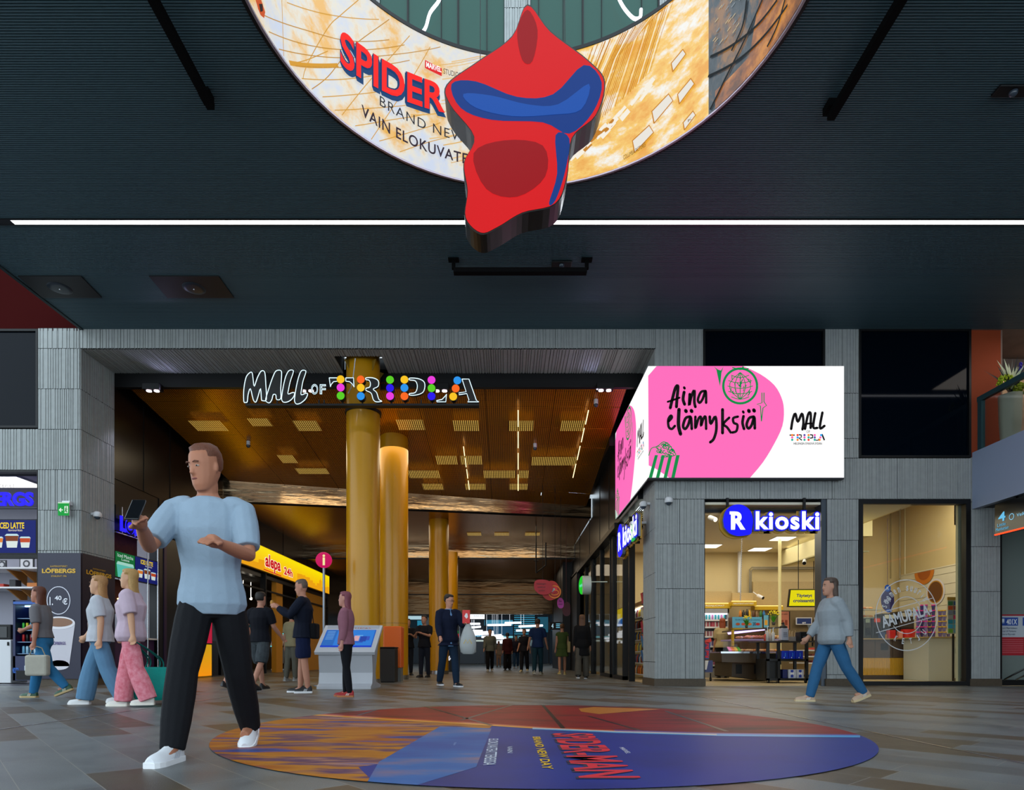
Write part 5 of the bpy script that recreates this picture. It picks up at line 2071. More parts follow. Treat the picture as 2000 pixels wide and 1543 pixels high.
person('person in a cream top and pale trousers behind the man in navy shorts', x, y, 1.72, face=math.radians(150), legs=((4, 2), (-4, 4)), arms=((6, 6, 10), (-4, 6, 10)),
       top=('cream_top', '8a8062'), sleeve=.4, hem=.84, topw=1.05, pants=('pale_grey_trousers', '5c5a50'), pw=1.1, shoes=('8a8a88', 'a0a09c'), hair=('4a3a28', 'short'), skin='a87860', detail=False)

# ================================================================ left side: coffee shop
def leftc(X, emit=0.0):
    return Canvas((X, 0, 0), (0, 1, 0), (0, 0, 1), emit)


def rightc(X, emit=0.0):
    return Canvas((X, 0, 0), (0, -1, 0), (0, 0, 1), emit)


def front(d, emit=0.0):
    return Canvas((0, d, 0), (1, 0, 0), (0, 0, 1), emit)


def pbox(mb, x0, x1, y0, y1, d0, d1, m=0, bev=0):
    """box whose camera side fills a pixel rectangle at depth d0"""
    a, b = P(x0, y1, d0), P(x1, y0, d0)
    (mb.bbox if bev else mb.box)(a.x, d0, a.z, b.x, d1, b.z, *((bev, m) if bev else (m,)))


NAVY = mat('banner_navy', '0c0a2c', 0.4)
# front window frame
mb = MB()
for (x0, x1, y0, y1) in ((-330, 75, 918, 922), (72, 75, 922, 1340), (-330, 72, 1083, 1090)):
    pbox(mb, x0, x1, y0, y1, FD - 0.01, FD + 0.12)
struct(mb.build('window_4', BLACK))

t = thing('coffee_shop_sign', 'glowing violet-blue letter sign LÖFBERGS in the upper window of the coffee shop front', 'sign', P(0, 992, 13.3))
cv = front(13.3, 1.0)
cv.ptext('LÖFBERGS', -88, 956, 67, 989, '2a20ff', bold=0.045, depth=0.04, h=3)
cv.build('letters', t)
cv = front(13.34, 0)
cv.ptext('KAFFEROSTERIET', -50, 946, 30, 952, '3c3a50', h=1, bold=.01)
cv.build('small_letters', t)
mb = MB()
pbox(mb, -100, 70, 992.5, 994, 13.3, 13.34)
mb.build('rail', BLACK, t)


def latte_art(cv, x0, y0, x1, y1, green=False):
    """menu screen: three iced drinks; in unit square mapped to the given corner points"""
    (ax, ay), (bx, by) = (x0, y0), (x1, y1)

    def q(u, v):
        return (ax + (bx - ax) * u, ay + (by - ay) * v)
    cv.poly([q(0, 0), q(1, 0), q(1, 1), q(0, 1)], '0c7038' if green else '101c6c', 1)
    if green:
        cv.poly([q(.12, .0), q(.86, 0), q(.95, .55), q(.05, .55)], '5cc8b8', 2)
        cv.poly([q(.05, .5), q(.95, .5), q(.9, .62), q(.1, .62)], 'a8e0d0', 3)
        cv.text('Iced Matcha', *q(.1, .8), *q(.9, .94), 'd8f0e8', h=3)
        cv.text('Latte', *q(.3, .68), *q(.7, .78), 'd8f0e8', h=3)
        return
    cv.text('ICED LATTE', *q(.22, .74), *q(.76, .93), 'f0d028', h=3, bold=.03)
    cv.text('favourites', *q(.42, .66), *q(.72, .73), 'f0e8d0', h=3)
    for cx_, s_, c2 in ((.2, .8, 'e08030'), (.78, .8, 'c04820'), (.5, 1, '7a3c1c')):
        w_ = .14 * s_
        cv.poly([q(cx_ - w_ * .75, .16), q(cx_ + w_ * .75, .16), q(cx_ + w_, .16 + .36 * s_), q(cx_ - w_, .16 + .36 * s_)], 'd8e4e0', 3)
        cv.poly([q(cx_ - w_ * .9, .16 + .2 * s_), q(cx_ + w_ * .9, .16 + .2 * s_), q(cx_ + w_, .16 + .36 * s_), q(cx_ - w_, .16 + .36 * s_)], c2, 4)
        cv.poly([q(cx_ - w_ * 1.1, .16 + .36 * s_), q(cx_ + w_ * 1.1, .16 + .36 * s_), q(cx_ + w_ * .8, .16 + .42 * s_), q(cx_ - w_ * .8, .16 + .42 * s_)], 'bfe0e8', 4)


t = thing('menu_screen', 'blue menu screen reading ICED LATTE in the coffee shop front window', 'screen', P(36, 1081, 13.15))
mb = MB()
pbox(mb, -130, 71.5, 1014, 1082, 13.16, 13.24)
mb.build('housing', BLACK, t)
cv = front(13.16, 1.0)
a, b = cv.px(-22, 1080), cv.px(70, 1016)
latte_art(cv, a[0], a[1], b[0], b[1])
a, b = cv.px(-128, 1080), cv.px(-24, 1016)
cv.rect(a[0], a[1], b[0], b[1], '101c6c', 1)
cv.build('picture', t)

# banner boards round the pillar foot
for k in range(2):
    t = thing('banner_board', ('dark blue coffee banner with price circle on the front of the left pillar', 'dark blue coffee banner on the passage side of the left pillar')[k], 'banner',
              P(115, 1325, FD - .05) if k == 0 else Vector((XL + .06, FD + .5, .15)), 'coffee banners on the left pillar')
    mb = MB()
    if k == 0:
        pbox(mb, 74, 157.5, 1080, 1326, FD - .06, FD - .035)
        cv = front(FD - .06, 0)
        q = lambda u, v: cv.px(74 + 83 * u, 1326 - 246 * v)
    else:
        z0, z1 = zf(1326), zf(1080)
        mb.box(XL + .02, FD - .0, z0, XL + .05, LR - .02, z1)
        cv = leftc(XL + .05, 0)
        q = lambda u, v: (FD + .02 + (LR - FD - .06) * u, z0 + (z1 - z0) * v)
    mb.build('board', NAVY, t)
    GO = 'd8a828'
    cv.text('KAFFEROSTERIET', *q(.30, .888), *q(.70, .9), GO, h=2)
    cv.text('LÖFBERGS', *q(.1, .84), *q(.89, .882), GO, h=2, bold=.04)
    cv.text('ETABLERAT 1906', *q(.32, .81), *q(.68, .822), GO, h=2)
    c = q(.49, .623)
    rx = abs(q(.49 + .27, .5)[0] - c[0])
    cv.stroke([(c[0] + rx * math.cos(a / 30 * 2 * PI), c[1] + rx * 1.2 * math.sin(a / 30 * 2 * PI)) for a in range(31)], .016, 'd8d8e4', h=2)
    cv.text('1.', *q(.28, .585), *q(.36, .65), 'e8e8f0', h=2, bold=.02)
    cv.text('40', *q(.40, .625), *q(.56, .66), 'e8e8f0', h=2, bold=.02)
    cv.text('€', *q(.58, .59), *q(.70, .64), 'e8e8f0', h=2, bold=.02)
    # paper cup
    cv.poly([q(.12, .44), q(.88, .44), q(.74, .1), q(.26, .1)], 'c8c4cc', h=2)
    c = q(.5, .445)
    rx = abs(q(.88, .5)[0] - c[0])
    cv.ell(c[0], c[1], rx, .13, 'e4e0e4', h=3)
    cv.ell(c[0], c[1] + .01, rx * .86, .09, '8a6248', h=4)
    c = q(.5, .11)
    cv.ell(c[0], c[1], rx * .64, .10, 'd8d4dc', h=2)
    cv.text('LÖFBERGS', *q(.34, .27), *q(.66, .30), '5a4a80', h=4, bold=.03)
    cv.build('print', t)

# interior of the coffee shop
mb = MB()
pbox(mb, -150, 53, 936, 941, 13.9, 15.2)
t = thing('ceiling_lamp_panel', 'bright flat lamp panel in the coffee shop ceiling at the left picture edge', 'ceiling light', (-10.9, 14.4, 3.8))
mb = MB()
mb.box(-12.8, 13.7, 4.44, -10.55, 14.45, 4.47)
mb.build('diffuser', glow('fffdf6', 4), t)
mb = MB()
mb.box(-12.83, 13.67, 4.465, -10.52, 14.48, 4.5)
mb.build('frame', WHITEP, t)
SD = 15.9
for k, (y0, lab) in enumerate(((1112, 'upper white wall shelf on wooden brackets in the coffee shop'), (1150, 'lower white wall shelf on wooden brackets in the coffee shop'))):
    a = P(-80, y0, SD)
    t = thing('wall_shelf', lab, 'shelf', a, 'coffee shop wall shelves')
    mb = MB()
    mb.box(a.x - 1, SD - .12, a.z, P(84, y0, SD).x, 16.6, a.z + .04)
    mb.build('board', WHITEP, t)
    for x in (12, 38):
        b = P(x, y0, SD)
        mb = MB()
        mb.prism([(b.x, 16.56, b.z - .005), (b.x, SD + .0, b.z - .005), (b.x, SD + .06, b.z - .03), (b.x, 16.5, b.z - .32), (b.x, 16.56, b.z - .34)], (.035, 0, 0))
        mb.build('bracket', mat('pine_wood', 'b87c34', .6), t)
for k, (x, y0, w_, h_, c, cm, lab) in enumerate(((52, 1112, 28, 22, '202024', 'e0e0e4', 'framed black and white picture on the upper coffee shop shelf'), (4, 1112, 16, 18, '3c3c40', 'd0d0d4', 'second framed picture on the upper coffee shop shelf, by the edge'))):
    t = thing('framed_picture', lab, 'picture', P(x, y0, SD))
    mb = MB()
    pbox(mb, x - w_ / 2, x + w_ / 2, y0 - h_, y0 + .0, SD + .1, SD + .13)
    mb.build('frame', mat('frame_' + c, c), t)
    cv = front(SD + .1)
    cv.prect(x - w_ / 2 + 2, y0 - h_ + 2, x + w_ / 2 - 2, y0 - 2, 'c8c8cc')
    c_ = cv.px(x, y0 - h_ / 2)
    cv.ell(c_[0], c_[1], .09, .09, '3a3a40', 2)
    cv.ell(c_[0], c_[1], .05, .05, 'c0c0c4', 3)
    cv.build('print', t)
for k, (x, y0, w_, h_, c, lab) in enumerate(((24, 1150, 13, 18, '1c1c20', 'black coffee bag on the lower coffee shop shelf'), (62, 1150, 20, 12, 'b86a1c', 'amber box on the lower coffee shop shelf'), (2, 1150, 10, 10, 'b03020', 'red tin on the lower coffee shop shelf by the edge'))):
    mb = MB()
    pbox(mb, x - w_ / 2, x + w_ / 2, y0 - h_, y0, SD + .05, SD + .25, bev=.015)
    tag(mb.build(('coffee_bag', 'snack_box', 'tin')[k], mat('pack_' + c, c, .5)), lab, ('bag', 'box', 'tin')[k])
t = thing('drinks_fridge', 'dark blue glass-door drinks fridge with NOCCO lettering at the left edge', 'fridge', P(50, 1337, 14.0))
mb = MB()
a, b = P(24, 1337, 14.0), P(80, 1172, 14.0)
mb.box(a.x, 14.02, .08, a.x + .05, 14.6, b.z)
mb.box(b.x - .05, 14.02, .08, b.x, 14.6, b.z)
mb.box(a.x, 14.02, b.z - .1, b.x, 14.6, b.z)
mb.box(a.x, 14.02, .08, b.x, 14.6, .62)
mb.box(a.x, 14.55, .08, b.x, 14.6, b.z)
mb.build('cabinet', mat('fridge_navy', '0a1a4c', .4), t)
for i in range(4):
    mb = MB()
    z = .66 + i * .26
    mb.box(a.x + .05, 14.08, z, b.x - .05, 14.55, z + .015)
    mb.build('shelf', mat('fridge_shelf', '8aa8c8', .4), t)
mb = MB()
mb.box(a.x + .05, 14.3, b.z - .13, b.x - .05, 14.33, b.z - .1)
mb.build('lamp', glow('a8dcff', 6), t)
cv = front(14.02, 0)
cv.text('NOCCO', *cv.px(48, 1313), *cv.px(74, 1300), 'dce8f4', h=2, bold=.04)
cv.text('NOCCO', *cv.px(25, 1315), *cv.px(37, 1304), '2a6ac8', h=2, bold=.03)
cv.prect(26, 1175, 78, 1180, '3a6ac0', h=2)
cv.build('lettering', t)
mb = MB()
mb.box(a.x + .08, 14.0, .1, b.x - .02, 14.02, .3)
mb.build('grille', BLACK, t)
canp = {}


def can(c, top='c8ccd0', r=.03, h=.16):
    if (c, r, h) in canp:
        return canp[(c, r, h)]
    mb = MB()
    mb.lathe((0, 0, 0), [(r * .8, 0), (r, .008), (r, h - .015), (r * .8, h)], 12, 0)
    mb.lathe((0, 0, 0), [(r * .82, h - .001), (r * .75, h + .003)], 12, 1)
    o = mb.build('drink_can', [mat('can_' + c, c, .3, .2), CHROME])
    canp[(c, r, h)] = o
    return o


used = set()


def put(proto, x, y, z, label, cat, group, rz=0):
    if proto.name not in used:
        used.add(proto.name)
        o = proto
    else:
        o = proto.copy()
        COL.objects.link(o)
    o.location = (x, y, z)
    o.rotation_euler = (0, 0, rz)
    o['label'] = label
    o['category'] = cat
    o['group'] = group
    return o


rd = random.Random(11)
rows_ = (('4ac84a', 'd8c828', '28a8c8', 'e05828', 'c8d040', 'a040c0'), ('c82020', '101014', '8a1018', '202028', 'b01818', '18181c'), ('88c8e8', 'b0d8e8', '6aa8d0', 'd0e8f0', '88c0d8', 'a8d0e0'))
for i, cs in enumerate(rows_[::-1]):
    for j in range(6):
        put(can(cs[j]), a.x + .10 + j * .085, 14.2, .68 + i * .26, ('pale blue can on the lowest lit shelf of the drinks fridge', 'dark or red can on the middle shelf of the drinks fridge', 'bright can on the top shelf of the drinks fridge')[i] + ', %s from the left' % ORD[j], 'can', ('cans on the lowest fridge shelf', 'cans on the middle fridge shelf', 'cans on the top fridge shelf')[i])
t = thing('dishwasher', 'white cabinet appliance beside the drinks fridge at the picture edge', 'appliance', P(8, 1337, 14.1))
mb = MB()
a2 = P(-30, 1340, 14.1)
mb.bbox(a2.x, 14.1, .02, P(21, 1300, 14.1).x, 14.6, .98, .015)
mb.build('body', WHITEP, t)
mb = MB()
mb.box(P(15, 0, 14.1).x, 14.08, .85, P(18, 0, 14.1).x, 14.1, .93)
mb.build('handle', BLACK, t)
t = thing('microwave_oven', 'black microwave oven on the white counter at the left picture edge', 'oven', P(8, 1250, 14.15))
mb = MB()
mb.bbox(P(-30, 0, 14.15).x, 14.15, .985, P(21, 0, 14.15).x, 14.55, 1.32, .02)
mb.build('body', BLACK, t)
mb = MB()
mb.box(P(-20, 0, 14.15).x, 14.14, 1.03, P(14, 0, 14.15).x, 14.15, 1.27)
mb.build('door', DKGLASS, t)

# side front of the coffee shop
t = thing('coffee_side_sign', 'glowing violet-blue letter sign LÖFBERGS facing the passage on the left wall', 'sign', (XL + .1, 15, 3.4))
cv = leftc(XL + .18, 1.0)
a, b = cv.px(233, 1037), cv.px(325, 1033)
cv.text('LÖFBERGS', a[0], a[1], b[0], b[1] - .02, '2a20ff', h=3, bold=.045, depth=.03)
cv.build('letters', t)
mb = MB()
mb.box(XL + .08, a[0], a[1] - .03, XL + .12, b[0], a[1] - .01)
for k in range(4):
    yy = a[0] + (b[0] - a[0]) * (k + .5) / 4
    mb.cyl((XL + .1, yy, a[1]), (XL + .1, yy, 3.98), .012, n=8)
mb.build('mounting_frame', mat('steel_inlay', 'b9bcc0'), t)
for k, (x0, y0t, y0b, x1, y1t, y1b, gr, lab) in enumerate(((225, 1050, 1105, 263, 1063, 1115, True, 'green menu screen Iced Matcha Latte in the side opening of the coffee shop'), (264, 1065, 1115, 308, 1076, 1123, False, 'blue menu screen ICED LATTE in the side opening of the coffee shop'))):
    cv = leftc(XL - .05, .8)
    a, b = cv.px(x0, y0b), cv.px(x1, y1t)
    z0, z1 = 2.42, 2.99
    t = thing('menu_screen', lab, 'screen', (XL - .05, a[0], z0), 'menu screens in the side opening')
    mb = MB()
    mb.box(XL - .12, a[0] - .01, z0 - .02, XL - .052, b[0] + .0, z1 + .02)
    mb.build('housing', BLACK, t)
    latte_art(cv, a[0], z0, b[0], z1, gr)
    cv.build('picture', t)
mb = MB()
mb.box(XL - .3, 14.3, 3.0, XL - .27, 15.6, 3.7)
mb.box(XL - .3, 14.3, 1.6, XL - .27, 15.3, 2.4)
tag(mb.build('bark_wall_panel', mat('red_brown_bark', '4a1c10', .9, noise=.6, nscale=14)), 'dark red-brown textured panel behind the menu screens', 'panel')
t = thing('service_counter', 'pale service counter in the side opening of the coffee shop', 'counter', (XL - .2, 15.2, 0))
mb = MB()
mb.box(XL - .5, 14.26, 0, XL - .1, 16.05, 1.02)
mb.build('front', mat('violet_counter', '3a1c48', .5), t)
mb = MB()
mb.box(XL - .6, 14.24, 1.02, XL - .02, 16.07, 1.06)
mb.build('worktop', WHITEP, t)
mb = MB()
mb.lathe((XL - .2, 15.75, 1.06), [(.04, 0), (.045, .02), (.045, .2), (.02, .25), (.022, .29)], 12)
tag(mb.build('bottle', mat('pale_bottle', 'b8b4b0', .3)), 'pale bottle on the coffee shop side counter', 'bottle')
t = thing('pendant_bulb', 'small warm lamp over the side counter of the coffee shop', 'lamp', (XL - .3, 15.1, 1.95))
mb = MB()
mb.ball((XL - .3, 14.9, 1.95), 0, 12, sz=(.09, .12, .03))
mb.build('lamp_shade', glow('ffd89a', 2.5), t)
mb = MB()
mb.cyl((XL - .3, 14.9, 1.98), (XL - .3, 14.9, 4.4), .006, n=6)
mb.build('cord', BLACK, t)
mb = MB()
for yy in (15.55, 16.0):
    mb.cyl((XL + .02, yy, 0.02), (XL + .02, yy, 3.7), .018, n=8)
struct(mb.build('trim_8', mat('steel_inlay', 'b9bcc0')))
mb = MB()
mb.box(XL - .35, 14.22, 3.98, XL - .02, 31.3, 4.7)
mb.box(XL - .35, 14.22, 3.48, XL - .1, 31.3, 4.0)
struct(mb.build('wall_left_lower', mat('black_glass_wall', '0a0c0f')))

# ================================================================ yellow market front
YG = glow('f5d800', 1.0)
t = thing('market_sign', 'long glowing yellow sign alepa 24h with city skyline over the market front', 'sign', (XL + .1, 18, 3.66))
mb = MB()
mb.box(XL - .02, 18.85, 3.66, XL + .09, 31.2, 4.55)
mb.build('light_box', [mat('yellow_frame', 'd8a410', .5)], t)
def yel_face(name, stops):
    m, nt, bs = nodes(name)
    tc = nt.nodes.new('ShaderNodeTexCoord')
    sp = nt.nodes.new('ShaderNodeSeparateXYZ')
    nt.links.new(tc.outputs['Generated'], sp.inputs[0])
    rp = nt.nodes.new('ShaderNodeValToRGB')
    e = rp.color_ramp.elements
    e[0].color = lin(stops[0])
    e[1].color = lin(stops[1])
    nt.links.new(sp.outputs[2], rp.inputs[0])
    nt.links.new(rp.outputs[0], bs.inputs['Emission Color'])
    bs.inputs['Emission Strength'].default_value = 1.0
    bs.inputs['Base Color'].default_value = (.01, .01, .01, 1)
    return m
YF = yel_face('market_sign_face', ('f2a800', 'fbe400'))
mb = MB()
mb.quad((XL + .093, 18.87, 3.68), (XL + .093, 31.18, 3.68), (XL + .093, 31.18, 4.53), (XL + .093, 18.87, 4.53))
mb.build('lit_face', YF, t)
cv = leftc(XL + .094, 1.0)
rd = random.Random(4)
u = 19.0
while u < 31:
    w_ = rd.uniform(.25, .7)
    if 22.6 < u < 26.2:
        u += w_
        continue
    h_ = rd.uniform(.15, .45)
    if rd.random() < .25:
        cv.poly([(u, 3.69), (u + w_, 3.69), (u + w_, 3.69 + h_), (u + w_ * .6, 3.69 + h_ + .06), (u + w_ * .5, 3.72 + h_ + .2), (u + w_ * .4, 3.69 + h_ + .06), (u, 3.69 + h_)], 'eaa010', 1)
    else:
        cv.poly([(u, 3.69), (u + w_, 3.69), (u + w_, 3.69 + h_), (u, 3.69 + h_ * .9)], 'eaa010', 1)
    u += w_
cv.text('alepa', 22.85, 3.70, 24.5, 4.34, 'fff4d8', h=2, bold=.07)
cv.text('alepa', 22.9, 3.73, 24.45, 4.32, 'c8101c', h=3, bold=.035)
cv.stroke([(22.75, 3.73), (24.5, 3.71)], .035, 'c8101c', h=4)
cv.text('24h', 24.8, 3.80, 25.85, 4.14, 'fff4d8', h=2, bold=.07)
cv.text('24h', 24.83, 3.82, 25.8, 4.12, 'c8101c', h=3, bold=.035)
cv.build('print', t)

t = thing('market_pylon', 'tall yellow pylon with skyline panel, magenta advert screen and lit base at the market corner', 'pylon', (XL, 17.9, 0))
mb = MB()
mb.box(XL - .25, 17.45, 0, XL + .1, 17.88, 4.62)
mb.box(XL - .2, 17.88, 0, XL + .05, 18.85, .04)
mb.box(XL - .2, 17.88, 2.78, XL + .05, 18.85, 2.86)
mb.build('frame', mat('olive_yellow', 'a88408', .5, noise=.1), t)
mb = MB()
mb.box(XL - .18, 17.9, 2.86, XL + .07, 18.83, 4.55)
mb.build('skyline_panel', YF, t)
cv = leftc(XL + .072, 1.0)
cv.poly([(17.92, 2.9), (18.8, 2.9), (18.8, 3.9), (18.66, 3.9), (18.66, 4.0), (18.5, 4.05), (18.47, 4.3), (18.44, 4.05), (18.4, 3.9), (18.36, 4.05), (18.33, 4.3), (18.3, 4.05), (18.25, 3.85), (17.92, 3.9)], 'eaa010', 1)
cv.build('skyline_print', t)
mb = MB()
mb.box(XL - .18, 17.9, .98, XL + .07, 18.83, 2.76)
mb.build('screen_housing', BLACK, t)
cv = leftc(XL + .074, 1.0)
cv.rect(17.92, 1.0, 18.81, 2.74, 'd8107c', 1)
cv.poly([(18.5, 1.0), (18.81, 1.0), (18.81, 1.9), (18.7, 2.0), (18.55, 1.8), (18.45, 1.3)], 'b01838', 2)
cv.ell(18.66, 1.95, .09, .11, '3a2028', 3, 14)
for k, s_ in enumerate(('Ei mene rahat', 'Kaikkosen', 'kaivoon')):
    cv.text(s_, 18.03, 2.50 - k * .11, 18.68, 2.575 - k * .11, 'f0d8f0', h=3)
cv.text('DNA', 18.05, 1.95, 18.22, 2.02, 'f0d8f0', h=3)
cv.text('Prepaid', 18.05, 1.83, 18.35, 1.90, 'f0d8f0', h=3)
cv.text('4.90€', 18.0, 1.42, 18.3, 1.53, 'f4e4f4', h=3, bold=.02)
for k in range(4):
    cv.rect(18.02, 1.32 - k * .04, 18.3, 1.335 - k * .04, 'd880b8', 3)
cv.build('screen_picture', t)
mb = MB()
mb.box(XL - .18, 17.9, .05, XL + .06, 18.83, .96)
mb.build('lit_base', yel_face('lit_base_face', ('f09000', 'c89a08')), t)

# market interior
mb = MB()
mb.box(XL - .2, 18.9, .0, XL + .0, 19.0, 3.66)
mb.box(XL - .2, 23.2, .0, XL + .0, 23.3, 3.66)
mb.box(XL - .2, 27.4, .0, XL + .0, 27.5, 3.66)
mb.box(XL - .1, 18.9, 3.0, XL - .04, 31.2, 3.06)
struct(mb.build('door_1', BLACK))
mb = MB()
mb.box(XL - .3, 24.6, 0, XL - .12, 25.3, 3.6)
mb.box(XL - .3, 27.5, 0, XL - .12, 31.2, 3.6)
struct(mb.build('trim_9', mat('market_yellow_wall', 'c88a10', .6)))
mb = MB()
mb.quad((-14, 19, .02), (-14, 19, 3.4), (-14, 31, 3.4), (-14, 31, .02))
struct(mb.build('wall_market_inner', mat('amber_wall', '7a5010', .7)))
for k, (yy, lab) in enumerate(((19.4, 'black market fridge nearest the pylon'), (20.7, 'black market fridge second from the pylon'), (22.0, 'black market fridge beside the first yellow post'))):
    t = thing('market_fridge', lab, 'fridge', (XL - .8, yy, 0), 'black fridges in the market')
    mb = MB()
    mb.box(XL - 1.5, yy, 0, XL - .5, yy + 1.1, 2.1)
    mb.build('cabinet', mat('fridge_black', '0c0e14', .3), t)
    cv = leftc(XL - .5, .8)
    for j in range(4):
        cv.rect(yy + .1, .5 + j * .38, yy + .35, .62 + j * .38, ('c89040', 'e0b860', 'a86030', 'd8d0a0')[j], 1)
    cv.rect(yy + .5, 1.1, yy + .95, 1.9, '2a2c34', 1)
    cv.build('door', t)
cv = leftc(XL - .45, .9)
cv.text('KASSA', 19.2, 2.22, 20.4, 2.36, 'c8ccd0', h=1)
mb = MB()
mb.box(XL - .55, 19.0, 2.15, XL - .452, 21, 2.45)
mb.box(XL - .52, 19.2, 2.45, XL - .48, 19.25, 3.5)
mb.box(XL - .52, 20.8, 2.45, XL - .48, 20.85, 3.5)
t = thing('checkout_sign', 'black sign KASSA inside the market', 'sign', (XL - .5, 19.5, 2.15))
mb.build('panel', BLACK, t)
cv.build('lettering', t)
for k, (x, y) in enumerate(((420, 1149), (475, 1173), (490, 1170))):
    d = (20.5, 24, 24.6)[k]
    c = P(x, y, d)
    mb = MB()
    mb.cyl((c.x, d, c.z), (c.x, d + .06, c.z + .05), .05, .03, n=12)
    mb.cyl((c.x, d, c.z + .05), (c.x, d, 3.48), .01, n=6)
    tag(mb.build('track_spotlight', glow('fff2dc', 4)), ('ceiling spotlight in the market nearest the pylon', 'ceiling spotlight in the market above the walking couple, left', 'ceiling spotlight in the market above the walking couple, right')[k], 'spotlight', 'market spotlights')
# self checkout machine
d = 25.4
c = P(541, 1312, d)
t = thing('self_checkout', 'silver self-checkout machine with cyan light edges by the market entrance', 'checkout machine', (c.x, d, 0))
mb = MB()
mb.bbox(c.x - .22, d - .1, 0, c.x + .22, d + .35, .12, .02)
mb.bbox(c.x - .13, d + .0, .12, c.x + .13, d + .3, .35, .02)
mb.build('base', CHROME, t)
mb = MB()
mb.prism([(c.x - .24, d - .05, .98), (c.x + .24, d - .05, .98), (c.x + .17, d - .05, .34), (c.x - .17, d - .05, .34)], (0, .35, 0))
mb.build('cabinet', mat('silver_grey', '7c8084', .35, .5), t)
mb = MB()
mb.prism([(c.x - .24, d - .12, 1.0), (c.x + .24, d - .12, 1.0), (c.x + .27, d + .12, 1.50), (c.x - .18, d + .12, 1.50)], (0, .08, .02))
mb.build('screen_housing', WHITEP, t)
cv = Canvas((c.x - .2, d - .115, 1.12), (1, 0, 0), (0, .43, .9), 1.0)
cv.rect(.02, .0, .38, .30, '30308c', 1)
cv.rect(.03, .2, .37, .28, 'e060a0', 2)
cv.rect(.03, .08, .37, .18, 'd8c830', 2)
cv.rect(.06, .10, .17, .15, '2060c0', 3)
cv.rect(.22, .10, .33, .15, '2060c0', 3)
cv.build('screen', t)
mb = MB()
mb.tube([(c.x - .14, d - .06, .9), (c.x - .12, d - .06, .66), (c.x + .12, d - .06, .66), (c.x + .15, d - .06, .9), (c.x - .14, d - .06, .9)], .012, 6)
mb.tube([(c.x - .2, d - .13, 1.02), (c.x + .22, d - .13, 1.02)], .012, 6)
mb.tube([(c.x - .16, d + .1, 1.53), (c.x + .25, d + .1, 1.53)], .012, 6)
mb.build('light_edge', glow('30e8f8', 2), t)

# cyan glass end window of the left side and far hall
t = thing('lit_glass_wall', 'bright cyan lit glass wall far behind, left of the first column', 'window', (-9, 36.5, 0))
mb = MB()
a, b = P(639, 1190, 36.5), P(745, 1085, 36.5)
mb.box(a.x, 36.5, a.z, b.x, 36.6, b.z)
mb.build('pane', glow('18a8c8', 1.0), t)
mb = MB()
p = [P(x, y, 36.48) for x, y in ((646, 1186), (662, 1186), (662, 1118), (655, 1105), (648, 1102))]
mb.prism(p, (0, .01, 0))
mb.build('bright_pane', glow('a8dce8', 1.1), t)
mb = MB()
for (x0, y0, x1, y1) in ((640, 1058, 677, 1092), (640, 1078, 677, 1085), (640, 1085, 677, 1086)):
    mb.cyl(P(x0, y0, 36.3), P(x1, y1, 36.3), .12, n=6)
mb.build('roof_beam', BLACK, t)
mb = MB()
mb.box(P(640, 0, 36.2).x, 36.2, P(0, 1232, 36.2).z, P(745, 0, 36.2).x, 36.3, P(0, 1200, 36.2).z)
mb.build('dark_lower_pane', DKGLASS, t)
# upper curved perforated skirt pieces shining cyan/white over the first column
rd = random.Random(9)
HALL = []
for k in range(15):
    d = rd.uniform(38, 43)
    x0 = rd.uniform(900, 1040)
    y0 = rd.uniform(1215, 1258)
    HALL.append((d, x0, y0, rd.uniform(20, 50)))
for k, (d, x0, y0, L) in enumerate(HALL):
    mb = MB()
    a, b = P(x0, y0, d), P(x0 + L, y0 + rd.uniform(-3, 1), d + .5)
    mb.cyl(a, b, .07, n=6)
    mb.cyl((a.x + .3, a.y, a.z), (a.x + .3, a.y, 6.2), .01, n=4)
    tag(mb.build('pendant_tube_light', glow('f2f6ff', 1.4)), 'white tube light hanging in the far hall, the %s of them' % ORD[k], 'ceiling light', 'tube lights in the far hall')
t = thing('hall_screen', 'wide white advertising screen high in the far hall', 'screen', P(930, 1209, 38))
mb = MB()
pbox(mb, 909, 947, 1199, 1210, 38, 38.2)
mb.build('housing', BLACK, t)
cv = front(38, 1.3)
cv.prect(909.5, 1200, 946.5, 1209, 'eef4fa', 1)
cv.ptext('HELSINGIN SYDÄN', 925, 1201, 944, 1204, '2a3038', h=2)
cv.build('picture', t)
t = thing('glazed_shopfront', 'blue-lit glazed shopfront with black slats at the end of the hall', 'shopfront', P(1000, 1290, 44))
mb = MB()
pbox(mb, 800, 1110, 1203, 1296, 46, 46.1)
mb.build('rear_wall', mat('hall_blue_wall', '10202c', .3), t)
cv = front(45.9, .8)
for (x0, y0, x1, y1, c) in ((946, 1211, 1004, 1222, '4a98b8'), (1004, 1202, 1046, 1240, '3a90b0'), (950, 1224, 1002, 1240, '1c4a68'), (955, 1242, 1040, 1246, '7ac8d8'), (905, 1240, 942, 1243, '3ab0e8'), (795, 1203, 826, 1210, 'b8dce8'), (815, 1212, 830, 1222, '2888a8'),
                            (1012, 1250, 1040, 1262, '5a6a70'), (1076, 1222, 1106, 1232, '143848'), (920, 1250, 1000, 1253, 'c8d8d0'), (870, 1204, 905, 1208, '28a0c8'), (1050, 1205, 1072, 1235, '205468'), (1085, 1245, 1106, 1258, 'a87838')):
    cv.prect(x0, y0, x1, y1, c, 1)
cv.ptext('INTERSPORT', 912, 1238, 942, 1244, 'c8f0ff', h=3)
cv.build('lit_fields', t)
mb = MB()
for k in range(11):
    pbox(mb, 1004, 1046, 1203 + k * 4, 1205 + k * 4, 45.5, 45.6)
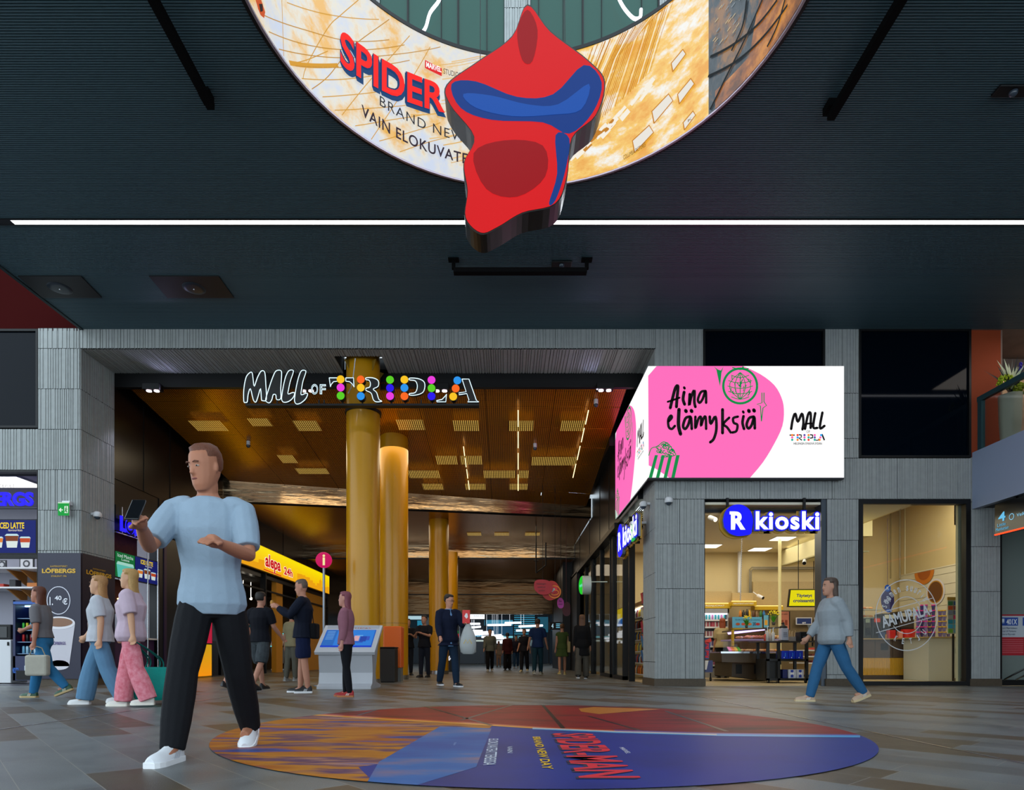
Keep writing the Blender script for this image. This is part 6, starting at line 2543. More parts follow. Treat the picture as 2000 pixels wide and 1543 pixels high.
for x in (1003, 1046, 948, 1072):
    pbox(mb, x - 1.2, x + 1.2, 1200, 1296, 45.45, 45.6)
mb.build('slats', BLACK, t)
t = thing('guide_sign_far', 'black overhead guide sign with white writing above the green dress', 'sign', P(1092, 1229, 30))
mb = MB()
pbox(mb, 1073, 1108, 1215, 1230, 30, 30.15)
mb.cyl(P(1080, 1215, 30.1), P(1080, 1180, 30.1), .02, n=6)
mb.build('panel', BLACK, t)
cv = front(30, 1.0)
cv.ptext('4', 1077, 1218, 1081, 1227, 'b8e0f0', h=2)
for k in range(3):
    cv.prect(1086, 1218 + k * 3.4, 1104, 1219.5 + k * 3.4, '6ab0c8', 2)
cv.build('lettering', t)

# black totem MALL OF TRIPLA
t = thing('black_totem', 'tall black totem with MALL OF TRIPLA lettering behind the man in the navy jacket', 'totem', P(863, 1312, 25.8))
mb = MB()
pbox(mb, 829, 897, 1206, 1311.5, 25.8, 26.2)
mb.build('body', mat('totem_black', '060709', .25), t)
cv = front(25.8, 1.0)
cv.ptext('MALL', 842, 1281, 858, 1290, 'e8e8ec', h=2, bold=.04, shear=.2)
cv.ptext('TRIPLA', 842, 1292, 860, 1296, 'c8d0d4', h=2)
cv.prect(838, 1238, 896, 1247, 'c01c28', 2)
cv.prect(840, 1232, 896, 1238, '205a30', 2)
cv.prect(836, 1268, 848, 1270, '6a4ac0', 2)
cv.ptext('MALL', 872, 1281, 892, 1290, 'e8e8ec', h=2, bold=.04, shear=.2)
cv.build('lettering', t)

# info ball on pole
d = 13.2
c = P(632.5, 1094, d)
t = thing('information_pole', 'pink information ball with a cream letter i on a slim grey pole', 'sign', (c.x, d, 0))
mb = MB()
mb.cyl((c.x, d, .02), (c.x, d, c.z - .15), .025, n=12)
mb.build('pole', mat('pole_grey', '8a9098', .35, .6), t)
mb = MB()
mb.cyl((c.x, d, 0), (c.x, d, .02), .2, n=24)
mb.build('foot', mat('pole_grey', '8a9098'), t)
mb = MB()
mb.ball(c, .165, 24)
mb.build('ball', glow('e01468', .75), t)
cv = front(d - .172, 1.0)
cv.ptext('i', 630, 1083, 635, 1104, 'f4e6a0', h=1, bold=.03)
cv.build('letter', t)

# touch map kiosk
t = thing('map_kiosk', 'slanted silver-white touch map kiosk with MALL OF TRIPLA title and blue map screen', 'kiosk', (-3.03, 12.2, 0))
X0, X1 = -3.6, -2.47
mb = MB()
side = [(11.86, .0), (12.75, 0), (12.78, .05), (12.35, .12), (12.28, .3), (12.42, .62), (12.60, .95), (12.75, 1.2), (12.62, 1.22), (12.16, .74), (11.96, .68), (11.99, .5), (12.02, .3), (11.98, .10), (11.86, .05)]
mb.prism([(X0 + .06, y, z) for y, z in side], (X1 - X0 - .12, 0, 0))
mb.build('body', mat('kiosk_silver', 'b4b6bc', .4, .1), t)
mb = MB()
A = Vector((X0, 11.90, .69))
U = Vector((1, 0, 0))
V = Vector((0, .80, .565)).normalized()
N = U.cross(V)
HH = .93
mb.prism([A, A + U * (X1 - X0), A + U * (X1 - X0) + V * HH, A + V * HH], -N * .06)
mb.build('screen_frame', mat('kiosk_frame', 'c4c6cc', .35), t)
cv = Canvas(A, U, V, 1.0)
W_ = X1 - X0
cv.rect(.07, .16, W_ - .09, HH - .17, '1858b8', 1)
cv.rect(.09, .18, W_ - .11, HH - .19, '2a78d0', 2)
cv.rect(.09, .18, .30, HH - .19, '2464b4', 3)
cv.rect(.07, .16, W_ - .09, .20, '1030c0', 4)
for k, (u, v, a_, b_, c_) in enumerate(((.36, .38, .16, .10, '4a8c90'), (.40, .52, .1, .08, '3a9a8a'), (.55, .35, .08, .2, 'b070b0'), (.66, .36, .10, .18, 'd0a0a8'), (.78, .34, .12, .18, '2040a0'), (.90, .38, .06, .14, '3050b8'), (.55, .3, .3, .04, '2c50b0'), (.70, .52, .12, .04, '58a0e0'))):
    cv.rect(u, v, min(u + a_, W_ - .13), min(v + b_, HH - .22), c_, 4)
for k in range(7):
    cv.rect(.11, HH - .25 - k * .045, .26, HH - .24 - k * .045, '88b8e8', 4)
cv.build('screen', t)
cv = Canvas(A, U, V, 0)
cv.text('MALL', .28, HH - .12, .50, HH - .04, '111114', h=1, bold=.04, shear=.2)
cv.text('OF', .52, HH - .11, .56, HH - .07, '111114', h=1)
cv.text('TRIPLA', .59, HH - .12, .92, HH - .04, '111114', h=1, bold=.03)
for k, u in enumerate((.62, .67, .72, .775, .83, .89)):
    for j, cc in enumerate(('e84a20', '2a8ae0', '18a088')):
        cv.ell(u, HH - .105 + j * .025, .011, .011, cc, 2, 10)
cv.build('title', t)

# bin and orange cabinet behind the kiosk
t = thing('waste_bin', 'dark brown square litter bin standing right behind the map kiosk', 'bin', (-2.85, 15.1, 0))
mb = MB()
a, b = P(738, 1333, 14.95), P(771, 1266, 14.95)
mb.bbox(a.x, 14.95, 0.0, b.x, 15.4, b.z, .02)
mb.build('body', mat('bin_brown', '1c1712', .5), t)
mb = MB()
mb.bbox(a.x - .01, 14.93, b.z, b.x + .01, 15.42, b.z + .03, .01)
mb.build('lid', BLACK, t)
t = thing('orange_cabinet', 'bright orange cabinet on a grey concrete block beside the second column', 'cabinet', (-2.9, 15.6, 0))
mb = MB()
a, b = P(748, 1307, 15.55), P(784, 1223, 15.55)
mb.bbox(a.x, 15.55, .33, b.x, 15.95, b.z, .03)
mb.build('cabinet', mat('signal_orange', 'e8640c', .4), t)
mb = MB()
mb.box(b.x - .3, 15.58, 0, b.x - .02, 15.9, .33)
mb.build('concrete_foot', mat('concrete_foot', '6a6a66', .9, noise=.2), t)

# ================================================================ kiosk entrance and its shop
def kiosk_sign(cv, t, k, o):
    """R in a blue drop and the word kioski; k metres per reference unit, o = lower left (u, v)"""
    def q(x, y):
        return (o[0] + (x - 1405) * k, o[1] + (1052 - y) * k)
    Q = lambda L: [q(*p) for p in L]
    drop = smooth_pts([(1409, 1018), (1413, 1002), (1424, 991), (1438, 987.5), (1452, 991), (1463, 1002), (1467, 1018), (1466, 1030)], 4, False) + [(1464, 1043), (1461, 1046)] + smooth_pts([(1450, 1048), (1436, 1048.5), (1421, 1043), (1411, 1031)], 4, False)
    big = [(1437 + (x - 1437) * 1.04 - 3.5, 1018 + (y - 1018) * 1.04 + 2) for x, y in drop]
    YB, BL, WH = mat('sign_yellow', 'b88a10', .5), glow('1414ff', 1.0), glow('f4fbff', 1.6)
    mb = MB()
    mb.prism([cv.map(*p, 0) for p in Q(big)], cv.n * -.05)
    mb.build('drop_backing', YB, t)
    mb = MB()
    mb.prism([cv.map(*p, .02) for p in Q(drop)], cv.n * .08)
    a = mb.build('drop_box', mat('sign_side_grey', '6a7884', .4), t)
    for w_, cols, h_, bold, dep in (('drop_face', 0, 0, 0, 0),):
        mb = MB()
        mb.prism([cv.map(*p, .10) for p in Q(drop)], cv.n * .003)
        mb.build('drop_face', BL, t)
    c2 = Canvas(cv.o, cv.ux, cv.uy, 1)
    c2.ux = cv.ux
    c2.text('R', *q(1424, 1036.5), *q(1452, 1001.5), WH, h=36, bold=.04)
    c2.poly(Q([(1421.5, 1007), (1421.5, 1001.3), (1432, 1001.3), (1432, 1007)]), WH, 36)
    c2.build('letter_r', t)
    for nm, bold, dep, hh, m_, dx, dy in (('word_backing', .11, .02, 1, YB, -3, 2.2), ('word_box', .07, .035, 8, mat('sign_side_grey', '6a7884'), -1, .8), ('word_rim', .07, .004, 33, BL, 0, 0), ('word_face', .028, .003, 36, WH, 0, 0)):
        c2 = Canvas(cv.o, cv.ux, cv.uy, 1)
        ex = (bold - .028) * 52
        c2.text('kioski', *q(1472 - ex + dx, 1036.5 + ex + dy), *q(1595 + ex + dx, 1001 - ex + dy), m_, h=hh, bold=bold, depth=dep, space=1.12)
        c2.build(nm, t)


KD = 13.0
t = thing('kiosk_sign', 'big glowing R kioski sign in blue and white over the kiosk entrance', 'sign', P(1500, 1050, KD))
kiosk_sign(Canvas((0, KD, 0), (1, 0, 0)), t, KD / F, (P(1405, 0, KD).x, P(0, 1052, KD).z))
mb = MB()
for x in (1421, 1571):
    a = P(x, 1040, KD + .07)
    mb.box(a.x - .025, KD + .06, a.z + .1, a.x + .025, KD + .10, 3.86)
mb.build('hanger', BLACK, t)
mb = MB()
a, b = P(1594, 1023, KD), P(1604, 1012, KD)
mb.box(a.x, KD + .1, a.z, b.x, KD + .3, b.z)
mb.build('box_end', WHITEP, t)
t = thing('kiosk_side_sign', 'glowing R kioski sign seen at a slant on the passage side of the kiosk', 'sign', (2.93, 15, 3.1))
SXX = 2.86
cs = rightc(SXX, 1.0)
a, b = cs.px(1212.5, 1099), cs.px(1254, 1035)
kk = (b[0] - a[0]) / 192
kiosk_sign(cs, t, kk, (a[0], cs.px(1213, 1098)[1] + .02))
mb = MB()
mb.box(SXX + .05, 14.6, 3.2, 3.05, 14.66, 3.26)
mb.box(SXX + .05, 15.7, 3.2, 3.05, 15.76, 3.26)
mb.build('wall_bracket', BLACK, t)

# shutter box and frames of the entrance
mb = MB()
for k in range(7):
    pbox(mb, 1377, 1604, 976 + k * 2.6, 977.6 + k * 2.6, FD + .25, FD + .27)
pbox(mb, 1376, 1615, 994, 1001, FD + .2, FD + .3)
pbox(mb, 1604, 1615.5, 975, 1340, FD + .02, FD + .30, 1)
pbox(mb, 1374.5, 1377, 975, 1340, FD + .0, FD + .30)
struct(mb.build('door_2', [BLACK, mat('brushed_steel', '4a5058', .35, .7)]))


def win(name, x0, x1, y0, y1, tL=9, tT=9, label=None):
    mb = MB()
    pbox(mb, x0, x1, y0, y0 + tT, FD - .02, FD + .12)
    pbox(mb, x0, x1, y1 - 8, y1, FD - .02, FD + .12)
    pbox(mb, x0, x0 + tL, y0 + tT, y1 - 8, FD - .02, FD + .12)
    pbox(mb, x1 - tL, x1, y0 + tT, y1 - 8, FD - .02, FD + .12)
    fr = struct(mb.build(name, BLACK))
    mb = MB()
    a, b = P(x0 + tL, y1 - 8, FD + .04), P(x1 - tL, y0 + tT, FD + .04)
    mb.box(a.x, FD + .04, a.z, b.x, FD + .05, b.z)
    mb.build('pane', GLASS, fr)


win('window_5', 1677, 1896, 975, 1339)

# ceiling lamps
for k, (x0, x1, x2, x3, y0, y1, lab) in enumerate(((1378, 1422, 1410, 1362, 1056, 1063.5, 'bright square ceiling lamp in the kiosk, left'), (1487, 1520, 1508, 1474, 1063, 1070, 'bright square ceiling lamp in the kiosk, beside the white pole'),
                                                    (1530, 1567, 1555, 1518, 1040, 1048.5, 'bright square ceiling lamp in the kiosk, under the sign word'))):
    z = 3.73
    q = [onc(x3, y1, z), onc(x2, y1, z), onc(x1, y0, z), onc(x0, y0, z)]
    d0, d1 = q[0].y, q[2].y
    t = thing('kiosk_ceiling_lamp', lab, 'ceiling light', q[0], 'square ceiling lamps in the kiosk')
    mb = MB()
    mb.box(q[0].x, d0, z - .012, q[1].x, max(d1, d0 + .5), z)
    mb.build('diffuser', glow('fff6e0', 3), t)
    mb = MB()
    mb.box(q[0].x - .03, d0 - .03, z - .004, q[1].x + .03, max(d1, d0 + .5) + .03, z + .012)
    mb.build('frame', WHITEP, t)
BD = 19.15
# pipes, pole, beam
mb = MB()
a = P(1444, 1078, BD - .1)
mb.cyl((a.x, BD - .1, 3.74), (a.x, BD - .1, P(0, 1158, BD).z), .05, n=10)
tag(mb.build('wall_pipe', WHITEP), 'white vertical pipe on the kiosk rear wall behind the chain', 'pipe')
mb = MB()
for k in (0, 1):
    o_ = k * 3
    mb.tube([P(1464 + o_, 1158, BD - .08), P(1464 + o_, 1113 + o_, BD - .08), P(1468 + o_, 1108 + o_, BD - .08), P(1606, 1108 + o_, BD - .08)], .018, 6)
tag(mb.build('conduit', mat('conduit_grey', '8a8474', .4, .5)), 'pair of thin grey conduits bent along the kiosk rear wall', 'pipe')
d = 16.9
a = P(1523, 1056, d)
mb = MB()
mb.cyl((a.x, d, 0), (a.x, d, 3.73), .04, n=16)
tag(mb.build('support_pole', mat('cream_pole', 'e0d49c', .4)), 'cream round pole standing behind the display case of the kiosk', 'pole')
mb = MB()
mb.prism([P(1526, 1076, 18.9), P(1606, 1043, 14.6) + Vector((.15, 0, 0)), P(1606, 1078, 14.6) + Vector((.15, 0, 0)), P(1526, 1106, 18.9)], (.08, 0, 0))
mb.prism([P(1526, 1106, 18.9), P(1606, 1078, 14.6) + Vector((.15, 0, 0)), Vector((8.3, 14.6, P(1606, 1078, 14.6).z)), Vector((8.3, 18.9, P(1526, 1106, 18.9).z))], (0, 0, .03))
struct(mb.build('trim_10', mat('cream_beam', 'd8cfa0', .7)))
mb = MB()
pts = []
for k in range(60):
    y = 1050 + k * 2.1
    pts.append(P(1449 - k * .05 + (.9 if k % 2 else -.9), y, 14.2))
mb.tube(pts, .008, 5)
mb.cyl(pts[0], Vector((pts[0].x, pts[0].y, 3.74)), .006, n=5)
tag(mb.build('pull_chain', WHITEP), 'white wavy chain hanging down in the kiosk entrance below the R', 'chain')
for (x, y, d, dx, lab) in ((1386, 1010, 14.0, 5, 'white ceiling spotlight at the upper left of the kiosk entrance'), (1572, 1095, 16.5, -6, 'white camera with black lens under the cream beam of the kiosk'), (1480, 1163, 18.6, 6, 'white camera with black lens on the wood panel of the kiosk')):
    c = P(x, y, d)
    t = thing('shop_camera' if 'camera' in lab else 'shop_spotlight', lab, 'camera' if 'camera' in lab else 'spotlight', c)
    e = c + Vector((dx * .015, -.16, -.09))
    mb = MB()
    mb.cyl(c, e, .05, n=12)
    mb.cyl(c, Vector((c.x, c.y, 3.73)) if x == 1386 else c + Vector((-dx * .01, .2, .12)), .015, n=6)
    mb.build('body', WHITEP, t)
    mb = MB()
    mb.cyl(e, e + (e - c).normalized() * .01, .045, n=12)
    mb.build('lens', BLACK if 'camera' in lab else glow('fff4d0', 4), t)

WOODP = mat('pale_wood_panel', 'b09a6c', .6, noise=.12, nscale=30)
YH = mat('kiosk_yellow_header', 'c8a010', .5)
for k, (x0, x1, y0, y1, d, lab) in enumerate(((1340, 1429, 1155, 1179, 18.9, 'pale wood panel over the energy drink cooler'), (1430, 1471, 1158, 1174, 18.7, 'small pale wood panel between the kiosk headers'), (1471, 1608, 1136, 1192, 18.95, 'wide pale wood panel behind the croissant screen'))):
    mb = MB()
    pbox(mb, x0, x1, y0, y1, d, d + .06)
    tag(mb.build('wood_panel', WOODP), lab, 'panel')
for k, (x0, x1, y0, y1, d, s_, lab) in enumerate(((1340, 1429, 1179, 1188, 18.6, 'ENERGIAJUOMAT', 'yellow header board reading ENERGIAJUOMAT over the cooler shelves'), (1430, 1478, 1175, 1183, 18.4, 'NIKOTIINITUOTTEET', 'yellow header board over the middle shelves with small white writing'),
                                                 (1474, 1530, 1184, 1191, 18.5, '', 'plain yellow header board left of the white pole'))):
    t = thing('header_board', lab, 'sign', P((x0 + x1) / 2, y1, d), 'yellow kiosk header boards')
    mb = MB()
    pbox(mb, x0, x1, y0, y1, d, d + .3)
    mb.build('board', YH, t)
    if s_:
        cv = front(d)
        cv.ptext(s_, max(x0, 1366) + 2, y0 + 2.4, x1 - (14 if k == 0 else 6), y1 - 2.6, 'f0ead8', bold=.01)
        cv.build('lettering', t)
    mb = MB()
    pbox(mb, x0, x1 - 1, y0 - 1.3, y0, d + .15, d + .2)
    mb.build('light_strip', glow('ffd070', 2.5), t)
t = thing('croissant_screen', 'bright yellow slanted screen reading Täytetyt croissantit in the kiosk', 'screen', P(1575, 1185, 17))
mb = MB()
mb.prism([P(x, y, 17.02) for x, y in ((1539, 1185.5), (1606, 1185.5), (1606, 1150.5), (1543, 1150.5))], (0, .08, 0))
mb.build('housing', BLACK, t)
cv = front(17.02, 1.0)
cv.poly(cv.pts([(1541, 1183.5), (1594, 1183.5), (1598.5, 1152.5), (1544.5, 1152.5)]), 'e0d400', 1)
cv.poly(cv.pts([(1596, 1183.5), (1605, 1183.5), (1605, 1152.5), (1600.5, 1152.5)]), 'e8dc10', 1)
cv.ptext('Täytetyt', 1555, 1160, 1586, 1168, '0c2858', h=3, bold=.03, shear=.1)
cv.ptext('croissantit', 1549, 1170, 1590, 1176.5, '0c2858', h=3, bold=.03, shear=.1)
cv.build('picture', t)
mb = MB()
for x in (1560, 1590):
    a = P(x, 1150, 17.06)
    mb.cyl((a.x, 17.08, a.z), (a.x, 17.08, 3.73), .01, n=6)
mb.build('hanger', BLACK, t)

# energy drink cooler
d = 18.3
t = thing('drink_cooler', 'white open drink cooler with five lit shelves at the left of the kiosk', 'cooler', P(1395, 1319, d))
mb = MB()
a, b = P(1340, 1319, d), P(1424, 1189, d)
mb.box(a.x, d + .5, 0.01, b.x, d + .55, b.z)
mb.box(b.x - .04, d, .01, b.x, d + .5, b.z)
mb.box(a.x, d, b.z - .13, b.x, d + .5, b.z)
mb.box(a.x, d, .01, b.x, d + .5, .28)
mb.build('cabinet', mat('cooler_grey', '9a9a9c', .4), t)
mb = MB()
mb.box(a.x, d + .02, b.z - .16, b.x - .05, d + .06, b.z - .13)
mb.build('lamp', glow('f4f0ff', 4), t)
sy = (1210.5, 1224.5, 1243, 1262, 1280, 1299)
names = ('top', 'second', 'third', 'fourth', 'fifth', 'lowest')
CC = (('d8e8e8', '28a0a8', 'd8e8e8', '30a8b0', 'e8e0e8', 'c878b0'), ('c85868', 'e8e0d8', 'b84858', 'd8d0d0', 'a83848', 'd86878'), ('b8584c', 'e0d8d0', '884858', 'd8c8c8', 'b87888', 'e8e0e0'), ('e0dce8', '8878a0', 'd8d4e0', '9888b0', 'e8e4f0', '7868a0'), ('d8d4e0', 'a890b8', 'e0dce8', '8878a8', 'd0ccd8', '9080a8'), ('d878a8', 'e8e4f0', 'c06898', 'e0dce8', 'b888b0', 'd8d4e0'))
for k, y0 in enumerate(sy):
    z = P(0, y0, d).z
    mb = MB()
    mb.box(a.x, d + .03, z - .02, b.x - .04, d + .5, z)
    mb.box(a.x, d + .01, z - .035, b.x - .04, d + .03, z + .01)
    mb.build('shelf', WHITEP, t)
    n = 14
    for j in range(n):
        x = P(1379, 0, d).x + j * (b.x - .09 - P(1379, 0, d).x) / (n - 1)
        put(can(CC[k][j % 6], r=.024, h=.155), x, d + .12, z, 'slim can on the %s shelf of the white cooler, %s from the left' % (names[k], ORD[j]), 'can', 'cans on the %s cooler shelf' % names[k])
# red bull stand
d = 15.6
t = thing('can_dispenser', 'dark blue wheeled can dispenser with red writing behind the big pillar edge', 'dispenser', P(1384, 1322, d))
mb = MB()
mb.prism([P(x, y, d) for x, y in ((1370, 1288), (1384.5, 1288), (1389, 1247), (1370, 1247))], (0, .4, 0))
pbox(mb, 1370, 1392, 1290, 1313, d, d + .4)
mb.build('body', mat('energy_blue', '0c1c6c', .3), t)
mb = MB()
mb.prism([P(x, y, d - .01) for x, y in ((1370, 1308), (1380, 1308), (1384, 1290), (1370, 1290))], (0, .01, 0))
mb.build('silver_panel', WHITEP, t)
cv = front(d - .005)
cv.ptext('Red Bull', 1366, 1266, 1396, 1273, 'e01020', h=2, bold=.03, rot=PI / 2)
cv.poly(cv.pts([(1378, 1250), (1388, 1246), (1390, 1252), (1384, 1256), (1372, 1254)]), 'e8402c', 2)
cv.build('lettering', t)
for x in (1374, 1389):
    a = P(x, 1317, d)
    mb = MB()
    mb.cyl((a.x, d + .1, .05), (a.x + .03, d + .1, .05), .05, n=14)
    mb.cyl((a.x + .015, d + .1, .05), (a.x + .015, d + .1, .2), .015, n=6)
    mb.build('wheel', BLACK, t)

# pastry display case
CD = 15.6
t = thing('pastry_display_case', 'brown-based glass display case full of pastries with violet lamps', 'display case', P(1450, 1330, CD))
BRN = mat('case_brown', '3c2c18', .45, noise=.1)
mb = MB()
mb.prism([P(x, y, CD) for x, y in ((1429, 1321), (1496, 1329.5), (1500, 1296), (1430, 1294))], (0, 1.3, 0))
mb.build('base', BRN, t)
mb = MB()
mb.prism([P(x, y, CD - .25) for x, y in ((1410, 1293), (1497, 1295.5), (1500, 1275), (1409, 1275))], (0, 1.7, 0))
mb.build('counter_band', mat('case_band', '4a3820', .4), t)
mb = MB()
for x0, x1 in ((1438, 1449), (1473, 1486)):
    pbox(mb, x0, x1, 1298, 1316, CD - .02, CD - .005)
    mb.build('vent_grille', BLACK, t)
    mb = MB()
mb = MB()
pbox(mb, 1408, 1500, 1272.5, 1276, CD - .3, CD - .24)
mb.build('steel_edge', CHROME, t)
for k, (y0, y1, dd) in enumerate(((1248, 1251, .3), (1273, 1275, 0.0))):
    mb = MB()
    pbox(mb, 1434 if k == 0 else 1413, 1524, y0, y1, CD + dd - .1, CD + 1.2)
    mb.build('shelf', mat('lilac_shelf', 'a898c8', .3), t)
mb = MB()
mb.prism([P(x, y, CD + .2) for x, y in ((1436, 1238), (1494, 1231), (1494, 1228), (1434, 1234))], (0, .5, 0))
mb.build('lamp', glow('c8b0ff', 2.2), t)
mb = MB()
mb.prism([P(x, y, CD + .15) for x, y in ((1434, 1233), (1524, 1227), (1524, 1224), (1434, 1230))], (0, .9, 0))
mb.build('top', mat('case_top', '5a5048', .3, .5), t)
mb = MB()
pbox(mb, 1412, 1447, 1252, 1272, CD - .22, CD - .21)
pbox(mb, 1448, 1485, 1252, 1272, CD - .22, CD - .21)
mb.build('front_glass', GLASS, t)
mb = MB()
pbox(mb, 1431, 1434, 1228, 1262, CD + .1, CD + .2)
pbox(mb, 1431, 1450, 1227, 1229.5, CD + .1, CD + .2)
mb.build('yellow_frame', YH, t)
mb = MB()
pbox(mb, 1486, 1526, 1276, 1298, CD + .1, CD + 1.2)
pbox(mb, 1486, 1524, 1298, 1328, CD + .3, CD + 1.2)
mb.build('side_base', BLACK, t)
PAST = []
for c_ in ('d89848', 'e8c890', 'b87030', 'c8a070'):
    mb = MB()
    mb.loft([[Vector((x, r_ * math.cos(q), .035 + r_ * .8 * math.sin(q))) for q in [2 * PI * j / 10 for j in range(10)]] for x, r_ in ((-.075, .01), (-.05, .03), (0, .042), (.05, .03), (.075, .01))])
    PAST.append(mb.build('pastry', mat('pastry_' + c_, c_, .6, noise=.3, nscale=30)))
rd = random.Random(2)
for row, (y0, dd, n, x0, x1) in enumerate(((1248, .32, 13, 1442, 1522), (1273, .05, 15, 1450, 1522), (1246, .55, 11, 1460, 1520))):
    for j in range(n):
        c = P(x0 + (x1 - x0) * j / (n - 1), y0, CD + dd)
        pr = PAST[rd.randrange(4)]
        put(pr, c.x, c.y + rd.uniform(-.02, .04), c.z + (.0 if row < 2 else .0), ('golden pastry in the front row of the upper case shelf', 'golden pastry on the lower case shelf', 'golden pastry in the rear row of the upper case shelf')[row] + ', %s from the left' % ORD[j], 'pastry', ('pastries in the upper front row', 'pastries on the lower shelf', 'pastries in the upper rear row')[row], rd.uniform(-.6, .6))
for j, c_ in enumerate(('e070b0', 'e87828', 'e8c030', '60b040')):
    c = P(1424 + j * 6, 1272.5, CD - .02)
    mb = MB()
    mb.prism([c + Vector((0, 0, 0)), c + Vector((.07, 0, 0)), c + Vector((.12, .3, .09)), c + Vector((.05, .3, .09))], (0, 0, .03))
    tag(mb.build('wrapped_snack', mat('wrap_' + c_, c_, .4)), ('pink', 'orange', 'yellow', 'green')[j] + ' wrapped snack bar leaning in the left end of the display case', 'snack')

# things on and behind the case
t = thing('promo_board', 'light blue promotion board with food pictures behind the case plants', 'sign', P(1460, 1226, 17.0))
mb = MB()
pbox(mb, 1431, 1488, 1205, 1226, 17.0, 17.04)
mb.build('board', mat('promo_blue', '5ca8c8', .5), t)
cv = front(17.0)
cv.ptext('Grilli-makkara ja juoma', 1436, 1209, 1484, 1212.5, '1c3c5c', h=1)
cv.ptext('2€', 1470, 1215, 1476, 1222, '1c3c5c', h=1, bold=.03)
for x, c_ in ((1441, 'a85020'), (1452, 'c04828'), (1464, 'c87030'), (1480, 'b02820')):
    c = cv.px(x, 1219)
    cv.ell(c[0], c[1], .06, .035, c_, 1, 14)
cv.build('print', t)
for k, (x, y0, y1, c_, lab) in enumerate(((1532, 1194, 1230, 'c8785c', 'salmon pink price board right of the white pole'), (1496, 1201, 1226, '6ab0cc', 'narrow light blue board left of the white pole'))):
    t = thing('price_board', lab, 'sign', P(x, y1, 17.3), 'price boards behind the case')
    w_ = 9 if k == 0 else 5
    mb = MB()
    pbox(mb, x - w_, x + w_ + 2, y0, y1, 17.3, 17.34)
    mb.build('frame', BLACK, t)
    cv = front(17.3)
    cv.prect(x - w_ + .5, y0 + .5, x + w_, y1 - .5, c_)
    if k == 0:
        cv.ptext('iso kahvi', x - 7, y0 + 4, x + 6, y0 + 6.5, '4a1c14', h=2)
        for q in (-4, 4):
            cv.prect(x + q - 3, y0 + 17, x + q + 2, y0 + 27, '8a3818', 2)
    else:
        cv.prect(x - 3, y0 + 10, x + 3, y0 + 20, 'e8a838', 2)
    cv.build('print', t)
for k, (x, y0, c_) in enumerate(((1446, 1204, 'c87820'), (1452, 1205, '181410'), (1459, 1203, '20180c'), (1464, 1204, 'd8a020'), (1472, 1205, '5a3418'), (1478, 1206, '8a6844'), (1486, 1205, '38702c'), (1492, 1206, '2870b0'))):
    c = P(x, y0 + 1, 17.6)
    mb = MB()
    mb.lathe((c.x, 17.6, c.z), [(.035, 0), (.04, .01), (.04, .13), (.018, .17), (.018, .20)], 10)
    tag(mb.build('bottle', mat('btl_' + c_, c_, .3)), ('orange', 'black', 'dark brown', 'yellow', 'brown', 'tan', 'green', 'blue')[k] + ' bottle on the shelf behind the blue promotion board', 'bottle', 'bottles behind the promotion board')
mb = MB()
pbox(mb, 1430, 1500, 1205, 1207, 17.5, 17.8)
pbox(mb, 1430, 1432, 1207, 1319, 17.5, 17.8)
pbox(mb, 1498, 1500, 1207, 1319, 17.5, 17.8)
pbox(mb, 1432, 1498, 1230, 1319, 17.6, 17.8)
tag(mb.build('back_shelf', mat('back_shelf_brown', '5a3c1c', .5)), 'brown back shelf behind the pastry display case', 'shelf')


def spiky(name, label, c, h, r, cols, n, pot, flower=None, cat='plant', seed=1):
    rd = random.Random(seed)
    t = thing(name, label, cat, c)
    if pot:
        mb = MB()
        mb.lathe(c, [(pot[0] * .7, 0), (pot[0], pot[1]), (pot[0] * .9, pot[1]), (pot[0] * .8, pot[1] - .02)], 16)
        mb.build('pot', mat('pot_' + pot[2], pot[2], .5), t)
    z0 = pot[1] if pot else 0
    mb = MB()
    for i in range(n):
        a = rd.uniform(0, 2 * PI)
        q = rd.uniform(.15, 1) * r
        hh = h * rd.uniform(.6, 1)
        b = Vector(c) + Vector((.01 * math.cos(a), .01 * math.sin(a), z0 - .02))
        m_ = b + Vector((q * .4 * math.cos(a), q * .4 * math.sin(a), hh * .6))
        e = b + Vector((q * math.cos(a), q * math.sin(a), hh))
        w_ = Vector((-math.sin(a), math.cos(a), 0)) * .012 * (r / .15) ** .5
        mb.add([b - w_ * .6, b + w_ * .6, m_ + w_, m_ - w_, e], [(0, 1, 2, 3), (3, 2, 4)])
    mb.build('leaves', mat('leaf_' + cols, cols, .5, noise=.3, nscale=8), t)
    if flower:
        mb = MB()
        for i in range(flower[1]):
            a = rd.uniform(0, 2 * PI)
            q = rd.uniform(0, .9) * r
            mb.ball(Vector(c) + Vector((q * math.cos(a), q * math.sin(a), z0 + h * rd.uniform(.8, 1.25))), flower[2], 6)
        mb.build('flowers', mat('petal_' + flower[0], flower[0], .6), t)
    return t


c = P(1458, 1227, 16.3)
spiky('potted_plant', 'green plant with yellow flowers on the display case, left one', (c.x, c.y, c.z), .2, .13, '3c9018', 46, (.04, .07, '101010'), ('e8d020', 26, .016), seed=3)
c = P(1511, 1218, 16.6)
spiky('potted_plant', 'green plant with yellow flowers by the white pole, right one', (c.x, c.y, c.z - .04), .24, .15, '44a010', 50, (.05, .08, '181818'), ('f0d818', 26, .018), seed=4)

